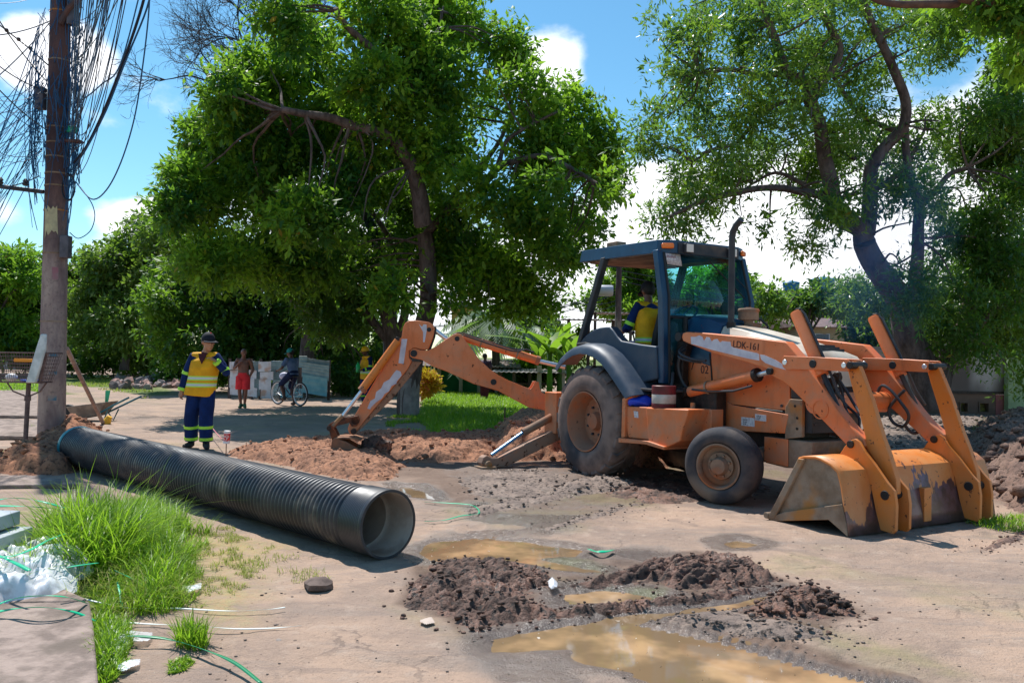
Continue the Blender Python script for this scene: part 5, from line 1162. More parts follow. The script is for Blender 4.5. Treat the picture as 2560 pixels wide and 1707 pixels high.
# ---------------------------------------------------------------- small things on the left
a = Vector(AT(153 * K, 800 * K, 13.6)); b = Vector(G(240 * K, 975 * K)); b2 = Vector((b.x, 15.2, 0)); b2 = Vector(AT(236 * K, 968 * K, 15.6))
mb = MB(); b2.z = 0; b2 = Vector(G(238 * K, 974 * K)); mb.tube([a, b2], .038, 8); mb.build('x', m_conc).name = 'leaning_prop'
o_ = bpy.data.objects['leaning_prop']; tag(o_, 'grey wooden prop leaning against the utility pole', 'prop')
mb = MB(); mb.tube([b2 + Vector((.05, 0, .02)), b2 + Vector((.12, 0, .16))], [.09, .05], 10); tag(mb.build('yellow_bucket', mat('yellow_plastic', (.8, .42, .02), .5), None, 40), 'small yellow plastic bucket at the foot of the leaning prop', 'bucket')
wx_, wy_ = G(225 * K, 966 * K)[:2]
wb_ = thing('wheelbarrow', 'teal wheelbarrow with a cement crusted tray tipped forward', 'wheelbarrow', (wx_, wy_, 0))
m_teal = varied('teal_metal', (.02, .12, .16), (.05, .18, .2), 6, .5, .05, .002); m_cem = varied('cement_crust', (.30, .23, .18), (.2, .15, .12), 7, .95, .4, .01)
mb = MB(); mb.loft([[(-.55, -.28, .30), (.30, -.3, .42), (.30, .3, .42), (-.55, .28, .30)], [(-.40, -.18, .02), (.10, -.2, .12), (.10, .2, .12), (-.40, .18, .02)]]); mb.build('tray', m_cem, wb_, 35, .02)
for s in (-1, 1):
    mb = MB(); mb.tube([(-.5, .12 * s, .10), (.1, .2 * s, .16), (.45, .27 * s, .35), (.78, .29 * s, .52)], .02, 8); mb.build('handle', m_teal, wb_)
    mb = MB(); mb.tube([(.12, .2 * s, .16), (.22, .22 * s, 0), (.32, .24 * s, .24)], .015, 6); mb.build('leg', m_teal, wb_)
mb = MB(); mb.lathe([(.10, -.03), (.16, -.035), (.17, 0), (.16, .035), (.10, .03), (0, .03), (0, -.03)], 20, Matrix.Translation((-.62, 0, .17)) @ Matrix.Rotation(R_(90), 4, 'X')); mb.build('wheel', m_blk, wb_)
fx, fy = G(243 * K, 962 * K)[:2]
fl = thing('flag_stake', 'thin stake with a green plastic flag behind the wheelbarrow', 'flag', (fx, fy, 0))
mb = MB(); mb.cyl((0, 0, -.05), (0, 0, .62), .008, 6); mb.build('stake', varied('rusty_rod', (.16, .06, .04), (.1, .05, .04), 9), fl)
mb = MB(); mb.add([(-.02, -.01, .62), (.09, -.01, .62), (.05, 0, .42), (.01, .01, .26), (-.03, 0, .30)], [(0, 1, 2, 3, 4)]); mb.build('flag', mat('green_plastic_sheet', (.03, .42, .2), .5), fl, 0, thick=.003)
sx_, sy_ = G(519 * K, 1050 * K)[:2]
stk = thing('marker_stake', 'thin stake with a red and white paper cup upside down on top', 'stake', (sx_, sy_, 0))
mb = MB(); mb.cyl((0, 0, -.05), (0, 0, .24), .007, 6); mb.build('stake', bpy.data.materials['rusty_rod'], stk)
Mt = Matrix.Translation((0, 0, .20)) @ Matrix.Rotation(R_(4), 4, 'Y')
mb = MB(); mb.lathe([(.046, 0), (.048, .0), (.048, .03), (.046, .035)], 18, Mt); mb.lathe([(.044, .145), (.043, .18), (0, .18)], 18, Mt); mb.build('cup_band', mat('white_paper', (.8, .78, .76), .6), stk)
mb = MB(); mb.lathe([(.046, .035), (.044, .145)], 18, Mt); mb.build('cup_body', varied('red_printed_paper', (.65, .03, .03), (.75, .6, .58), 26, .5, 0, 0, lo=.48, hi=.56), stk)
ex = Vector(G(470 * K, 1000 * K)); mb = MB(); mb.tube(sag((sx_, sy_, .2), (ex.x - .1, ex.y + .4, .22), .02), .006, 5); tag(mb.build('string_line', mat('pink_string', (.7, .2, .25), .7), None), 'pink string line running from the cup stake past the worker', 'string')
tx_, ty_ = G(1158 * K, 988 * K)[:2]
mb = MB(); mb.cyl((0, 0, -.1), (.01, 0, .47), .013, 8); tag(mb.build('rebar_stake', bpy.data.materials['rusty_rod'], None, loc=(tx_, ty_, 0)), 'rusty steel stake standing in the grass below the boom', 'stake')
# broken kerb slab below the boom, flat slabs left
m_slab = varied('broken_concrete', (.33, .27, .23), (.24, .19, .165), 5, .92, .4, .01)
kx, ky = G(1085 * K, 1008 * K)[:2]
mb = MB(); mb.prism_z([(-.25, -.15), (.35, -.20), (.62, .1), (.1, .25), (-.22, .2)], 0, .13); tag(mb.build('concrete_block', m_slab, None, 35, .02, loc=(kx, ky, 0)), 'broken concrete block at the grass edge behind the trench', 'concrete block')
def slab(px, z0, z1, label):
    P_ = [G(x * K, y * K)[:2] for x, y in px]; mb = MB(); mb.prism_z(P_, z0, z1); return tag(mb.build('paving_slab', m_slabp, None, 35, .012), label, 'slab')
m_slabp = varied('pinkish_paving', (.37, .28, .235), (.20, .15, .125), 7, .92, .9, .012, c=(.17, .13, .105), bsc=60)
slab([(-420, 1700), (-420, 1425), (205, 1410), (215, 1480), (232, 1700)], .0, .075, 'worn paving slab at the lower left corner')
slab([(-420, 1395), (-420, 1385), (140, 1372), (200, 1400), (203, 1404), (-420, 1419)], .0, .065, 'narrow paving strip beyond the corner slab')
slab([(-300, 1128), (-300, 1108), (60, 1100), (165, 1112), (180, 1122)], .0, .05, 'long slab edge behind the tall grass')
slab([(-300, 1005), (-300, 962), (86, 970), (86, 1010)], .0, .06, 'pale paving slab left of the utility pole')
slab([(-400, 958), (-400, 905), (60, 900), (86, 905), (86, 962)], .0, .07, 'larger pale paving slab behind the litter basket')
# stack of ribbed grey pavers / strapped pack at the left edge
px_, py_, _ = G(8 * K, 1330 * K)
stck = thing('crate_stack', 'stack of ribbed grey plastic panels at the left edge under green straps', 'panel stack', (px_ - .32, py_ + .05, 0))
m_rib = varied('grey_plastic_panel', (.42, .45, .47), (.30, .33, .36), 4, .6, .05, .002)
for z0, z1, dx in ((.0, .13, .0), (.145, .27, .02), (.285, .38, -.07)):
    mb = MB(); mb.box(-.3, .28 + dx, -.2, .3, z0, z1); pn = mb.build('panel', m_rib, stck, 35, .006)
    for k in range(8):
        mb = MB(); mb.box(-.25 + k * .066, -.225 + k * .066, -.215, -.2, z0 + .01, z1 - .01); mb.build('rib', m_rib, pn, 35, .003)
# flat rock and litter in the foreground
def rock(px, py, s, label, m, seed, cat='rock', sq=(1, 1, .55)):
    x, y, _ = G(px * K, py * K); cv, cf = CLODS[seed % 6]; import bmesh
    mb = MB(); mb.ball((0, 0, 0), s, 10, sq); o = mb.build('rock', m, None, 30, loc=(x, y, s * .2), rot=(0, 0, seed))
    bm = bmesh.new(); bm.from_mesh(o.data); bmesh.ops.remove_doubles(bm, verts=bm.verts, dist=.0005)
    for v in bm.verts: v.co += Vector(mnoise.noise_vector(v.co * 2.2 / s + Vector((seed, 0, 0)))) * s * .28
    bm.to_mesh(o.data); bm.free(); return tag(o, label, cat)
rock(732, 1350, .095, 'dark flat stone on bare ground in front of the pipe', varied('dark_stone', (.10, .07, .06), (.17, .12, .10), 12, .9, .5, .01), 3)
rock(640, 1222 + 250, .018, 'tiny pebble on the bare sand right of the grass tuft', m_slab, 5)
# green strapping bands
m_strap = mat('green_strapping', (.01, .48, .24), .35, spec=.5); m_strapw = mat('white_strapping', (.72, .74, .68), .45)
def strap(pts, label, w_=.014, m=None, grp='green strapping bands'):
    """pts: (px, py, z) -> band of width w_"""
    P_ = []
    for (x, y, z) in pts: g = G(x * K, y * K, z); P_.append(Vector(g))
    o = []
    for i in range(len(P_) - 1):
        p0 = P_[max(i - 1, 0)]; p1 = P_[i]; p2 = P_[i + 1]; p3 = P_[min(i + 2, len(P_) - 1)]
        for k in range(6):
            t = k / 6; o.append(.5 * ((2 * p1) + (-p0 + p2) * t + (2 * p0 - 5 * p1 + 4 * p2 - p3) * t * t + (-p0 + 3 * p1 - 3 * p2 + p3) * t ** 3))
    o.append(P_[-1]); vs = []
    for i, p in enumerate(o):
        d = (o[min(i + 1, len(o) - 1)] - o[max(i - 1, 0)]).normalized(); tw = .5 * math.sin(i * .35 + pts[0][0]); n = d.cross(Vector((0, math.sin(tw), math.cos(tw)))).normalized()
        vs += [tuple(p + n * w_ / 2), tuple(p - n * w_ / 2)]
    mb = MB(); mb.add(vs, [(2 * i, 2 * i + 1, 2 * i + 3, 2 * i + 2) for i in range(len(o) - 1)])
    return tag(mb.build('strapping_band', m or m_strap, None, 60, thick=.0015), label, 'strap', grp)
strap([(-40, 1160, .30), (10, 1145, .34), (60, 1145, .36), (110, 1155, .34), (165, 1172, .26), (180, 1190, .2)], 'upper green strap arching over the grey panels', .022)
strap([(-40, 1162, .38), (40, 1162, .38), (100, 1165, .36), (150, 1172, .30), (175, 1182, .24)], 'straight green strap just below the arching one', .022)
strap([(-40, 1278, .30), (20, 1278, .30), (70, 1262, .30), (110, 1240, .28), (150, 1225, .25)], 'green strap rising into the tall grass above the plastic sheet', .022)
strap([(-30, 1262, .28), (30, 1290, .28), (68, 1310, .26)], 'short green strap lying across the white plastic sheet', .022)
strap([(140, 1305, .25), (180, 1298, .25), (225, 1292, .22)], 'green strap on the folded edge of the white plastic sheet', .018)
strap([(-40, 1405, .1), (20, 1378, .16), (80, 1368, .20), (150, 1370, .18), (200, 1385, .08)], 'green strap arching in front of the plastic sheet', .016)
strap([(-40, 1412, .1), (30, 1398, .12), (100, 1394, .14), (170, 1405, .1), (225, 1428, .03)], 'lowest green strap over the corner slab', .018)
strap([(265, 1310, .16), (300, 1326, .12), (330, 1340, .05)], 'green strap tail in the grass beside the plastic sheet', .020)
strap([(270, 1336, .1), (277, 1370, .05), (280, 1398, .01)], 'short upright green strap in the grass', .012)
strap([(180, 1372, .06), (240, 1385, .04), (300, 1396, .03), (400, 1396, .02), (520, 1402, .03), (600, 1400, .03), (655, 1394, .03)], 'long pale green strap lying across bare ground, far one', .010, m_strapw)
strap([(280, 1428, .03), (340, 1432, .02), (440, 1436, .03), (540, 1443, .03), (620, 1442, .02), (692, 1436, .02)], 'long white strap lying across bare ground, nearer one', .010, m_strapw)
strap([(285, 1459, .05), (340, 1462, .05), (400, 1470, .04), (480, 1495, .04), (540, 1522, .04), (600, 1568, .03)], 'dark green strap curving toward the bottom edge', .018, mat('dark_green_strapping', (.01, .22, .09), .4))
strap([(975, 1197, .01), (1020, 1194, .02), (1060, 1184, .02), (1100, 1178, .02), (1085, 1160, .02), (1030, 1155, .02), (975, 1152, .02)], 'thin green strap loop on wet ground right of the pipe mouth', .014)
strap([(1352, 1260, .02), (1370, 1266, .03), (1390, 1266, .03), (1408, 1262, .02)], 'short green strap scrap beside the shallow puddle', .03)
# crumpled clear and white plastic sheeting
def sheet(name, label, px, z0, amp, m, seed, nx=70, ny=50, cat='plastic sheet'):
    P_ = np.array([G(x * K, y * K, z0 * .5)[:2] for x, y in px]); x0, y0 = P_.min(0); x1, y1 = P_.max(0)
    gx = np.linspace(x0, x1, nx); gy = np.linspace(y0, y1, ny); X_, Y_ = np.meshgrid(gx, gy); x, y = X_.ravel(), Y_.ravel()
    sd = poly_sd(x, y, P_) + .05 * (fbm(x * 6, y * 6, 2, seed) - .5)
    rdg = np.abs(fbm(x * 3.4 + 2 * y, y * 3.4, 4, seed) - .5) * 2; z = z0 * sstep(sd, -.02, .2) + amp * (1 - rdg) ** 2 * sstep(sd, -.05, .1) + amp * .5 * (fbm(x * 14, y * 14, 3, seed + 3) - .5) + .02
    I = np.arange(nx * ny).reshape(ny, nx); f = np.stack([I[:-1, :-1], I[:-1, 1:], I[1:, 1:], I[1:, :-1]], -1).reshape(-1, 4); f = f[sd[f].min(1) > 0]
    return npmesh(name, np.stack([x, y, z], 1), f, m, smooth=True, label=label, category=cat)
def pl_nodes(t, p):
    q = NT(t); o = [n for n in t.nodes if n.type == 'OUTPUT_MATERIAL'][0]; v = q.co('Object')
    p.inputs['Base Color'].default_value = (.80, .80, .83, 1); p.inputs['Roughness'].default_value = .22
    tr = q.n('ShaderNodeBsdfTransparent'); mx = q.n('ShaderNodeMixShader')
    q.l(q.mr(q.noise(5, 4, .6, v), .35, .62, .45, 1.0), mx.inputs[0]); q.l(tr.outputs[0], mx.inputs[1]); q.l(p.outputs[0], mx.inputs[2]); q.l(mx.outputs[0], o.inputs[0])
m_film = mat('crumpled_clear_film', nodes=pl_nodes)
sheet('plastic_sheet', 'crumpled white and clear plastic sheet at the left edge', [(-120, 1290), (60, 1262), (110, 1275), (190, 1272), (232, 1290), (222, 1312), (170, 1335), (190, 1352), (110, 1378), (30, 1392), (-60, 1440), (-140, 1440)], .085, .11, m_film, 4, 150, 120)
sheet('plastic_scrap', 'crumpled clear plastic scrap with red print at the grass edge', [(250, 1440), (290, 1455), (295, 1490), (262, 1520), (235, 1500)], .03, .05, m_film, 5, 24, 24, 'litter')
sheet('plastic_scrap', 'white plastic scrap curling on sand near the grass', [(415, 1355), (450, 1348), (470, 1338), (462, 1358), (430, 1368)], .02, .03, m_film, 6, 24, 24, 'litter')
sheet('plastic_scrap', 'white plastic scrap under the upper pale strap', [(335, 1366), (360, 1358), (375, 1372), (355, 1386), (335, 1384)], .02, .04, m_film, 7, 24, 24, 'litter')
sheet('plastic_scrap', 'white wrapper right of the printed plastic scrap', [(290, 1458), (350, 1462), (345, 1480), (300, 1484)], .015, .03, m_film, 8, 24, 24, 'litter')
sheet('plastic_scrap', 'lowest white wrapper on the sand by the grass', [(262, 1535), (325, 1518), (322, 1532), (280, 1552)], .015, .03, m_film, 9, 24, 24, 'litter')
sheet('plastic_scrap', 'flat pale scrap on sand left of the mud heap', [(965, 1432), (990, 1424), (998, 1436), (978, 1442)], .008, .01, varied('pale_bark', (.5, .4, .33), (.4, .3, .25), 8), 10, 16, 16, 'litter')
sheet('plastic_scrap', 'clear plastic scrap caught on the mud ridge', [(1255, 1335), (1275, 1325), (1285, 1345), (1265, 1362)], .06, .06, m_film, 12, 24, 24, 'litter')
# ---------------------------------------------------------------- trees
def leaf_mat(name, a, b, c=None, trans=.45, rough=.5):
    def f(t, p):
        q = NT(t); o = [n for n in t.nodes if n.type == 'OUTPUT_MATERIAL'][0]
        n = q.attr('tone', 'Fac')
        col = q.mix(q.mr(n, .0, .8, smooth=False), a, b)
        if c: col = q.mix(q.mr(n, .90, .93), col, c)
        q.l(col, p.inputs['Base Color']); p.inputs['Roughness'].default_value = rough; p.inputs['Specular IOR Level'].default_value = .3
        tr = q.n('ShaderNodeBsdfTranslucent'); hs = q.mix(.55, col, (.33, .60, .035)); q.l(hs, tr.inputs[0])
        mx = q.n('ShaderNodeMixShader'); mx.inputs[0].default_value = trans; q.l(p.outputs[0], mx.inputs[1]); q.l(tr.outputs[0], mx.inputs[2]); q.l(mx.outputs[0], o.inputs[0])
    return mat(name, a, rough, 0, f)
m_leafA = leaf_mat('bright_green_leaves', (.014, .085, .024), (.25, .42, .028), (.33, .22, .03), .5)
m_leafB = leaf_mat('slender_green_leaves', (.014, .080, .052), (.19, .30, .035), (.22, .16, .03), .40, .3)
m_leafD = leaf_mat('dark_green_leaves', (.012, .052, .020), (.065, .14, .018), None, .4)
m_leafL = leaf_mat('light_green_leaves', (.07, .16, .02), (.20, .32, .03), None, .5)
def bark_nodes(t, p):
    q = NT(t); v = q.co('Object', (1, 1, .3)); n = q.noise(6, 7, .7, v)
    c = q.mix(q.mr(n, .35, .65), (.055, .038, .034), (.15, .11, .10)); q.l(c, p.inputs['Base Color']); q.l(q.bump(n, .9, .04), p.inputs['Normal'])
m_bark = mat('dark_rough_bark', (.09, .07, .06), .95, 0, bark_nodes)
def spl(P_, k=5):
    o = []
    for i in range(len(P_) - 1):
        p0 = P_[max(i - 1, 0)]; p1 = P_[i]; p2 = P_[i + 1]; p3 = P_[min(i + 2, len(P_) - 1)]
        for j in range(k):
            t = j / k; o.append(.5 * ((2 * p1) + (-p0 + p2) * t + (2 * p0 - 5 * p1 + 4 * p2 - p3) * t * t + (-p0 + 3 * p1 - 3 * p2 + p3) * t ** 3))
    return o + [P_[-1]]
def limb(mb, pts, r0, r1, n=8, pw=.8, wob=0., seed=0):
    P_ = spl([Vector(p) for p in pts]); k = len(P_)
    if wob:
        for i in range(1, k - 1): P_[i] = P_[i] + Vector(mnoise.noise_vector(P_[i] * 1.3 + Vector((seed, 0, 0)))) * wob
    mb.tube(P_, [r0 + (r1 - r0) * (i / (k - 1)) ** pw for i in range(k)], n); return P_
def leaves(cl, n, size, aspect, seed, droop=.3, spray=.35, per=14, bend=.25, gapn=1.1, gapt=.42, shell=.55, up=.55):
    """leaf blades gathered in sprays filling ellipsoidal clumps. cl: list (cx,cy,cz,rx,ry,rz)"""
    r = np.random.default_rng(seed); C = np.array(cl, float); vol = (C[:, 3] * C[:, 5]); pr_ = vol / vol.sum()
    ns = int(n / per * 1.9); ci = r.choice(len(C), ns, p=pr_)
    d = r.normal(size=(ns, 3)); d /= np.linalg.norm(d, axis=1)[:, None]
    rad = (shell + (1 - shell) * r.random(ns)) ** .8 * np.where(r.random(ns) < .25, r.random(ns), 1)
    p = C[ci, :3] + d * rad[:, None] * C[ci, 3:]
    g = fbm(p[:, 0] * gapn + 7 + p[:, 1] * .3, p[:, 2] * gapn + p[:, 1] * .4, 3, seed)
    k = g > gapt; p, d, ci = p[k], d[k], ci[k]
    if len(p) > n // per: p, d, ci = p[:n // per], d[:n // per], ci[:n // per]
    ns = len(p); L = spray * (.6 + .8 * r.random(ns))
    ax = d * .6 + r.normal(size=(ns, 3)) * .6 + [0, 0, .15 - droop]; ax /= np.linalg.norm(ax, axis=1)[:, None]
    t = r.random((ns, per)); P_ = p[:, None, :] + ax[:, None, :] * (t * L[:, None])[..., None] + np.array([0, 0, -1.]) * (droop * .5 * t ** 2 * L[:, None])[..., None]
    rd = r.normal(size=(ns, per, 3)); la = ax[:, None, :] * .6 + rd * .75; la[..., 2] -= droop * .5; la /= np.linalg.norm(la, axis=2)[..., None]
    upv = r.normal(size=(ns, per, 3)) * (1 - up) + [0, 0, 1.]; sd = np.cross(la, upv); sd /= np.linalg.norm(sd, axis=2)[..., None] + 1e-9
    nm = np.cross(sd, la); s = size * (.45 + .9 * r.random((ns, per, 1))) * (.7 + .6 * r.random((ns, 1, 1))); P_ = P_ + rd * .06 * spray
    a = P_; b = P_ + la * s; m1 = P_ + la * s * .45 + sd * s * aspect - nm * s * bend * .3; m2 = P_ + la * s * .45 - sd * s * aspect - nm * s * bend * .3
    mid = P_ + la * s * .5 + nm * s * bend * .12
    b = b - nm * s * bend * .4
    V = np.stack([a, m1, b, m2], 2).reshape(-1, 3); N_ = len(V) // 4; I = np.arange(N_)[:, None] * 4
    T_ = np.concatenate([I + [0, 1, 2], I + [0, 2, 3]], 1).reshape(-1, 3)
    tone = np.repeat(np.clip(.35 + .5 * (fbm(p[:, 0] * .8, p[:, 2] * .8 + p[:, 1], 2, seed + 9) - .5) * 2 + .25 * r.normal(size=ns), 0, .88), per)
    tone = np.where(r.random(len(tone)) < .008, .97, tone); tone = np.repeat(tone, 4)
    return V, T_, tone
def tree(name, label, limbs, cl, n, size, aspect, lm, seed, bm_=None, group=None, branchlets=True, cat='tree', nb=3, **kw):
    """limbs: list of (points, r0, r1)"""
    bx_, by_ = limbs[0][0][0][0], limbs[0][0][0][1]
    root = thing(name, label, cat, (0, 0, 0), 0, group)
    mb = MB(); pts = []
    for i, (P_, r0, r1) in enumerate(limbs):
        pp = limb(mb, P_, r0, r1, 10 if r0 > .15 else 7, wob=.05, seed=seed + i)
        if i: pts += pp[len(pp) // 4:]
        else: pts += pp[len(pp) // 2:]
    if branchlets:
        kd = kdtree.KDTree(len(pts)); [kd.insert(p, i) for i, p in enumerate(pts)]; kd.balance(); r = np.random.default_rng(seed)
        for c in cl:
            for j in range(nb):
                tg = Vector(c[:3]) + Vector((r.normal() * c[3] * .4, r.normal() * c[4] * .4, r.normal() * c[5] * .35)) if j else Vector(c[:3])
                co, ix, ds = kd.find(tg)
                if ds > (3.2 if nb > 1 else 1.9) or ds < .2: continue
                md = co.lerp(tg, .5) + Vector((r.normal(), r.normal(), abs(r.normal()))) * ds * .10
                limb(mb, [co, md, tg], min(.05, .018 + ds * .011), .008, 5, wob=.08, seed=j)
    tr = mb.build('trunk', bm_ or m_bark, root, 60, fixn=False)
    V, T_, tone = leaves(cl, n, size, aspect, seed, **kw)
    o = npmesh('crown', V, T_, lm, root, attrs={'tone': tone}); o['kind'] = 'stuff'
    return root
def crowns(lst, Y, jit, seed, ry=1.15, k=K):
    r = np.random.default_rng(seed); o = []
    for e in lst:
        px, py, a, b = e[:4]; yy = (e[4] if len(e) > 4 else Y) + r.uniform(-jit, jit); p = AT(px * k, py * k, yy); s = k * yy / F_
        o.append((p[0], p[1], p[2], a * s, a * s * ry * .8, b * s))
    return o
def pxl(pts, Y, k=K, o=(0, 0), s=1., Y1=None):
    n = len(pts); return [AT((o[0] + x / s) * (k if s == 1 else 1), (o[1] + y / s) * (k if s == 1 else 1), Y if Y1 is None else Y + (Y1 - Y) * i / (n - 1)) for i, (x, y) in enumerate(pts)]
# main tree over the street
MT = dict(o=(380, 0), s=1.96)
LB = [(pxl([(938, 955), (940, 880), (958, 800), (975, 740), (985, 690), (982, 600), (975, 540)], 20.4), .27, .20),
      (pxl([(1330, 1100), (1310, 950), (1270, 820), (1220, 740), (1165, 670), (1000, 620), (880, 580), (760, 560), (640, 540)], 19.4, **MT, Y1=17.6), .22, .07),
      (pxl([(1230, 760), (1250, 600), (1255, 430), (1190, 380), (1110, 270), (1050, 210), (960, 130), (900, 40)], 19.4, **MT, Y1=17.4), .16, .06),
      (pxl([(1260, 440), (1330, 340), (1390, 200), (1420, 60)], 19.6, **MT), .08, .03), (pxl([(1110, 270), (1180, 80), (1100, -60)], 19, **MT), .06, .03),
      (pxl([(1340, 1160), (1440, 1030), (1500, 920), (1620, 800), (1700, 700), (1760, 560)], 20.4, **MT), .12, .04),
      (pxl([(1440, 1040), (1590, 950), (1690, 830), (1800, 790), (1930, 770), (2060, 830), (2180, 900)], 20.0, **MT, Y1=17.8), .12, .04),
      (pxl([(1700, 820), (1730, 700), (1840, 620), (1960, 560)], 18.6, **MT), .06, .03), (pxl([(1600, 930), (1800, 930), (1900, 860)], 20, **MT), .05, .02),
      (pxl([(1340, 1120), (1200, 900), (1100, 780), (960, 700)], 21.5, **MT), .08, .03),
      (pxl([(1540, 1100), (1560, 1250), (1700, 1330)], 20.5, **MT), .04, .02)]
CM = [(720, 60, 90, 80), (860, 30, 120, 70), (1010, 50, 110, 80), (1130, 105, 80, 45), (640, 20, 60, 40), (940, 130, 90, 60), (600, 170, 100, 50), (525, 215, 60, 55), (700, 200, 100, 70), (850, 190, 90, 60), (1010, 190, 90, 60), (1180, 120, 40, 30),
      (560, 290, 110, 60), (475, 320, 55, 50), (720, 320, 90, 50), (1080, 250, 100, 60), (1190, 215, 80, 50), (1290, 270, 95, 70), (1365, 330, 70, 55), (1180, 340, 100, 60), (1310, 420, 105, 55), (1400, 410, 45, 60), (860, 330, 70, 50), (430, 420, 50, 60),
      (500, 400, 100, 60), (445, 470, 60, 50), (620, 400, 90, 50), (560, 500, 110, 50), (700, 500, 90, 60), (860, 420, 80, 40), (1000, 360, 70, 40), (870, 510, 55, 45), (1060, 470, 90, 50), (1150, 520, 100, 60), (1250, 500, 90, 55), (1330, 500, 65, 50), (790, 420, 60, 50),
      (620, 600, 120, 55), (760, 600, 100, 60), (480, 600, 90, 50), (1010, 580, 80, 50), (1120, 620, 90, 60), (1215, 630, 75, 50), (1240, 690, 55, 35), (1080, 690, 65, 30), (860, 610, 60, 40), (1170, 700, 60, 25), (905, 660, 50, 40), (1290, 590, 50, 30), (1200, 420, 110, 80), (1260, 355, 100, 70), (1130, 425, 90, 70), (1040, 340, 80, 50), (930, 280, 70, 50), (1200, 575, 100, 50), (1300, 555, 80, 45), (780, 270, 80, 60), (650, 340, 80, 50), (640, 480, 70, 50), (780, 490, 70, 60), (400, 480, 40, 40), (1090, 540, 80, 50), (700, 110, 70, 60)]
tree('street_tree', 'largest leafy tree with a whitewashed trunk foot behind the digging boom', LB, crowns(CM, 19.8, 2.2, 3), 170000, .165, .22, m_leafA, 21, droop=.18, spray=.45, per=11, gapt=.365, gapn=1.2, shell=.35)
# whitewashed foot
mb = MB(); limb(mb, pxl([(938, 958), (939, 905), (941, 868)], 20.4), .275, .262, 14); o_ = mb.build('whitewash', varied('whitewashed_bark', (.30, .25, .23), (.20, .165, .155), 5, .95, .8, .02), bpy.data.objects['street_tree'], 60)
# leaning dark trunks beside it with their own low shade crowns
L2 = [(pxl([(930, 905), (905, 800), (890, 720), (880, 640), (870, 560)], 23.5), .30, .16), (pxl([(905, 800), (930, 700), (900, 560), (840, 470)], 23.5), .16, .06), (pxl([(900, 790), (840, 720), (780, 650), (740, 560)], 23.5), .15, .06), (pxl([(880, 640), (960, 520), (1000, 420)], 23.5), .12, .05)]
C2 = [(800, 520, 110, 70), (900, 560, 100, 70), (700, 620, 110, 70), (840, 640, 90, 60), (1000, 520, 90, 60), (600, 560, 90, 60), (760, 720, 90, 50), (950, 420, 90, 60), (820, 400, 100, 60), (680, 450, 90, 70), (1060, 600, 60, 50)]
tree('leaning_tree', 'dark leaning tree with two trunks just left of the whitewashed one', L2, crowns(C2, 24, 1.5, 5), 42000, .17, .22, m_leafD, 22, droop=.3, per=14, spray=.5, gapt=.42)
L3 = [(pxl([(700, 905), (705, 800), (715, 700), (700, 600)], 28), .30, .16), (pxl([(712, 740), (640, 650), (600, 600)], 28), .14, .06), (pxl([(712, 720), (790, 640), (820, 580)], 28), .14, .06)]
C3 = [(640, 700, 100, 60), (740, 690, 100, 60), (560, 740, 90, 60), (660, 790, 90, 55), (760, 790, 90, 55), (560, 640, 90, 60), (700, 600, 120, 60), (830, 760, 80, 60), (600, 810, 60, 40), (500, 700, 70, 50), (820, 850, 60, 40), (880, 800, 60, 50), (700, 850, 80, 30)]
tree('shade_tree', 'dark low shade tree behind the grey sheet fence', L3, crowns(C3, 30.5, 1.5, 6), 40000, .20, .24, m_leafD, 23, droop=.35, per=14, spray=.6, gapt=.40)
L4 = [(pxl([(560, 900), (555, 820), (540, 740), (520, 640)], 30), .26, .12), (pxl([(545, 760), (450, 690), (400, 660)], 30), .1, .05)]
C4 = [(520, 640, 90, 60), (440, 680, 90, 60), (380, 730, 70, 50), (470, 760, 90, 50), (400, 800, 60, 30), (540, 780, 70, 60), (350, 690, 40, 30), (430, 600, 70, 50), (500, 840, 50, 30), (600, 700, 60, 60)]
tree('shade_tree', 'bright edged leafy tree behind the standing worker', L4, crowns(C4, 30, 1.5, 7), 36000, .20, .24, leaf_mat('mid_green_leaves', (.016, .07, .02), (.14, .26, .02), None, .42), 24, droop=.35, per=14, spray=.6, gapt=.42)
def simple_tree(name, label, bpx, Y, cl, n, size, lm, seed, group=None, tr=.25, **kw):
    C_ = crowns(cl, Y, Y * .04, seed); b = AT(bpx[0] * K, bpx[1] * K, Y); top = np.mean([c[:3] for c in C_], 0)
    L_ = [([b, (b[0] * .5 + top[0] * .5, Y, b[2] * .5 + top[2] * .5), tuple(top)], tr, tr * .35)]
    r = np.random.default_rng(seed)
    for c in C_[:6]: L_.append(([((b[0] + top[0]) / 2, Y, (b[2] + top[2]) / 2), tuple((np.array(c[:3]) + top) / 2 + r.normal(size=3) * .3), c[:3]], tr * .4, .03))
    return tree(name, label, L_, C_, n, size, .24, lm, seed, group=group, nb=1, **kw)
simple_tree('background_tree', 'olive green tree with a hazy top left of the main tree', (285, 850), 42, [(330, 570, 80, 50), (390, 540, 60, 40), (260, 640, 80, 50), (350, 650, 80, 50), (210, 700, 60, 50), (300, 730, 80, 50), (380, 720, 50, 50), (230, 780, 70, 40), (320, 800, 70, 30), (250, 600, 50, 30), (400, 610, 50, 50), (350, 510, 40, 20)], 42000, .26, leaf_mat('olive_leaves', (.06, .11, .03), (.17, .22, .05), None, .4), 31, droop=.3, per=12, spray=.7, gapt=.4)
simple_tree('background_tree', 'dark green tree directly behind the utility pole', (130, 840), 48, [(60, 620, 60, 35), (20, 640, 50, 40), (90, 680, 70, 50), (30, 720, 60, 50), (180, 620, 50, 30), (190, 680, 50, 50), (100, 760, 80, 50), (30, 790, 50, 30), (170, 760, 50, 50), (220, 610, 30, 20)], 34000, .30, m_leafD, 32, droop=.3, per=12, spray=.8, gapt=.42)
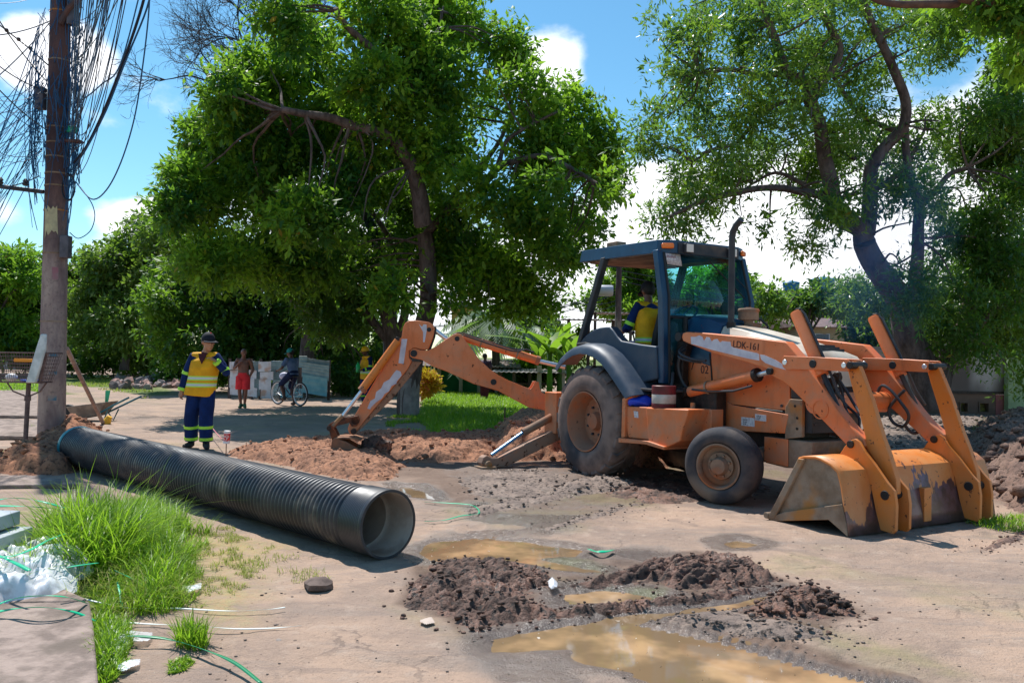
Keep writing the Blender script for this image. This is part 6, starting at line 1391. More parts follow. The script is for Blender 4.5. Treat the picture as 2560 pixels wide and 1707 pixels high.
simple_tree('background_tree', 'bright topped tree at the left edge behind the basket', (-30, 840), 44, [(-40, 650, 60, 50), (30, 600, 60, 25), (-10, 700, 60, 50), (50, 660, 50, 30), (-60, 760, 50, 50), (20, 760, 50, 40)], 18000, .28, m_leafA, 33, droop=.3, per=12, spray=.8, gapt=.42)
for i, (cx_, cy_, w_, h_, Y, nn, lb) in enumerate([(100, 815, 110, 25, 46, 9000, 'low hedge of dark bushes behind the basket'), (290, 820, 120, 30, 44, 10000, 'low bushes under the olive tree'), (450, 845, 90, 30, 36, 9000, 'dark bushes behind the rubble pile'), (610, 850, 80, 40, 33, 9000, 'dark bushes left of the sheet fence'), (850, 865, 80, 45, 31.5, 10000, 'dark bushes right of the sheet fence')]):
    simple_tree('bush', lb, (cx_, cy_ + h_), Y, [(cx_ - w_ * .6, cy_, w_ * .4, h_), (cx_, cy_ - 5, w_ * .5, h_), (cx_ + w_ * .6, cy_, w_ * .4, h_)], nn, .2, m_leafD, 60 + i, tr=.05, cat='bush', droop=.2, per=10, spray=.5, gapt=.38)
# right hand airy tree
RT = dict(o=(1560, 0), s=2.178)
LR = [(pxl([(2143, 925), (2120, 850), (2090, 780), (2070, 700), (2040, 650), (2010, 600), (1985, 555)], 17.2, Y1=16.9), .34, .22),
      (pxl([(1310, 1320), (1290, 1250), (1180, 1180), (1130, 1060), (1100, 880), (1070, 700), (1010, 560), (980, 450), (890, 400), (820, 200), (770, 50), (740, -80)], 16.9, **RT, Y1=15.8), .22, .06),
      (pxl([(1130, 1070), (1000, 1050), (860, 1030), (700, 1030), (560, 1060), (400, 1100), (250, 1180)], 16.8, **RT, Y1=15.2), .10, .035),
      (pxl([(1010, 560), (1100, 420), (1180, 250), (1060, 60), (1020, -60)], 16.6, **RT), .12, .05), (pxl([(890, 400), (720, 410), (560, 380), (400, 400)], 16.2, **RT), .07, .03),
      (pxl([(960, 540), (840, 570), (720, 660), (620, 780), (480, 830), (360, 880)], 17, **RT, Y1=16), .06, .02),
      (pxl([(1270, 1270), (1200, 1130), (1060, 1060), (960, 990), (820, 940), (700, 1000)], 17.2, **RT), .09, .025),
      (pxl([(1320, 1280), (1335, 1100), (1340, 950), (1370, 880), (1450, 770), (1520, 690), (1530, 560), (1460, 370), (1370, 160), (1310, 20), (1290, -80)], 17.2, **RT, Y1=16.2), .18, .06),
      (pxl([(1340, 1050), (1480, 960), (1560, 850), (1640, 700)], 17.5, **RT), .08, .03), (pxl([(1480, 710), (1420, 690), (1260, 600), (1160, 450), (1080, 380)], 17.5, **RT), .07, .025), (pxl([(1260, 870), (1180, 830), (1120, 700)], 17.5, **RT), .06, .02)]
rr_ = np.random.default_rng(14); GI = [(x, y) for x in range(1465, 2400, 46) for y in range(-40, 770, 42)]
ZONE = np.array([(1515, -60), (1475, 200), (1465, 330), (1472, 560), (1600, 560), (1700, 520), (1730, 560), (1760, 660), (1860, 640), (1900, 700), (2000, 700), (2110, 760), (2352, 780), (2420, 400), (2420, -60)], float)
GAPS = [(2225, 165, 60, 45), (2085, 205, 55, 40), (1760, 470, 40, 30), (2060, 520, 60, 50), (2180, 390, 40, 25), (1660, 120, 35, 25), (1980, 560, 50, 45), (1880, 620, 40, 30), (1720, 620, 40, 40), (1500, 420, 25, 25), (2290, 120, 25, 50)]
CR = []
for x, y in GI:
    x += rr_.uniform(-24, 24); y += rr_.uniform(-22, 22)
    if poly_sd(np.array([x]), np.array([y]), ZONE)[0] < 18: continue
    if any(((x - a) / (c + 22)) ** 2 + ((y - b) / (d + 22)) ** 2 < 1 for a, b, c, d in GAPS): continue
    CR.append((x, y, rr_.uniform(36, 58), rr_.uniform(26, 40)))
CRa = [c for c in CR if c[0] < 2190]; CRb = [c for c in CR if c[0] >= 2190] + [(2200, 760, 60, 40), (2270, 800, 60, 40), (2330, 780, 60, 50), (2330, 860, 40, 40), (2250, 720, 60, 50), (2350, 700, 50, 60), (2150, 730, 40, 30), (2300, 640, 50, 40), (1985, 690, 45, 35), (2045, 715, 50, 40), (2100, 700, 45, 35), (2010, 755, 50, 35), (2085, 770, 50, 35), (2150, 800, 50, 30), (2050, 810, 40, 25)]
tree('airy_tree', 'tall airy tree with slender dark leaves rising behind the loader', LR, crowns(CRa, 17.2, 2.2, 8), 78000, .130, .15, m_leafB, 25, droop=.22, spray=.38, per=9, gapt=.40, gapn=1.5, nb=1, shell=.15, up=.3)
LR2 = [(pxl([(2150, 935), (2165, 860), (2195, 790), (2215, 730), (2240, 660), (2290, 600), (2352, 560)], 18.5), .26, .10),
       (pxl([(2215, 735), (2235, 640), (2260, 560), (2300, 480), (2310, 380)], 18.5), .14, .04), (pxl([(2150, 905), (2170, 850), (2200, 820), (2235, 770), (2290, 700), (2400, 680)], 18.2), .14, .08),
       (pxl([(1580, 1620), (1600, 1350), (1610, 1120), (1560, 1030), (1540, 880), (1530, 560)], 17.0, **RT), .15, .07), (pxl([(1610, 1110), (1700, 1030), (1770, 950), (1870, 915)], 17.0, **RT), .09, .04)]
tree('airy_tree', 'second dense tree behind the loader leaning toward the right edge', LR2, crowns(CRb, 18.2, 1.8, 9), 76000, .13, .17, leaf_mat('mixed_green_leaves', (.020, .075, .03), (.085, .17, .022), (.25, .18, .03), .45, .3), 26, nb=1, droop=.3, spray=.42, per=10, gapt=.41, gapn=1.3)
# limb and leaves of a nearer tree entering at the upper right corner
LN = [([AT(2700, 200, 10), AT(2640, 60, 9.6), AT(2570, 14, 9.2), AT(2480, 8, 9), AT(2400, -10, 8.8)], .10, .05), (pxl([(2200, 8), (2100, 12), (2030, 4), (1980, -14)], 9), .05, .03)]
tree('near_tree', 'brown limb of a nearer tree entering at the upper right corner', LN, crowns([(2330, 60, 40, 30), (2300, 30, 40, 22), (2345, 120, 30, 40), (2290, -20, 50, 25), (2200, -20, 50, 14), (2370, 30, 30, 50)], 9.3, .5, 10), 5200, .10, .2, m_leafA, 27, droop=.4, spray=.3, per=12, bm_=varied('brown_limb_bark', (.14, .08, .06), (.08, .05, .045), 8, .9, .5, .01))
# bare tree against the sky at the upper left
def bare():
    root = thing('bare_tree', 'leafless tree whose bare twigs spread against the sky at upper left', 'tree'); mb = MB(); r = np.random.default_rng(4)
    Y = 24.
    def grow(p, d, L, rad, dep):
        if dep == 0 or rad < .003: return
        pts = [p]; dd = d.copy()
        for i in range(4):
            dd = (dd + Vector((r.normal(), r.normal() * .5, r.normal())) * .17 + Vector((0, 0, .03))).normalized(); pts.append(pts[-1] + dd * L / 4)
        mb.tube(pts, [rad * (1 - .12 * i) for i in range(5)], 5 if rad > .02 else 4, False)
        nb = 2 if r.random() < .35 else 3
        for k in range(nb):
            i = 4 if k == 0 else r.integers(1, 5); a = r.uniform(.3, .95) * (1 if r.random() < .5 else -1) * (.45 if k == 0 else 1)
            nd = Vector((dd.x * math.cos(a) - dd.z * math.sin(a), dd.y + r.normal() * .25, dd.x * math.sin(a) + dd.z * math.cos(a))).normalized()
            grow(pts[i], nd, L * r.uniform(.62, .86), rad * (.66 if k else .74), dep - 1)
    p0 = Vector(AT(760 * K, 330 * K, Y)); limb(mb, [AT(900 * K, 905 * K, Y + 2), AT(880 * K, 600 * K, Y + 1), p0], .3, .10, 8)
    for tgt, rad, L in (((500, 150), .055, 1.5), ((560, 60), .055, 1.6), ((430, 225), .05, 1.5), ((620, 20), .05, 1.2), ((480, 90), .045, 1.4)):
        t = Vector(AT(tgt[0] * K, tgt[1] * K, Y)); st_ = p0.lerp(t, .38) + Vector((0, 0, .2)); limb(mb, [p0, p0.lerp(t, .2) + Vector((0, 0, .3)), st_], .09, rad, 6)
        grow(st_, (t - st_).normalized(), L, rad, 8)
    mb.build('trunk', mat('blue_black_twigs', (.03, .035, .05), .8), root, 60, fixn=False)
bare()
# ---------------------------------------------------------------- people
def remesh(mb, name, m, parent, voxel=.010, sm=3, mats=None):
    me = bpy.data.meshes.new(name + '_src'); me.from_pydata(mb.v, [], mb.f); bmm = bmesh.new(); bmm.from_mesh(me); bmesh.ops.recalc_face_normals(bmm, faces=bmm.faces); bmm.to_mesh(me); bmm.free()
    t = bpy.data.objects.new('tmp', me); COL.objects.link(t)
    a = t.modifiers.new('r', 'REMESH'); a.mode = 'VOXEL'; a.voxel_size = voxel
    b = t.modifiers.new('s', 'SMOOTH'); b.iterations = sm; b.factor = .5
    dg = bpy.context.evaluated_depsgraph_get(); n = bpy.data.meshes.new_from_object(t.evaluated_get(dg)); bpy.data.objects.remove(t)
    n.name = name; n.materials.clear(); n.materials.append(m); n.shade_smooth()
    o = bpy.data.objects.new(name, n); COL.objects.link(o); o.parent = parent; return o
def skin_mat(name, c): return varied(name, c, tuple(x * .72 for x in c), 9, .45, .1, .003, spec=.45)
def hand(mb, w_, d, side, curl=.4, palmn=None):
    """palm, four fingers and thumb from wrist w_ along direction d"""
    d = Vector(d).normalized(); up = Vector(palmn or (0, -1, 0)); a = d.cross(up).normalized() * side; n = a.cross(d).normalized() * side
    p = Vector(w_); mb.tube([p - d * .02, p + d * .03, p + d * .085], [.024, .036, .036], 10, True, (1.05, .52) if abs(a.dot(Vector((1, 0, 0)))) > .2 else (.6, 1.1))
    for i, (o, L) in enumerate(((-.028, .066), (-.010, .078), (.010, .072), (.027, .056))):
        b = p + d * .08 + a * o; k1 = b + (d * math.cos(curl * .5) + n * math.sin(curl * .5)) * L * .45; k2 = k1 + (d * math.cos(curl * 1.3) + n * math.sin(curl * 1.3)) * L * .32; k3 = k2 + (d * math.cos(curl * 2) + n * math.sin(curl * 2)) * L * .25
        mb.tube([b - d * .02, k1, k2, k3], [.0095, .0095, .0085, .0065], 7)
    b = p + d * .02 - a * .03; mb.tube([b, b + (-a * .7 + d * .6 + n * .3) * .035, b + (-a * .5 + d * 1.0 + n * .5) * .062], [.012, .0105, .008], 7)
def head(mb, c, yaw, tilt=0, s=1.):
    Mh = Matrix.Translation(Vector(c)) @ Matrix.Rotation(yaw, 4, 'Z') @ Matrix.Rotation(tilt, 4, 'X') @ Matrix.Scale(s, 4)
    def q(*p): return Mh @ Vector(p)
    R3 = Mh.to_3x3()
    mb.ball(q(0, .012, .02), .094, 16, (.82, 1.02, 1.0), R3); mb.ball(q(0, -.018, -.035), .068, 14, (.86, .95, 1.15), R3); mb.ball(q(0, -.055, -.090), .026, 10, (1.1, .8, .7), R3)
    mb.tube([q(0, -.082, .012), q(0, -.105, -.022), q(0, -.088, -.034)], [.008, .015, .011], 8); mb.ball(q(0, -.078, -.056), .018, 8, (1.3, .6, .5), R3)
    mb.tube([q(-.035, -.078, .022), q(0, -.088, .024), q(.035, -.078, .022)], .009, 6)
    for s_ in (-1, 1): mb.ball(q(s_ * .079, .012, -.008), .026, 8, (.35, .7, 1.05), R3)
    return Mh
def face_bits(Mh, par, skin):
    m_e = bpy.data.materials.get('dark_eye') or mat('dark_eye', (.02, .015, .012), .3)
    mb = MB()
    for s_ in (-1, 1): mb.ball(Mh @ Vector((s_ * .030, -.083, .004)), .0085, 8, (1.3, .5, .7))
    mb.build('eyes', m_e, par, 50)
def person(label, loc, rz, J, skin, wear, scale=1., group=None, voxel=.010):
    root = thing('person', label, 'person', loc, rz, group)
    root.scale = (scale,) * 3; V = {k: Vector(v) for k, v in J.items() if not isinstance(v, (int, float))}
    yaw, tilt = J.get('yaw', 0), J.get('tilt', 0)
    mb = MB(); P_ = V['pelvis']; Ch = V['chest']; Nk = V['neck']; Hd = V['head']
    fat = J.get('fat', 1.)
    mb.tube([P_ - Vector((0, 0, .06)), P_ + (Ch - P_) * .15, P_ + (Ch - P_) * .5, Ch, Ch + (Nk - Ch) * .55, Nk], [.10, .15 * fat, .135 * fat, .155, .13, .058], 18, True, (1.05, .72))
    mb.tube([Nk - (Hd - Nk) * .3, Nk + (Hd - Nk) * .7], [.060, .054], 12)
    Mh = head(mb, Hd, yaw, tilt, J.get('hs', 1.08))
    for s in 'LR':
        a, b, c, h_ = V['sh' + s], V['el' + s], V['wr' + s], V['hd' + s]
        mb.tube([Ch + (Nk - Ch) * .35, a, a + (b - a) * .3, b, b + (c - b) * .25, c], [.07, .062, .054, .043, .043, .029], 12)
        hand(mb, c, h_ - c, 1 if s == 'L' else -1, J.get('curl', .5), J.get('pn' + s))
        a, b, c, t = V['hp' + s], V['kn' + s], V['an' + s], V['to' + s]
        mb.tube([P_, a, a + (b - a) * .4, b, b + (c - b) * .3, c], [.09, .092, .080, .056, .055, .036], 12)
        mb.tube([c + Vector((0, 0, .0)), c + Vector((0, 0, -.05)), t + (c - t) * .3 + Vector((0, 0, -.03)), t], [.040, .040, .036, .022], 10)
    body = remesh(mb, 'body', skin, root, voxel); face_bits(Mh, body, skin)
    if J.get('hair', True):
        hb_ = MB(); hb_.ball(Mh @ Vector((0, .028, .022)), .094 * J.get('hs', 1.08), 14, (.87, .98, 1.02), Mh.to_3x3().normalized()); hb_.build('hair', m_hair, root, 60)
    for w_ in wear: w_(root, V, J, Mh)
    return root
def W_trousers(m, r=(.125, .118, .10, .095), length=1., bands=None, waist=.09, name='trousers'):
    def f(root, V, J, Mh):
        mb = MB(); P_ = V['pelvis']; up = (V['chest'] - P_).normalized()
        mb.tube([P_ - Vector((0, 0, .05)), P_ + up * .02, P_ + up * waist], [.13, .155, .15], 18, True, (1.08, .80))
        bb = []
        for s in 'LR':
            a, b, c = V['hp' + s], V['kn' + s], V['an' + s]; e = b + (c - b) * length if length > 0 else a + (b - a) * (1 + length)
            if length > 0: mb.tube([P_ - Vector((0, 0, .02)), a, a + (b - a) * .5, b, b + (e - b) * .6, e], [r[0], r[0], r[1], r[2], r[3], r[3]], 14)
            else: mb.tube([P_ - Vector((0, 0, .02)), a, e], [r[0], r[0], r[1]], 14)
            for (t, q) in bands or (): bb.append((b + (c - b) * t, (c - b).normalized(), r[2] + (r[3] - r[2]) * min(t / .6, 1) + .004))
        o = remesh(mb, name, m, root, .012)
        for p, d, rr in bb:
            mb = MB(); mb.tube([p - d * .022, p + d * .022], rr, 16); mb.build('reflective_band', m_hivis, o, 60)
    return f
def W_shirt(m, r=(.072, .062, .055), sleeve=1., bands=None, short=False, torso=True):
    def f(root, V, J, Mh):
        mb = MB(); P_, Ch, Nk = V['pelvis'], V['chest'], V['neck']
        if torso: mb.tube([P_ - (Ch - P_) * .1, P_ + (Ch - P_) * .5, Ch, Ch + (Nk - Ch) * .6, Ch + (Nk - Ch) * .9], [.16, .155, .175, .15, .075], 18, True, (1.05, .74))
        bb = []
        for s in 'LR':
            a, b, c = V['sh' + s], V['el' + s], V['wr' + s]; st = Ch + (Nk - Ch) * .35
            if short: mb.tube([st, a, a + (b - a) * .75], [.08, r[0] + .006, r[1] + .01], 12)
            else: mb.tube([st, a, a + (b - a) * .5, b, b + (c - b) * .5, b + (c - b) * sleeve], [.08, r[0], r[1], r[1], r[2], r[2] - .008], 12)
            for seg, t in bands or ():
                p, q = (a, b) if seg == 'u' else (b, c); bb.append((p + (q - p) * t, (q - p).normalized(), (r[1] if seg == 'u' else r[2]) + .005))
        o = remesh(mb, 'shirt', m, root, .011)
        for p, d, rr in bb:
            mb = MB(); mb.tube([p - d * .024, p + d * .024], rr, 16); mb.build('reflective_band', m_hivis, o, 60)
    return f
def Hd0(V): return V['head']
def W_vest(m, low=.12, w_=1.15):
    def f(root, V, J, Mh):
        mb = MB(); P_, Ch, Nk = V['pelvis'], V['chest'], V['neck']; up = (Ch - P_)
        a, b = V['shL'], V['shR']
        cs = [(P_ - up.normalized() * low, .222, .165), (P_ + up * .15, .218, .160), (P_ + up * .5, .212, .155), (Ch, .215, .160), (Ch + (Nk - Ch) * .45, .205, .135), (Ch + (Nk - Ch) * .72, .12, .09)]
        mb.loft([[(c.x + a_ * w_ * .92 * math.copysign(abs(math.cos(t)) ** .72, math.cos(t)), c.y + b_ * math.copysign(abs(math.sin(t)) ** .8, math.sin(t)), c.z - .02 * (c is cs[0][0]) * math.cos(t)) for t in np.linspace(0, 2 * math.pi, 29)[:-1]] for c, a_, b_ in cs])
        mb.tube([a + (b - a) * .02 + Vector((0, 0, .01)), (a + b) / 2 + Vector((0, 0, .012)), b + (a - b) * .02 + Vector((0, 0, .01))], [.066, .070, .066], 12)
        o = remesh(mb, 'vest', m, root, .011, 4)
        # V neck showing the shirt
        f0 = (a + b) / 2
        if J.get('vneck', True):
            mb = MB(); y0 = -.150; mb.add([(f0.x - .065, y0 + .045, Nk.z - .005), (f0.x + .065, y0 + .045, Nk.z - .005), (f0.x + .01, y0 - .012, Nk.z - .165), (f0.x - .04, y0 + .01, Nk.z - .08), (f0.x + .048, y0 + .01, Nk.z - .08)], [(0, 3, 4, 1), (3, 2, 4)]); mb.build('neckline', m_maroon, o, 0, thick=.012)
            mb = MB(); mb.tube([Nk - (Hd0(V) - Nk) * .35, Nk + (Hd0(V) - Nk) * .12], [.086, .070], 16, True); mb.build('collar', m_maroon, o, 50)
    return f
def W_cap(m, brim=True, helmet=False):
    def f(root, V, J, Mh):
        s = 1.12 if helmet else 1.0; mb = MB(); prof = []
        for i in range(8):
            ph = math.pi / 2 * i / 7; prof.append((.090 * s * math.cos(ph), .108 * s * math.sin(ph)))
        Ms = Mh @ Matrix.Translation((0, .012, .026)) @ Matrix.Diagonal((.94, 1.10, 1, 1)); mb.lathe([(.086 * s, -.012)] + prof, 22, Ms)
        vs = []
        if helmet: mb.lathe([(.095 * s, 0), (.128 * s, -.010), (.128 * s, -.016), (.09 * s, -.008)], 22, Ms, True)
        else:
            n = 9
            for i in range(n):
                a = math.pi * (1.18 + .64 * i / (n - 1)); c, s_ = math.cos(a), math.sin(a)
                vs += [Ms @ Vector((c * .096, s_ * .096, 0)), Ms @ Vector((c * .125, s_ * (.165) - .0, -.018))]
            mb.add(vs, [(2 * i, 2 * i + 1, 2 * i + 3, 2 * i + 2) for i in range(n - 1)])
        mb.build('helmet' if helmet else 'cap', m, root, 50, thick=.006)
    return f
def W_shoes(m, bare=False):
    def f(root, V, J, Mh):
        for s in 'LR':
            c, t = V['an' + s], V['to' + s]; mb = MB(); d = (t - c); d.z = 0
            mb.tube([c + Vector((0, 0, .04)), c + Vector((0, 0, -.03)), c + d * .45 + Vector((0, 0, -.045)), c + d * 1.05 + Vector((0, 0, -.055))], [.052, .056, .050, .034], 12)
            remesh(mb, 'shoe', m, root, .010)
    return f
m_hair = mat('black_hair', (.012, .009, .008), .7)
m_hivis = mat('fluorescent_yellow_band', (.42, .82, .06), .5)
m_maroon = mat('maroon_cloth', (.07, .012, .015), .85)
def vest_nodes(bands, rfront=True):
    def f(t, p):
        q = NT(t); v = q.co('Object'); z = q.sep(v)[2]
        c = q.mix(q.mr(q.noise(5, 4, .6, v), .35, .65), (.88, .43, .004), (.70, .33, .004))
        for z0, w_ in bands:
            d = q.m('ABSOLUTE', q.m('SUBTRACT', z, z0)); c = q.mix(q.mr(d, w_, w_ + .003, 1, 0), c, (.50, .80, .08)); c = q.mix(q.mr(d, w_ * .45, w_ * .45 + .003, 1, 0), c, (.62, .66, .64))
        q.l(c, p.inputs['Base Color']); q.l(q.bump(q.noise(7, 3, .6, v), .6, .02), p.inputs['Normal'])
    return f
m_vest = mat('yellow_work_vest', (.8, .4, .01), .75, 0, vest_nodes([(1.11, .034), (1.005, .034)]))
m_vest2 = mat('yellow_work_vest_plain', (.8, .4, .01), .75, 0, vest_nodes([(1.02, .05)]))
m_vest3 = mat('yellow_vest_seated', (.8, .4, .01), .75, 0, vest_nodes([(.19, .032)]))
def cloth(name, a, b): return varied(name, a, b, 4, .85, .5, .02, bsc=9, spec=.2)
m_navy = cloth('navy_work_cloth', (.006, .028, .13), (.004, .016, .075))
m_navyd = cloth('dark_navy_cloth', (.006, .012, .045), (.01, .02, .07))
m_boot = varied('dark_work_boot', (.02, .028, .035), (.05, .045, .04), 9, .7, .2, .004)
m_cap = mat('black_cap', (.006, .007, .014), .8)
sk1 = skin_mat('tan_skin', (.50, .25, .15)); sk2 = skin_mat('dark_brown_skin', (.11, .045, .03)); sk3 = skin_mat('brown_skin', (.16, .07, .045))
wl = G(499, 1121)
J1 = dict(pelvis=(-.01, 0, .93), chest=(.05, 0, 1.28), neck=(.065, 0, 1.50), head=(.110, -.03, 1.675), hs=1.2, yaw=R_(42), tilt=R_(6),
          shL=(-.155, 0, 1.44), elL=(-.245, .0, 1.14), wrL=(-.295, -.04, .90), hdL=(-.30, -.06, .80), shR=(.255, 0, 1.445), elR=(.41, -.05, 1.20), wrR=(.285, -.18, 1.385), hdR=(.20, -.20, 1.44),
          pnL=(.9, -.3, 0), pnR=(0, 0, -1), hpL=(-.095, 0, .88), knL=(-.155, .02, .47), anL=(-.165, .08, .09), toL=(-.22, -.07, .03), hpR=(.115, 0, .88), knR=(.11, -.06, .48), anR=(.115, -.04, .09), toR=(.19, -.19, .03), curl=.7)
p1_ = person('worker in yellow vest and dark cap standing beside the long black pipe', wl, 0, J1, sk1,
       [W_trousers(m_navy, (.120, .118, .108, .103), .93, ((.35, 0), (.82, 0))), W_shirt(m_navy, (.072, .066, .058), .96, (('u', .85), ('f', .88))), W_vest(m_vest, .10, 1.14), W_cap(m_cap), W_shoes(m_boot)], .985)
text('vest_print', 'conlurb', .05, (.12, -.165, 1.335), (R_(90), 0, 0), m_maroon, p1_, .0005) if False else None
mb = MB(); mb.ball((.175, -.115, 1.82), .014, 8, (1, .4, .8)); mb.build('cap_badge', mat('red_badge', (.6, .04, .04), .5), p1_, 50)
# shirtless man in red shorts
wl = G(606, 1019); sR = skin_mat('warm_brown_skin', (.20, .075, .05))  # a warmer brown skin tone
J2 = dict(hair=False, pelvis=(0, 0, .93), chest=(0, .0, 1.28), neck=(.0, 0, 1.48), head=(.015, -.03, 1.62), yaw=R_(35), tilt=R_(8), fat=1.1,
          shL=(-.19, 0, 1.41), elL=(-.25, -.08, 1.14), wrL=(-.08, -.20, 1.32), hdL=(.02, -.22, 1.38), shR=(.19, 0, 1.41), elR=(.28, .03, 1.13), wrR=(.20, -.02, .93), hdR=(.18, -.03, .84),
          pnL=(0, 0, -1), pnR=(-.9, -.2, 0), hpL=(-.09, 0, .90), knL=(-.09, -.02, .49), anL=(-.05, .02, .08), toL=(-.06, -.14, .03), hpR=(.09, 0, .90), knR=(.09, -.02, .49), anR=(.06, .0, .08), toR=(.12, -.13, .03))
person('shirtless bald man in bright red shorts in front of the sheet fence', wl, R_(4), J2, sR, [W_trousers(cloth('coral_red_shorts', (.85, .045, .055), (.6, .03, .04)), (.125, .125, .1, .1), -.12, None, .11, 'shorts'), W_shoes(mat('green_sandals', (.03, .10, .05), .7))], .92, voxel=.012)
# helmeted worker seen from the side
wl = G(915, 1017)
J3 = dict(pelvis=(.02, 0, .93), chest=(.0, .0, 1.27), neck=(-.02, 0, 1.48), head=(-.03, -.05, 1.63), yaw=R_(-10), tilt=R_(10), vneck=False,
          shL=(-.19, -.02, 1.42), elL=(-.22, -.10, 1.15), wrL=(-.12, -.28, 1.12), hdL=(-.06, -.34, 1.13), shR=(.19, 0, 1.42), elR=(.23, -.02, 1.14), wrR=(.14, -.22, 1.08), hdR=(.10, -.31, 1.08),
          pnL=(0, 0, -1), pnR=(0, 0, -1), hpL=(-.09, 0, .90), knL=(-.09, -.06, .50), anL=(-.09, .02, .09), toL=(-.09, -.14, .03), hpR=(.09, 0, .90), knR=(.09, -.02, .50), anR=(.09, .08, .09), toR=(.09, -.08, .03))
p3_ = person('worker in yellow helmet and vest standing behind the digging boom', wl, R_(-50), J3, sk2, [W_trousers(m_navy, bands=((.4, 0), (.85, 0))), W_shirt(m_navy, bands=(('u', .8), ('f', .6))), W_vest(m_vest2, .12), W_cap(mat('yellow_helmet', (.85, .45, .01), .35), helmet=True), W_shoes(m_boot)], .98, voxel=.012)
bo = Vector(wl) + Vector((-.22, -.18, 1.0)); mb = MB(); mb.lathe([(0, 0), (.055, 0), (.06, .03), (.06, .2), (.025, .25), (.025, .28), (0, .28)], 14); tag(mb.build('green_bottle', mat('green_bottle', (.02, .45, .12), .3), None, 50, loc=bo), 'green bottle held at the waist by the helmeted worker', 'bottle')
# cyclist
bkx, bky = G(722, 1013)[:2]; BH = Vector((-math.cos(R_(38)), math.sin(R_(38)), 0)); brz = math.atan2(BH.y, BH.x)
bike = thing('bicycle', 'dark bicycle with whitewall tyres ridden by the man in the teal cap', 'bicycle', (bkx, bky, 0), brz)   # local +x forward
m_bk = mat('dark_blue_bike_frame', (.02, .02, .06), .4); m_ww = mat('whitewall', (.55, .56, .6), .6)
for nme, x in (('front_wheel', .52), ('rear_wheel', -.52)):
    e = bpy.data.objects.new(nme, None); COL.objects.link(e); e.parent = bike; e.location = (x, 0, .34); Mx = Matrix.Rotation(R_(90), 4, 'X')
    mb = MB(); mb.lathe([(.32 + .022 * math.cos(a), .022 * math.sin(a)) for a in np.linspace(0, 2 * math.pi, 9)[:-1]], 36, Mx, True); mb.build('tyre', m_blk, e, 60)
    mb = MB(); mb.lathe([(.285, -.014), (.305, -.019), (.305, .019), (.285, .014)], 36, Mx, True); mb.build('rim', m_ww, e, 60)
    mb = MB(); [mb.cyl((0, .02 * (-1) ** k, 0), (.29 * math.cos(k * .35), 0, .29 * math.sin(k * .35)), .0018, 3) for k in range(18)]; mb.cyl((0, -.05, 0), (0, .05, 0), .02, 8); mb.build('spokes', m_chrome, e, 60)
mb = MB()
for a, b, r in (((-.52, .05, .34), (-.05, 0, .30), .01), ((-.52, -.05, .34), (-.05, 0, .30), .01), ((-.05, 0, .30), (-.18, 0, .78), .016), ((-.05, 0, .30), (.38, 0, .66), .018), ((-.16, 0, .70), (.36, 0, .76), .016), ((-.52, .05, .34), (-.17, 0, .72), .009), ((-.52, -.05, .34), (-.17, 0, .72), .009), ((.38, 0, .64), (.345, 0, .90), .018), ((.38, .04, .66), (.52, .05, .34), .011), ((.38, -.04, .66), (.52, -.05, .34), .011)): mb.tube([a, b], r, 8)
mb.build('frame', m_bk, bike, 50)
mb = MB(); mb.tube([(.20, -.32, 1.00), (.32, -.26, 1.02), (.37, -.10, .95), (.345, 0, .92), (.37, .10, .95), (.32, .26, 1.02), (.20, .32, 1.00)], .012, 8); mb.build('handlebar', m_blk, bike, 50)
mb = MB(); mb.loft([[(-.34, -.1, .82), (-.34, .1, .82), (-.34, .1, .86), (-.34, -.1, .86)], [(-.05, -.03, .83), (-.05, .03, .83), (-.05, .03, .86), (-.05, -.03, .86)]]); mb.build('saddle', m_blk, bike, 40, .015)
mb = MB(); mb.tube([(-.05, .06, .30), (.05, .09, .18)], .01, 6); mb.box(.0, .10, .09, .17, .165, .185); mb.build('pedal', m_blk, bike, 40)
mb = MB(); mb.tube([(-.05, -.06, .30), (-.15, -.09, .42)], .01, 6); mb.box(-.2, -.1, -.17, -.09, .41, .43); mb.build('pedal', m_blk, bike, 40)
J4 = dict(pelvis=(0, .18, .93), chest=(0, .12, 1.22), neck=(0, .06, 1.40), head=(0, .0, 1.54), yaw=R_(30), tilt=R_(14), vneck=False,
          shL=(-.18, .08, 1.34), elL=(-.26, -.02, 1.10), wrL=(-.24, -.20, 1.03), hdL=(-.24, -.28, 1.02), shR=(.18, .08, 1.34), elR=(.26, -.02, 1.10), wrR=(.24, -.20, 1.03), hdR=(.24, -.28, 1.02),
          pnL=(0, 0, -1), pnR=(0, 0, -1), hpL=(-.09, .16, .92), knL=(-.16, -.14, .55), anL=(-.20, .0, .09), toL=(-.20, -.14, .03), hpR=(.09, .16, .92), knR=(.14, -.2, .62), anR=(.15, -.02, .24), toR=(.15, -.16, .18), curl=1.1)
person('man in teal cap and blue shirt sitting on the bicycle by the fence', (bkx, bky, 0), math.atan2(BH.x, -BH.y), J4, sk2, [W_trousers(m_navyd, (.105, .10, .085, .08), .15, None), W_shirt(cloth('slate_blue_shirt', (.07, .11, .22), (.13, .17, .28)), short=True), W_cap(mat('teal_cap', (.01, .22, .2), .7)), W_shoes(m_boot)], .98, voxel=.012)
mb = MB(); mb.ball((0, 0, 0), .14, 14, (1.1, .6, .8)); o_ = mb.build('carrier_bag', mat('white_bag', (.62, .60, .78), .5), None, 60, loc=(bkx + BH.x * .24, bky + BH.y * .24, .84)); tag(o_, 'white carrier bag hanging from the bicycle handlebar', 'bag')
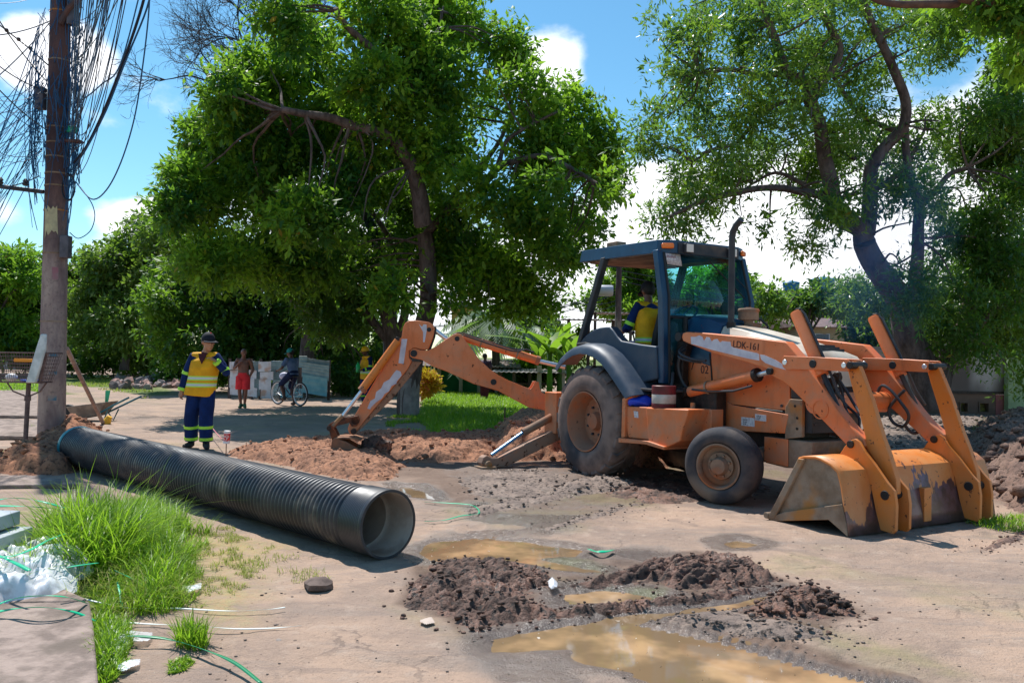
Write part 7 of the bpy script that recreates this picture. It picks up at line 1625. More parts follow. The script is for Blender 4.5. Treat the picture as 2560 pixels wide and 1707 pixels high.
# person behind the boom
wl = G(1211, 999)
J5 = dict(J2); J5.update(hair=True, yaw=R_(-20), fat=1., wrL=(-.22, -.06, .93), hdL=(-.22, -.08, .84), elL=(-.25, .0, 1.14), pnL=(.9, -.2, 0)); 
person('person in dark red clothes standing on the grass behind the boom', wl, R_(160), J5, sk2, [W_trousers(cloth('wine_red_cloth', (.12, .02, .03), (.07, .015, .025)), bands=None), W_shirt(cloth('dark_violet_shirt', (.04, .02, .05), (.08, .04, .07)), short=True)], .93, voxel=.014)
# operator seated in the cab, turned to the rear controls
J6 = dict(pelvis=(0, .05, .12), chest=(.0, .02, .48), neck=(0, -.02, .70), head=(-.02, -.06, .845), yaw=R_(-12), tilt=R_(22), vneck=False,
          shL=(-.20, -.01, .63), elL=(-.27, -.10, .36), wrL=(-.20, -.34, .30), hdL=(-.17, -.42, .30), shR=(.20, -.01, .63), elR=(.27, -.10, .36), wrR=(.16, -.36, .30), hdR=(.12, -.44, .30),
          pnL=(0, 0, -1), pnR=(0, 0, -1), hpL=(-.10, -.02, .08), knL=(-.14, -.44, .10), anL=(-.14, -.50, -.32), toL=(-.15, -.64, -.37), hpR=(.10, -.02, .08), knR=(.14, -.44, .10), anR=(.14, -.50, -.32), toR=(.15, -.64, -.37), curl=1.0)
ol = Wt @ Vector((.10, -.10, 1.57))
person('machine operator in yellow vest and black cap seated in the cab', ol, R_(-150), J6, sk3, [W_trousers(m_navy, (.10, .095, .08, .08), .95, None, .12), W_shirt(m_navy, (.072, .064, .056), .12, (('u', .82),)), W_vest(m_vest3, .06, 1.1), W_cap(m_cap), W_shoes(m_boot)], 1.0, voxel=.011)
# ---------------------------------------------------------------- fence of metal sheets
def DP(px, py, Y): return Vector(AT(px * K, py * K, Y))
fen = thing('sheet_fence', 'low fence patched from corrugated metal sheets and pale boards', 'fence', (G(575, 995)[0], 26.6, 0))
fo = Vector(fen.location)
m_sh = [varied('blue_grey_sheet', (.20, .30, .34), (.28, .40, .44), 5, .5, .1, .003), varied('teal_sheet', (.10, .32, .42), (.18, .40, .48), 5, .4, .1, .003), varied('pale_board', (.66, .68, .76), (.55, .58, .66), 6, .7, .1, .003, c=(.5, .35, .3)), varied('dark_sheet', (.13, .20, .23), (.2, .27, .3), 5, .5)]
def corr(x0, z0, x1, z1, y, m, amp=.012, n=14, tilt=0, name='metal_sheet'):
    a, b = AT((560 + x0 / 7.127), (820 + z1 / 7.127), 26.6 + y), AT((560 + x1 / 7.127), (820 + z0 / 7.127), 26.6 + y); vs = []
    for i in range(n + 1):
        for j in (0, 1):
            t = i / n; zz = a[2] + (b[2] - a[2]) * t + (tilt * (1 if j else -1)) * .5; xx = (a[0], b[0])[j]
            vs.append((xx - fo.x, y + amp * (i % 2) + .02 * math.sin(t * 3), zz))
    mb = MB(); mb.add(vs, [(2 * i, 2 * i + 1, 2 * i + 3, 2 * i + 2) for i in range(n)]); return mb.build(name, m, fen, 0, thick=.006)
corr(500, 590, 640, 900, .06, m_sh[3]); corr(520, 880, 640, 1210, .08, m_sh[0]); corr(830, 590, 1230, 760, .05, m_sh[0], .015, 12); corr(850, 740, 1260, 930, .03, m_sh[3], .015, 12); corr(860, 920, 1300, 1180, .0, m_sh[0], .015, 12, .06); corr(1000, 1080, 1400, 1230, -.02, m_sh[1], .01, 8)
corr(1330, 500, 1480, 700, .0, m_sh[0], .02, 8); corr(1400, 560, 1880, 700, .05, m_sh[3], .01, 4, -.1); corr(1380, 640, 1870, 900, -.02, m_sh[0], .018, 10, -.12); corr(1390, 860, 1840, 1180, -.06, m_sh[1], .012, 6, -.12)
for (x0, z0, x1, z1, y) in ((95, 600, 330, 740, -.04), (105, 750, 330, 900, -.06), (95, 890, 320, 1050, -.08), (105, 1060, 330, 1190, -.05), (440, 750, 580, 900, -.04), (420, 900, 540, 1070, -.07), (410, 1060, 590, 1220, -.05), (610, 600, 840, 770, -.05), (640, 780, 880, 920, -.04), (620, 920, 840, 1095, -.08), (650, 1100, 880, 1250, -.05)):
    corr(x0, z0, x1, z1, y, m_sh[2], .0, 1, rng.uniform(-.04, .04), 'pale_board')
for x in (90, 480, 640, 1000, 1360, 1860):
    a = AT(560 + x / 7.127, 1000, 26.75); mb = MB(); mb.box(a[0] - fo.x - .04, a[0] - fo.x + .04, .12, .2, -.1, 1.3); mb.build('post', m_bark, fen, 35)

# ---------------------------------------------------------------- rubble
rg = GP([(255, 885), (300, 868), (360, 850), (415, 838), (450, 850), (445, 880), (400, 888), (330, 892)]); rb_ = thing('rubble_heap', 'heap of broken stones and bricks left of the worker', 'rubble', (0, 0, 0))
P_ = np.array(rg); r_ = np.random.default_rng(33); m_st = [varied('grey_rubble', (.36, .29, .26), (.24, .19, .18), 4, .9), varied('pink_rubble', (.42, .24, .20), (.3, .18, .15), 4, .9), varied('dark_rubble', (.14, .11, .11), (.22, .18, .17), 4, .9)]
shared = []
for i in range(9):
    mb = MB(); mb.ball((0, 0, 0), 1, 7); o = mb.build('stone', m_st[i % 3], rb_, 25); b_ = bmesh.new(); b_.from_mesh(o.data); bmesh.ops.remove_doubles(b_, verts=b_.verts, dist=.01)
    for v in b_.verts: v.co += Vector(mnoise.noise_vector(v.co * 1.3 + Vector((i * 3, 0, 0)))) * .45
    b_.to_mesh(o.data); b_.free(); shared.append(o)
cnt = 0
while cnt < 210:
    px, py = r_.uniform(255, 450), r_.uniform(835, 895); g = G(px * K, py * K)
    sd = poly_sd(np.array([g[0]]), np.array([g[1]]), rg)[0]
    if sd < -1.2: continue
    o = shared[cnt] if cnt < 9 else shared[r_.integers(9)].copy()
    if cnt >= 9: COL.objects.link(o); o.parent = rb_
    s = r_.uniform(.10, .26); o.scale = (s * r_.uniform(.8, 1.4), s, s * r_.uniform(.5, .9)); o.location = (g[0], g[1], s * .3 + max(0, sd) * .10 * r_.random()); o.rotation_euler = tuple(r_.uniform(0, 6, 3)); cnt += 1

# ---------------------------------------------------------------- buildings
def bwall(name, x0, x1, Y, z0, z1, m, parent, th=.2, dY=0):
    mb = MB(); mb.box(x0, x1, Y + dY, Y + dY + th, z0, z1); return mb.build(name, m, parent, 35)
m_stain = varied('stained_white_wall', (.42, .39, .38), (.30, .27, .26), 1.2, .9, .2, .01, c=(.12, .10, .095), scale=(1, 1, .5)); m_brn = varied('brown_wall', (.17, .11, .085), (.12, .08, .065), 2, .9)
X = lambda px, Y: DP(px, 900, Y).x
Z = lambda px, py, Y: DP(px, py, Y).z
Yw = 23.5
bl = thing('boundary_wall', 'stained white boundary wall on a brown base behind the loader bucket', 'wall', (0, 0, 0))
bwall('upper_wall', X(1960, Yw), X(2316, Yw), Yw, .75, Z(2250, 800, Yw), m_stain, bl); bwall('coping', X(1960, Yw), X(2316, Yw), Yw, .68, .76, m_grease, bl, .24, -.03)
def wall_holes():
    xs = [X(1960, Yw), X(2206, Yw), X(2222, Yw), X(2250, Yw), X(2270, Yw), X(2287, Yw)]; z0, z1 = .17, .42
    mb = MB(); mb.box(xs[0], xs[5], Yw, Yw + .15, -.1, z0); mb.box(xs[0], xs[5], Yw, Yw + .15, z1, .68)
    for a, b in ((0, 1), (2, 3), (4, 5)): mb.box(xs[a], xs[b], Yw, Yw + .15, z0, z1)
    mb.build('lower_wall', m_brn, bl, 0)
    for a, b in ((1, 2), (3, 4)):
        mb = MB(); mb.box(xs[a], xs[b], Yw + .14, Yw + .16, z0, z1); o = mb.build('vent_block', varied('dark_vent', (.05, .04, .03), (.2, .18, .04), 12, .9), bl, 0)
        mb = MB(); mb.box(xs[a] - .03, xs[b] + .03, Yw - .03, Yw + .0, z1, z1 + .04); mb.box(xs[a] - .03, xs[a], Yw - .03, Yw, z0, z1); mb.box(xs[b], xs[b] + .03, Yw - .03, Yw, z0, z1); mb.build('vent_frame', m_brn, bl, 0)
wall_holes()
bwall('pink_panel', X(2287, Yw), X(2314, Yw), Yw, -.1, .67, varied('pink_wall_paint', (.36, .13, .13), (.28, .1, .1), 2, .9), bl, .2, -.02)
o = bwall('green_wall', X(2316, 23.2), X(2700, 23.2), 23.2, -.1, Z(2340, 770, 23.2), varied('pale_green_wall', (.26, .36, .20), (.20, .28, .16), 1.5, .9), None); tag(o, 'pale green wall at the right edge behind the soil mound', 'wall')
mb = MB(); [mb.box(X(2100 + i * 40, 23.4), X(2103 + i * 40, 23.4), 23.35, 23.5, .75, 2.0) for i in range(0)]
def house(name, label, x0, x1, Y, zt, m, roof=None, wins=(), depth=5, cat='house', rz=.5):
    r = thing(name, label, cat, ((X(x0, Y) + X(x1, Y)) / 2, Y, 0)); L = Vector(r.location); a, b = X(x0, Y) - L.x, X(x1, Y) - L.x
    mb = MB(); mb.box(a, b, 0, depth, -.1, zt); mb.build('wall', m, r, 35)
    if roof:
        mb = MB(); mb.loft([[(a - .4, -.5, zt), (a - .4, depth / 2, zt + rz), (a - .4, depth + .5, zt)], [(b + .4, -.5, zt), (b + .4, depth / 2, zt + rz), (b + .4, depth + .5, zt)]]); mb.build('roof', roof, r, 0, thick=.06)
    for (px, py, w_, h_) in wins:
        c = DP(px, py, Y); x = c.x - L.x; ww, hh = w_ * K * Y / F_ / 2, h_ * K * Y / F_ / 2
        mb = MB(); mb.box(x - ww, x + ww, -.04, .01, c.z - hh, c.z + hh); f = mb.build('window', m_sh[2], r, 0)
        mb = MB(); mb.box(x - ww * .85, x + ww * .85, -.06, -.03, c.z - hh * .85, c.z + hh * .85); mb.build('pane', varied('dim_window', (.08, .11, .16), (.16, .2, .27), 2, .2, 0), f, 0)
    return r
def bricks_nodes(t, p):
    q = NT(t); v = q.co('Object', (1, 1, 1)); b = q.n('ShaderNodeTexBrick'); b.inputs['Scale'].default_value = 3.2
    s = q.sep(v); cmb = q.n('ShaderNodeCombineXYZ'); q.l(s[0], cmb.inputs[0]); q.l(s[2], cmb.inputs[1]); q.l(cmb.outputs[0], b.inputs[0])
    b.inputs['Color1'].default_value = (.12, .045, .032, 1); b.inputs['Color2'].default_value = (.16, .06, .042, 1); b.inputs['Mortar'].default_value = (.2, .16, .14, 1)
    q.l(q.mix(q.m('MULTIPLY', q.mr(q.noise(1.5, 5, .6, v), .45, .65), .6), b.outputs[0], (.08, .05, .045)), p.inputs['Base Color'])
m_brick = mat('red_hollow_brick', (.25, .09, .05), .9, 0, bricks_nodes)
m_cream = varied('cream_wall', (.46, .38, .24), (.36, .30, .20), 1.5, .9, .1); m_pale = varied('pale_plaster', (.48, .44, .38), (.38, .34, .3), 1.5, .9, .1); m_tile = varied('brown_tiles', (.20, .13, .12), (.13, .09, .09), 3, .85)
hb = house('brick_house', 'unfinished brick house with blue water tanks on its roof', 1715, 1945, 40, Z(1850, 668, 40), m_brick, None, ((1760, 720, 26, 26), (1820, 722, 26, 26), (1900, 705, 24, 22)))
for px, w_ in ((1817, 19), (1890, 26)):
    c = DP(px, 668, 41.5); rr = w_ * K * 41.5 / F_
    mb = MB(); mb.lathe([(0, 0), (rr * .85, 0), (rr, rr * 1.2), (rr * 1.05, rr * 1.2), (rr * .95, rr * 1.32), (rr * .2, rr * 1.5), (0, rr * 1.5)], 20); o = mb.build('water_tank', mat('blue_tank', (.01, .16, .30), .45), None, 50, loc=(c.x, 41.5, Z(1850, 668, 40)))
    tag(o, 'smaller blue water tank on the brick house roof' if w_ == 19 else 'larger blue water tank on the brick house roof', 'water tank')
house('cream_house', 'cream house with a grey window and tiled roof behind the loader arms', 1838, 1990, 34, Z(1900, 752, 34), m_cream, m_tile, ((1888, 778, 34, 24), (1960, 790, 24, 24)))
house('pale_house', 'low pale house seen through the cab windscreen', 1500, 1730, 36, Z(1600, 742, 36), m_pale, m_tile, ((1560, 775, 24, 20), (1640, 772, 30, 20)))
hy = house('yellow_house', 'tall yellow building behind the palm trees', 1034, 1082, 44, Z(1060, 706, 44), varied('yellow_wall', (.42, .29, .06), (.3, .22, .06), 1.5, .9), None, ((1058, 735, 14, 18),)); mb = MB(); mb.box(-.9, .9, -.2, 5, Z(1060, 706, 44), Z(1060, 694, 44)); mb.build('parapet', m_gbox, hy, 0)
gh = house('green_house', 'long low green house with white posts behind the grass', 940, 1185, 33, Z(1050, 838, 33), varied('green_wall_paint', (.02, .17, .07), (.03, .22, .10), 1.5, .85), None, ((1150, 872, 16, 14),))
L_ = Vector(gh.location)
for px in (965, 1008, 1058, 1100, 1140):
    x = X(px, 32.6) - L_.x; mb = MB(); mb.box(x - .07, x + .07, -.45, -.3, -.1, Z(1050, 838, 33)); mb.build('post', m_pale, gh, 0)
mb = MB(); a, b = X(930, 32) - L_.x, X(1195, 32) - L_.x; n = 60; vs = []
for i in range(n + 1): x = a + (b - a) * i / n; vs += [(x, -1.0, Z(1050, 842, 33) + .03 * (i % 2)), (x, 3.0, Z(1050, 826, 33) + .03 * (i % 2))]
mb.add(vs, [(2 * i, 2 * i + 1, 2 * i + 3, 2 * i + 2) for i in range(n)]); mb.build('roof', varied('rusty_roof', (.22, .17, .15), (.14, .10, .09), 3, .8), gh, 0, thick=.03)
# open timber sheds
def shed(label, x0, x1, Y, z, zr, posts, deck=None, seed=0):
    r = thing('shed', label, 'shed', (X((x0 + x1) / 2, Y), Y, 0)); L = Vector(r.location); a, b = X(x0, Y) - L.x, X(x1, Y) - L.x; n = max(20, int((b - a) / .09)); vs = []
    for i in range(n + 1): x = a + (b - a) * i / n; vs += [(x, -1.2, z + .035 * (i % 2)), (x, 2.5, zr + .035 * (i % 2))]
    mb = MB(); mb.add(vs, [(2 * i, 2 * i + 1, 2 * i + 3, 2 * i + 2) for i in range(n)]); mb.build('roof', varied('corrugated_roof', (.30, .26, .25), (.18, .15, .15), 3, .7), r, 0, thick=.02)
    for px in posts: x = X(px, Y) - L.x; mb = MB(); mb.box(x - .06, x + .06, -.9, -.78, -.1, z); mb.build('post', m_bark, r, 0)
    if deck is not None: mb = MB(); mb.box(a, b, -.5, .6, deck - .08, deck); mb.build('counter', m_brn, r, 0)
    return r
shed('open shed with a corrugated roof seen under the cab roof', 1285, 1425, 33, Z(1350, 738, 33), Z(1350, 730, 33), (1300, 1345, 1400), .9)
shed('upper corrugated roof seen left of the operator', 1352, 1450, 37, Z(1400, 722, 37), Z(1400, 716, 37), (1360, 1440))
ts = shed('low timber counter with cream posts behind the boom', 1130, 1300, 31, Z(1200, 855, 31), Z(1200, 850, 31), (1150, 1180, 1215, 1262), .55)
for px in (1238, 1292): mb = MB(); x = X(px, 30) - ts.location.x; mb.box(x - .08, x + .08, -1.05, -.92, -.1, 1.2); mb.build('cream_post', m_pale, ts, 0)
house('small_hut', 'small hut with a reddish roof under the far trees', 255, 300, 55, 2.0, m_grease, m_tile, (), 3); house('small_hut', 'dim hut beside the tree trunk far at left', 318, 375, 58, 2.2, m_brn, m_gbox, (), 3); house('pale_shop', 'pale shop front at the far left edge', -60, 60, 60, 2.6, m_pale, m_tile, ((20, 815, 20, 12),), 4)
house('far_house', 'orange and pale stall far behind the leaning prop', 150, 185, 58, 2.2, varied('orange_stall', (.5, .16, .08), (.4, .3, .3), 1.2, .8), m_tile, (), 3)
# far people on the left as simple standing figures
for px, lb, c in ((283, 'distant person in red beside the small hut', (.5, .05, .04)), (182, 'distant person in orange by the far stall', (.6, .15, .05))):
    J7 = dict(J5); person(lb, (X(px, 50), 50, 0), 0, J7, sR, [W_trousers(cloth('far_trousers_' + str(px), (.05, .06, .1), (.1, .1, .15))), W_shirt(cloth('far_shirt_' + str(px), c, c), short=True)], .93, voxel=.03)
# transformer pole beyond the cab
tb = DP(1418, 860, 31); tp = thing('transformer_pole', 'far concrete pole with a grey transformer seen through the open cab', 'utility pole', (tb.x, 31, 0))
mb = MB(); mb.tube([(0, 0, -.1), (0, 0, Z(1418, 590, 31))], [.15, .10], 12); mb.build('pole_shaft', m_conc, tp, 50)
mb = MB(); mb.lathe([(0, 0), (.19, 0), (.21, .05), (.21, .52), (.17, .58), (0, .60)], 18, Matrix.Translation((-.22, 0, Z(1418, 668, 31))) @ Matrix.Rotation(R_(-90), 4, 'Y')); mb.build('transformer', mat('pale_grey_metal', (.5, .5, .54), .4), tp, 50)
mb = MB(); mb.box(-.9, 1.6, -.05, .05, Z(1418, 614, 31), Z(1418, 614, 31) + .09); mb.build('cross_arm', m_dark, tp, 0)
for i, (y0, y1) in enumerate(((690, 612), (700, 640), (735, 745), (760, 740), (770, 764))):
    a, b = DP(1418, y0 if i < 2 else 650 + i * 6, 31), DP(1180 if i < 2 else 900, y1, 28 if i < 2 else 40)
    cable(sag(a, b, .6, 10), .012 if i < 2 else .02, m_cable, ('upper', 'second', 'third', 'fourth', 'lowest')[i] + ' thin wire strung left from the transformer pole', 'wires from the transformer pole')
for i in range(3):
    a, b = DP(1418, 620 + i * 12, 31), DP(2500, 690 + i * 20, 38); cable(sag(a, b, .8, 10), .016, m_cable, ('upper', 'middle', 'lower')[i] + ' thin wire strung right from the transformer pole', 'wires right of the transformer pole')
# telecom mast
mx = X(2335, 60); ms = thing('lattice_mast', 'blue grey lattice telecom mast rising at the right edge', 'mast', (mx, 60, 0)); zt = Z(2335, 200, 60); mb = MB(); m_mast = mat('blue_grey_steel', (.12, .18, .30), .5)
def leg(k, z): w_ = 1.5 - 1.1 * z / zt; return ((-1, 1, 1, -1)[k] * w_, (-1, -1, 1, 1)[k] * w_, z)
for k in range(4): mb.tube([leg(k, 0), leg(k, zt)], .09, 4)
zs = np.linspace(0, zt, 16)
for i in range(15):
    for k in range(4): mb.tube([leg(k, zs[i]), leg((k + 1) % 4, zs[i + 1])], .045, 4); mb.tube([leg((k + 1) % 4, zs[i]), leg(k, zs[i + 1])], .045, 4); mb.tube([leg(k, zs[i + 1]), leg((k + 1) % 4, zs[i + 1])], .045, 4)
mb.build('tower_frame', m_mast, ms, 0)
for k in range(6): mb = MB(); a = k * 1.05; mb.box(-.2, .2, -.12, .12, -.9, .9, Matrix.Translation((1.1 * math.cos(a), 1.1 * math.sin(a), zt - .6 - .9 * (k % 2)))); mb.build('antenna_panel', m_mast, ms, 35, .03)

# ---------------------------------------------------------------- more plants
simple_tree('background_tree', 'light green tree behind the cab seen beside the transformer pole', (1440, 850), 44, [(1400, 640, 30, 28), (1450, 620, 40, 30), (1490, 660, 40, 35), (1430, 690, 50, 30), (1380, 700, 35, 20), (1460, 720, 50, 25), (1350, 690, 26, 8), (1330, 680, 22, 7)], 20000, .26, m_leafL, 71, tr=.16, droop=.2, per=12, spray=.6, gapt=.44)
simple_tree('background_tree', 'bluish looking tree behind the cab windscreen', (1640, 850), 46, [(1600, 650, 50, 35), (1650, 630, 50, 35), (1700, 670, 40, 30), (1570, 690, 40, 30), (1640, 700, 60, 30), (1720, 700, 30, 25)], 22000, .26, m_leafL, 72, tr=.18, droop=.2, per=12, spray=.6, gapt=.44)
simple_tree('background_tree', 'soft grey green tree between the palm and the cab', (1200, 850), 50, [(1160, 735, 50, 30), (1220, 725, 40, 30), (1260, 750, 30, 20), (1120, 760, 40, 25), (1190, 765, 60, 22)], 12000, .3, leaf_mat('grey_green_leaves', (.07, .12, .06), (.14, .19, .09), None, .4), 73, tr=.15, droop=.2, per=12, spray=.6, gapt=.44)
simple_tree('bush', 'bright green bushes between boom and rear wheel', (1290, 880), 34, [(1270, 800, 30, 30), (1300, 830, 40, 30), (1240, 850, 40, 20), (1190, 860, 40, 16), (1325, 790, 20, 20)], 12000, .2, m_leafL, 74, tr=.05, cat='bush', droop=.1, per=10, spray=.5, gapt=.4)
simple_tree('bush', 'yellow and orange leaved bush at the foot of the whitewashed tree', (985, 905), 26, [(985, 880, 17, 20)], 1100, .16, leaf_mat('croton_leaves', (.65, .30, .02), (.60, .10, .05), None, .4), 75, tr=.03, cat='bush', droop=.0, per=8, spray=.25, gapt=.2)
simple_tree('bush', 'dark bushes in front of the cream house', (1980, 900), 27, [(1990, 810, 35, 30), (2010, 830, 50, 40), (2060, 790, 40, 40), (2110, 840, 40, 40), (2000, 760, 40, 30), (2100, 770, 40, 30), (2180, 800, 40, 30), (2240, 790, 40, 30)], 30000, .18, m_leafD, 76, tr=.08, cat='bush', droop=.3, per=12, spray=.45, gapt=.42)
simple_tree('background_tree', 'low trees behind the stained boundary wall', (2230, 850), 36, [(2120, 700, 60, 40), (2200, 730, 60, 40), (2280, 740, 60, 40), (2340, 720, 50, 40), (2050, 730, 50, 40), (1990, 745, 40, 30)], 24000, .24, m_leafD, 77, tr=.2, droop=.3, per=12, spray=.5, gapt=.42)
simple_tree('background_tree', 'sparse hanging foliage in front of the brick house', (1830, 870), 27, [(1760, 690, 40, 30), (1830, 700, 40, 30), (1890, 680, 40, 25), (1940, 700, 30, 25), (1800, 730, 30, 20), (1960, 680, 40, 30)], 9000, .16, m_leafB, 78, tr=.10, droop=.3, per=10, spray=.45, gapt=.45)
# palms and banana plants
m_frond = leaf_mat('palm_leaflets', (.05, .12, .07), (.16, .22, .13), None, .35)
def palm(label, px, py, Y, R, seed, nf=15, tr_h=None):
    r = np.random.default_rng(seed); c = DP(px, py, Y); root = thing('palm_tree', label, 'palm', (c.x, Y, 0))
    mb = MB(); mb.tube([(0, 0, -.1), (.1, 0, c.z * .5), (0, 0, c.z)], [.2, .16, .14], 10); mb.build('trunk', m_bark, root, 60)
    for k in range(nf):
        a = 2 * math.pi * k / nf + r.uniform(-.2, .2); el = r.uniform(.1, 1.15); V_, T_, off = [], [], 0; pts = []
        for j in range(13):
            t = j / 12; rr = R * (t * math.cos(el) * .9 + .25 * t * t); zz = R * (math.sin(el) * t - (.55 + .5 * math.cos(el)) * t * t)
            pts.append(Vector((rr * math.cos(a), rr * math.sin(a), c.z + zz)))
        vs, fs = [], []
        for j in range(1, 12):
            d = (pts[j + 1] - pts[j - 1]).normalized(); s0 = d.cross(Vector((0, 0, 1))).normalized()
            for u in (-1, 1):
                for h_ in (0, .5):
                    p = pts[j].lerp(pts[j + 1], h_); L = R * .32 * math.sin(math.pi * (j + h_) / 13 * .92 + .12); tp_ = p + (s0 * u * .75 + d * .5 + Vector((0, 0, -.55))) * L
                    n0 = len(vs); vs += [p, p.lerp(tp_, .4) + d * .035 * R, tp_, p.lerp(tp_, .4) - d * .02 * R]; fs.append((n0, n0 + 1, n0 + 2, n0 + 3))
        mb = MB(); mb.add(vs, fs); mb.tube(pts, [.03 * (1 - j / 14) for j in range(13)], 4, False)
        o = mb.build('frond', m_frond, root, 0, fixn=False); at = o.data.attributes.new('tone', 'FLOAT', 'POINT'); at.data.foreach_set('value', np.full(len(o.data.vertices), r.uniform(.2, .85), np.float32))
palm('coconut palm with drooping fronds behind the boom cylinder', 1135, 740, 33, 2.6, 1); palm('second smaller palm to the right behind the boom', 1205, 775, 36, 2.1, 2)
def banana(label, px, Y, h_, seed, group='banana plants'):
    r = np.random.default_rng(seed); root = thing('banana_plant', label, 'banana plant', (X(px, Y), Y, 0), 0, group); mb = MB(); mb.tube([(0, 0, -.1), (0, 0, h_ * .6)], [.12, .07], 8); mb.build('stem', m_leafL, root, 60)
    for k in range(7):
        a = k * 2.4 + r.random(); L = h_ * r.uniform(.45, .7); el = r.uniform(.7, 1.4); vs = []
        for j in range(8):
            t = j / 7; p = Vector((math.cos(a) * math.cos(el) * L * t * (1 + t * .6), math.sin(a) * math.cos(el) * L * t * (1 + t * .6), h_ * .55 + L * (math.sin(el) * t - .35 * t * t))); s = Vector((-math.sin(a), math.cos(a), 0)) * .19 * math.sin(math.pi * min(t * .93 + .06, 1)) ** .6
            vs += [p - s + Vector((0, 0, -.03)), p, p + s + Vector((0, 0, -.03))]
        mb = MB(); mb.add(vs, [(3 * j + q, 3 * j + q + 1, 3 * j + q + 4, 3 * j + q + 3) for j in range(7) for q in (0, 1)]); o = mb.build('leaf', m_leafL, root, 60, fixn=False); at = o.data.attributes.new('tone', 'FLOAT', 'POINT'); at.data.foreach_set('value', np.full(len(o.data.vertices), r.uniform(.2, .85), np.float32))
for px, Y, h_, lb in ((1262, 29, 3.0, 'banana plant standing left of the others'), (1285, 30, 3.3, 'tallest banana plant, with upright leaves, left of the rear cab post'), (1306, 28.5, 2.6, 'banana plant closest to the rear cab post'), (1236, 31, 2.5, 'small banana plant beside the palms')): banana(lb, px, Y, h_, int(px))

# ---------------------------------------------------------------- grass
m_grass = leaf_mat('fresh_grass', (.09, .22, .012), (.34, .47, .03), (.55, .48, .22), .5, .4)
m_dryg = leaf_mat('mixed_dry_grass', (.20, .24, .03), (.40, .33, .10), None, .4, .6)
def grass(name, label, poly, n, L, w_, m, seed, bend=.8, seg=5, base=.0, dens=None, dthr=.5, edn=.14, cat='grass', clump=0, out=0.):
    r = np.random.default_rng(seed); P_ = np.array(poly); x0, y0 = P_.min(0); x1, y1 = P_.max(0); xs, ys = [], []
    NC = n * 6; cx = r.uniform(x0, x1, NC); cy = r.uniform(y0, y1, NC); sd = poly_sd(cx, cy, P_) + edn * (fbm(cx * 5, cy * 5, 3, seed) - .5) * 2 * min(1, (x1 - x0)); ok = sd > -out
    if dens is not None: ok &= fbm(cx * dens, cy * dens, 3, seed + 1) > dthr
    cx, cy, sd = cx[ok][:n], cy[ok][:n], sd[ok][:n]; n = len(cx)
    if clump: 
        kx = cx[r.integers(0, n, n // clump)], ; 
    a = r.uniform(0, 2 * math.pi, n); ln = L * (.45 + .75 * r.random(n)) * (.55 + .45 * sstep(sd, 0, .15)); tilt = r.uniform(.05, .6, n); bd = bend * r.uniform(.3, 1.3, n); ww = w_ * (.6 + .7 * r.random(n)); V_ = []
    dx, dy = np.cos(a), np.sin(a)
    for j in range(seg + 1):
        t = j / seg; h_ = ln * (np.cos(tilt) * t - bd * .45 * t * t); o = ln * (np.sin(tilt) * t + bd * .55 * t * t); wj = ww * (1 - t) ** .6 * (.6 + .4 * min(1, t * 3)) + .0003
        px, py, pz = cx + dx * o, cy + dy * o, base + h_; V_ += [np.stack([px - dy * wj, py + dx * wj, pz], 1), np.stack([px + dy * wj, py - dx * wj, pz], 1)]
    V_ = np.stack(V_, 1); k = 2 * (seg + 1); I = np.arange(n)[:, None] * k; F_q = np.concatenate([I + [2 * j, 2 * j + 1, 2 * j + 3, 2 * j + 2] for j in range(seg)], 1).reshape(-1, 4)
    V_[..., 2] += ground_h(cx, cy)[:, None]
    tone = np.clip(r.random(n) * .8 + .1 * r.normal(size=n), 0, .99); 
    return npmesh(name, V_.reshape(-1, 3), F_q, m, smooth=True, kind='stuff', label=label, category=cat, attrs={'tone': np.repeat(tone, k)})
def GPk(l): return GP(l)
grass('tall_grass', 'tall arching fresh grass clump beside the far end of the pipe', GPk([(70, 1300), (110, 1245), (190, 1225), (270, 1230), (320, 1250), (330, 1290), (240, 1330), (150, 1330), (90, 1330)]), 2600, .58, .0065, m_grass, 1, 1.0, 7)
grass('tall_grass', 'spiky high seed stalks rising above the verge clump', GPk([(120, 1290), (180, 1235), (300, 1240), (380, 1290), (300, 1330), (160, 1325)]), 260, .80, .0035, m_grass, 32, .8, 7)
grass('tall_grass', 'loose tall blades at the left of the grass clump', GPk([(10, 1330), (40, 1270), (90, 1250), (130, 1290), (100, 1350), (30, 1360)]), 500, .42, .005, m_grass, 2, .9, 7)
grass('grass', 'dense short bright grass filling the verge in front of the pipe', GPk([(90, 1300), (150, 1190), (300, 1150), (400, 1190), (440, 1260), (450, 1330), (420, 1400), (330, 1420), (250, 1440), (215, 1400), (220, 1340), (120, 1330)]), 10500, .17, .0034, m_grass, 3, .9, 4, dens=4, dthr=.40, edn=.3)
grass('grass', 'mid height grass tufts at the pipe side of the verge', GPk([(230, 1200), (330, 1160), (430, 1230), (440, 1300), (420, 1390), (330, 1390), (280, 1300)]), 4200, .31, .0040, m_grass, 4, .9, 5, dens=3, dthr=.42, edn=.3)
grass('grass', 'weeds along the edge of the corner slab', GPk([(205, 1400), (260, 1400), (300, 1440), (280, 1500), (255, 1600), (225, 1640), (212, 1500)]), 2600, .15, .004, m_grass, 5, .8, 4)
grass('dry_grass', 'dry bent blades mixed through the verge grass', GPk([(90, 1320), (150, 1210), (300, 1160), (430, 1220), (450, 1330), (400, 1410), (250, 1440), (215, 1400)]), 1500, .24, .0028, m_dryg, 31, 1.1, 5, dens=3, edn=.3)
grass('grass_tuft', 'single leggy grass tuft on the sand between the straps', GPk([(415, 1465), (440, 1458), (470, 1462), (475, 1485), (440, 1492), (412, 1485)]), 330, .26, .0035, m_grass, 6, .5, 5)
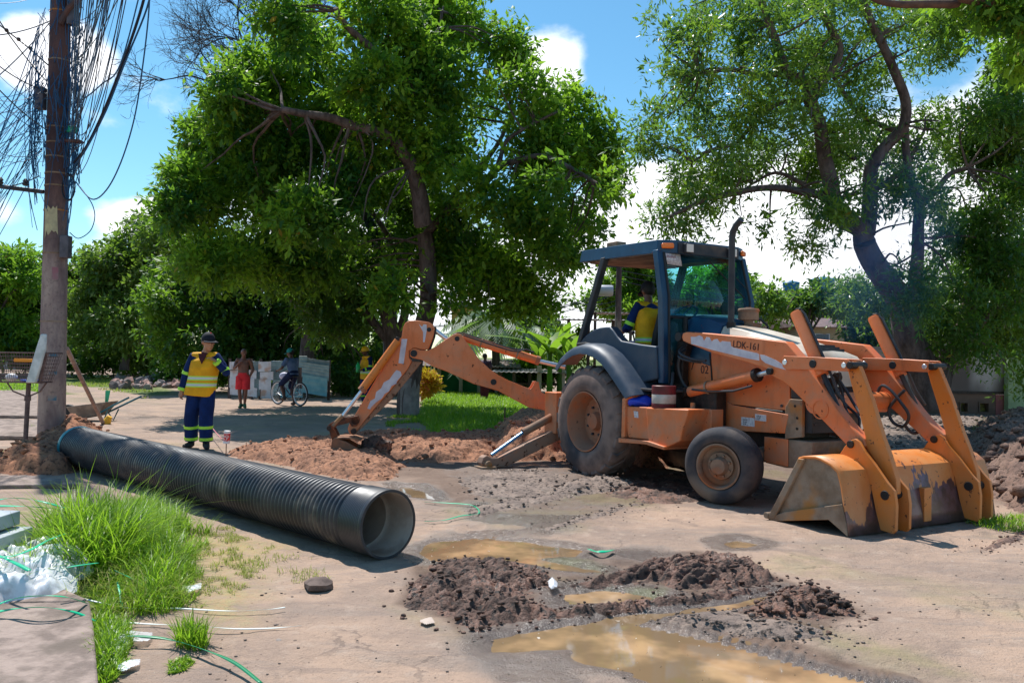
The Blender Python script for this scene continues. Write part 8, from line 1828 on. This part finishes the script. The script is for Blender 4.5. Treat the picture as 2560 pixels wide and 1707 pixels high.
grass('grass_tuft', 'low flat weed under the leggy tuft', GPk([(385, 1520), (430, 1505), (450, 1518), (420, 1540), (385, 1545)]), 420, .06, .004, m_grass, 7, 1., 3)
grass('dry_grass', 'sparse dry straw coloured grass on the sand by the pipe', GPk([(440, 1210), (520, 1210), (620, 1250), (600, 1330), (520, 1380), (450, 1400), (430, 1300)]), 2600, .05, .002, m_dryg, 8, 1., 3, dens=5)
grass('dry_grass', 'tiny sprouts on the sand near the dark stone', GPk([(620, 1270), (720, 1280), (760, 1330), (650, 1345), (560, 1320)]), 260, .07, .002, m_dryg, 9, 1., 3, dens=6)
grass('grass_tuft', 'green and yellow weeds at the right foot of the loader bucket', GPk([(2225, 1205), (2260, 1190), (2352, 1185), (2420, 1200), (2352, 1222), (2260, 1218)]), 900, .12, .004, m_grass, 10, .8, 4, dens=3)
grass('grass_tuft', 'yellow grass tuft on the right hand soil mound', GPk([(2235, 1000), (2260, 985), (2290, 990), (2270, 1008)]), 260, .4, .006, m_dryg, 11, .7, 4, base=.05)
grass('lawn', 'sunlit grass strip between the road and the green house', GPk([(990, 1003), (960, 960), (975, 915), (1010, 905), (1230, 905), (1300, 960), (1240, 990), (1160, 1002), (1100, 1008)]), 26000, .20, .010, m_grass, 12, .7, 2)
grass('lawn', 'patchy far grass left of the rubble', GPk([(150, 885), (250, 862), (420, 860), (430, 905), (330, 915), (200, 890)]), 6000, .12, .02, m_dryg, 13, .7, 2, dens=.4)
grass('lawn', 'grass strip behind the pale slabs at left', GPk([(-250, 900), (-250, 880), (80, 880), (150, 900), (60, 905)]), 6000, .12, .014, m_grass, 14, .7, 2)
grass('grass_tuft', 'small green tuft by the foot of the litter basket post', GPk([(20, 1045), (45, 1025), (60, 1035), (50, 1055)]), 260, .18, .006, m_grass, 15, .8, 4)
grass('grass_tuft', 'green tuft at the left side of the pole base', GPk([(50, 985), (86, 970), (92, 985), (75, 992)]), 200, .12, .006, m_grass, 16, .8, 4)
grass('grass', 'sparse grass in the shade under the whitewashed tree', GPk([(880, 985), (900, 950), (1000, 945), (1020, 990), (960, 1000)]), 2200, .12, .008, m_grass, 17, .8, 3, dens=1.5)
# loose bits on the ground: small dirt crumbs, leaves, stones
r_ = np.random.default_rng(77); V_, T_ = [], []; off = 0
for i in range(900):
    y = 3.2 * math.exp(r_.random() * 1.3); x = r_.uniform(-.7, .75) * y
    cv, cf = CLODS[r_.integers(6)]; s = r_.uniform(.003, .012) * (1 + (r_.random() < .04) * 1.5)
    V_.append(cv * s * [1, r_.uniform(.6, 1.2), .6] + [x, y, 0]); V_[-1][:, 2] += s * .2; T_.append(cf + off); off += len(cv)
V_ = np.concatenate(V_); V_[:, 2] += ground_h(V_[:, 0], V_[:, 1]); npmesh('soil_crumbs', V_, np.concatenate(T_), m_mudr, kind='stuff', label='crumbs of dried soil scattered over the road', category='soil crumbs')
V_, T_, off = [], [], 0
for i in range(260):
    p = PUD[0] if i < 200 else PUD[1]; P_ = np.array(p); x, y = r_.uniform(P_[:, 0].min(), P_[:, 0].max()), r_.uniform(P_[:, 1].min(), P_[:, 1].max())
    if poly_sd(np.array([x]), np.array([y]), p)[0] < .03 or y < 2.8: continue
    a = r_.random() * 6; s = r_.uniform(.0015, .0050) * (1 + 2 * (r_.random() < .08)); pts = np.array([[math.cos(a + k * 1.256) * s * r_.uniform(.5, 1.3) + x, math.sin(a + k * 1.256) * s * r_.uniform(.5, 1.3) + y, -.0215 + .001 * k] for k in range(5)]); V_.append(pts); T_.append(np.array([[0, 1, 2], [0, 2, 3], [0, 3, 4]]) + off); off += 5
npmesh('floating_flecks', np.concatenate(V_), np.concatenate(T_), varied('pale_flecks', (.6, .52, .42), (.3, .2, .12), 30, .7, 0, 0), kind='stuff', label='pale flecks and bits floating on the brown puddle', category='debris')
# exhaust smoke drifting in front of the airy tree
def smoke_nodes(t, p):
    q = NT(t); o = [n for n in t.nodes if n.type == 'OUTPUT_MATERIAL'][0]; t.nodes.remove(p)
    v = q.n('ShaderNodeVolumePrincipled'); v.inputs['Color'].default_value = (.12, .42, 1, 1); v.inputs['Anisotropy'].default_value = .3
    c = q.co('Object'); r = q.n('ShaderNodeVectorMath'); r.operation = 'LENGTH'; q.l(c, r.inputs[0])
    d = q.m('MULTIPLY', q.mr(r.outputs['Value'], .25, 1, 1, 0), q.mr(q.noise(1.6, 3, .6, c), .38, .68)); q.l(q.m('MULTIPLY', d, .55), v.inputs['Density']); q.l(v.outputs[0], o.inputs['Volume'])
mb = MB(); c = DP(2030, 560, 15.2); mb.ball((0, 0, 0), 1, 20); o = mb.build('exhaust_smoke', mat('blue_exhaust_smoke', nodes=smoke_nodes), None, 60, loc=c); o.scale = (1.5, 1.0, 2.5); o.rotation_euler = (0, R_(10), 0); tag(o, 'thin blue exhaust smoke drifting before the airy tree trunk', 'smoke', kind='stuff')
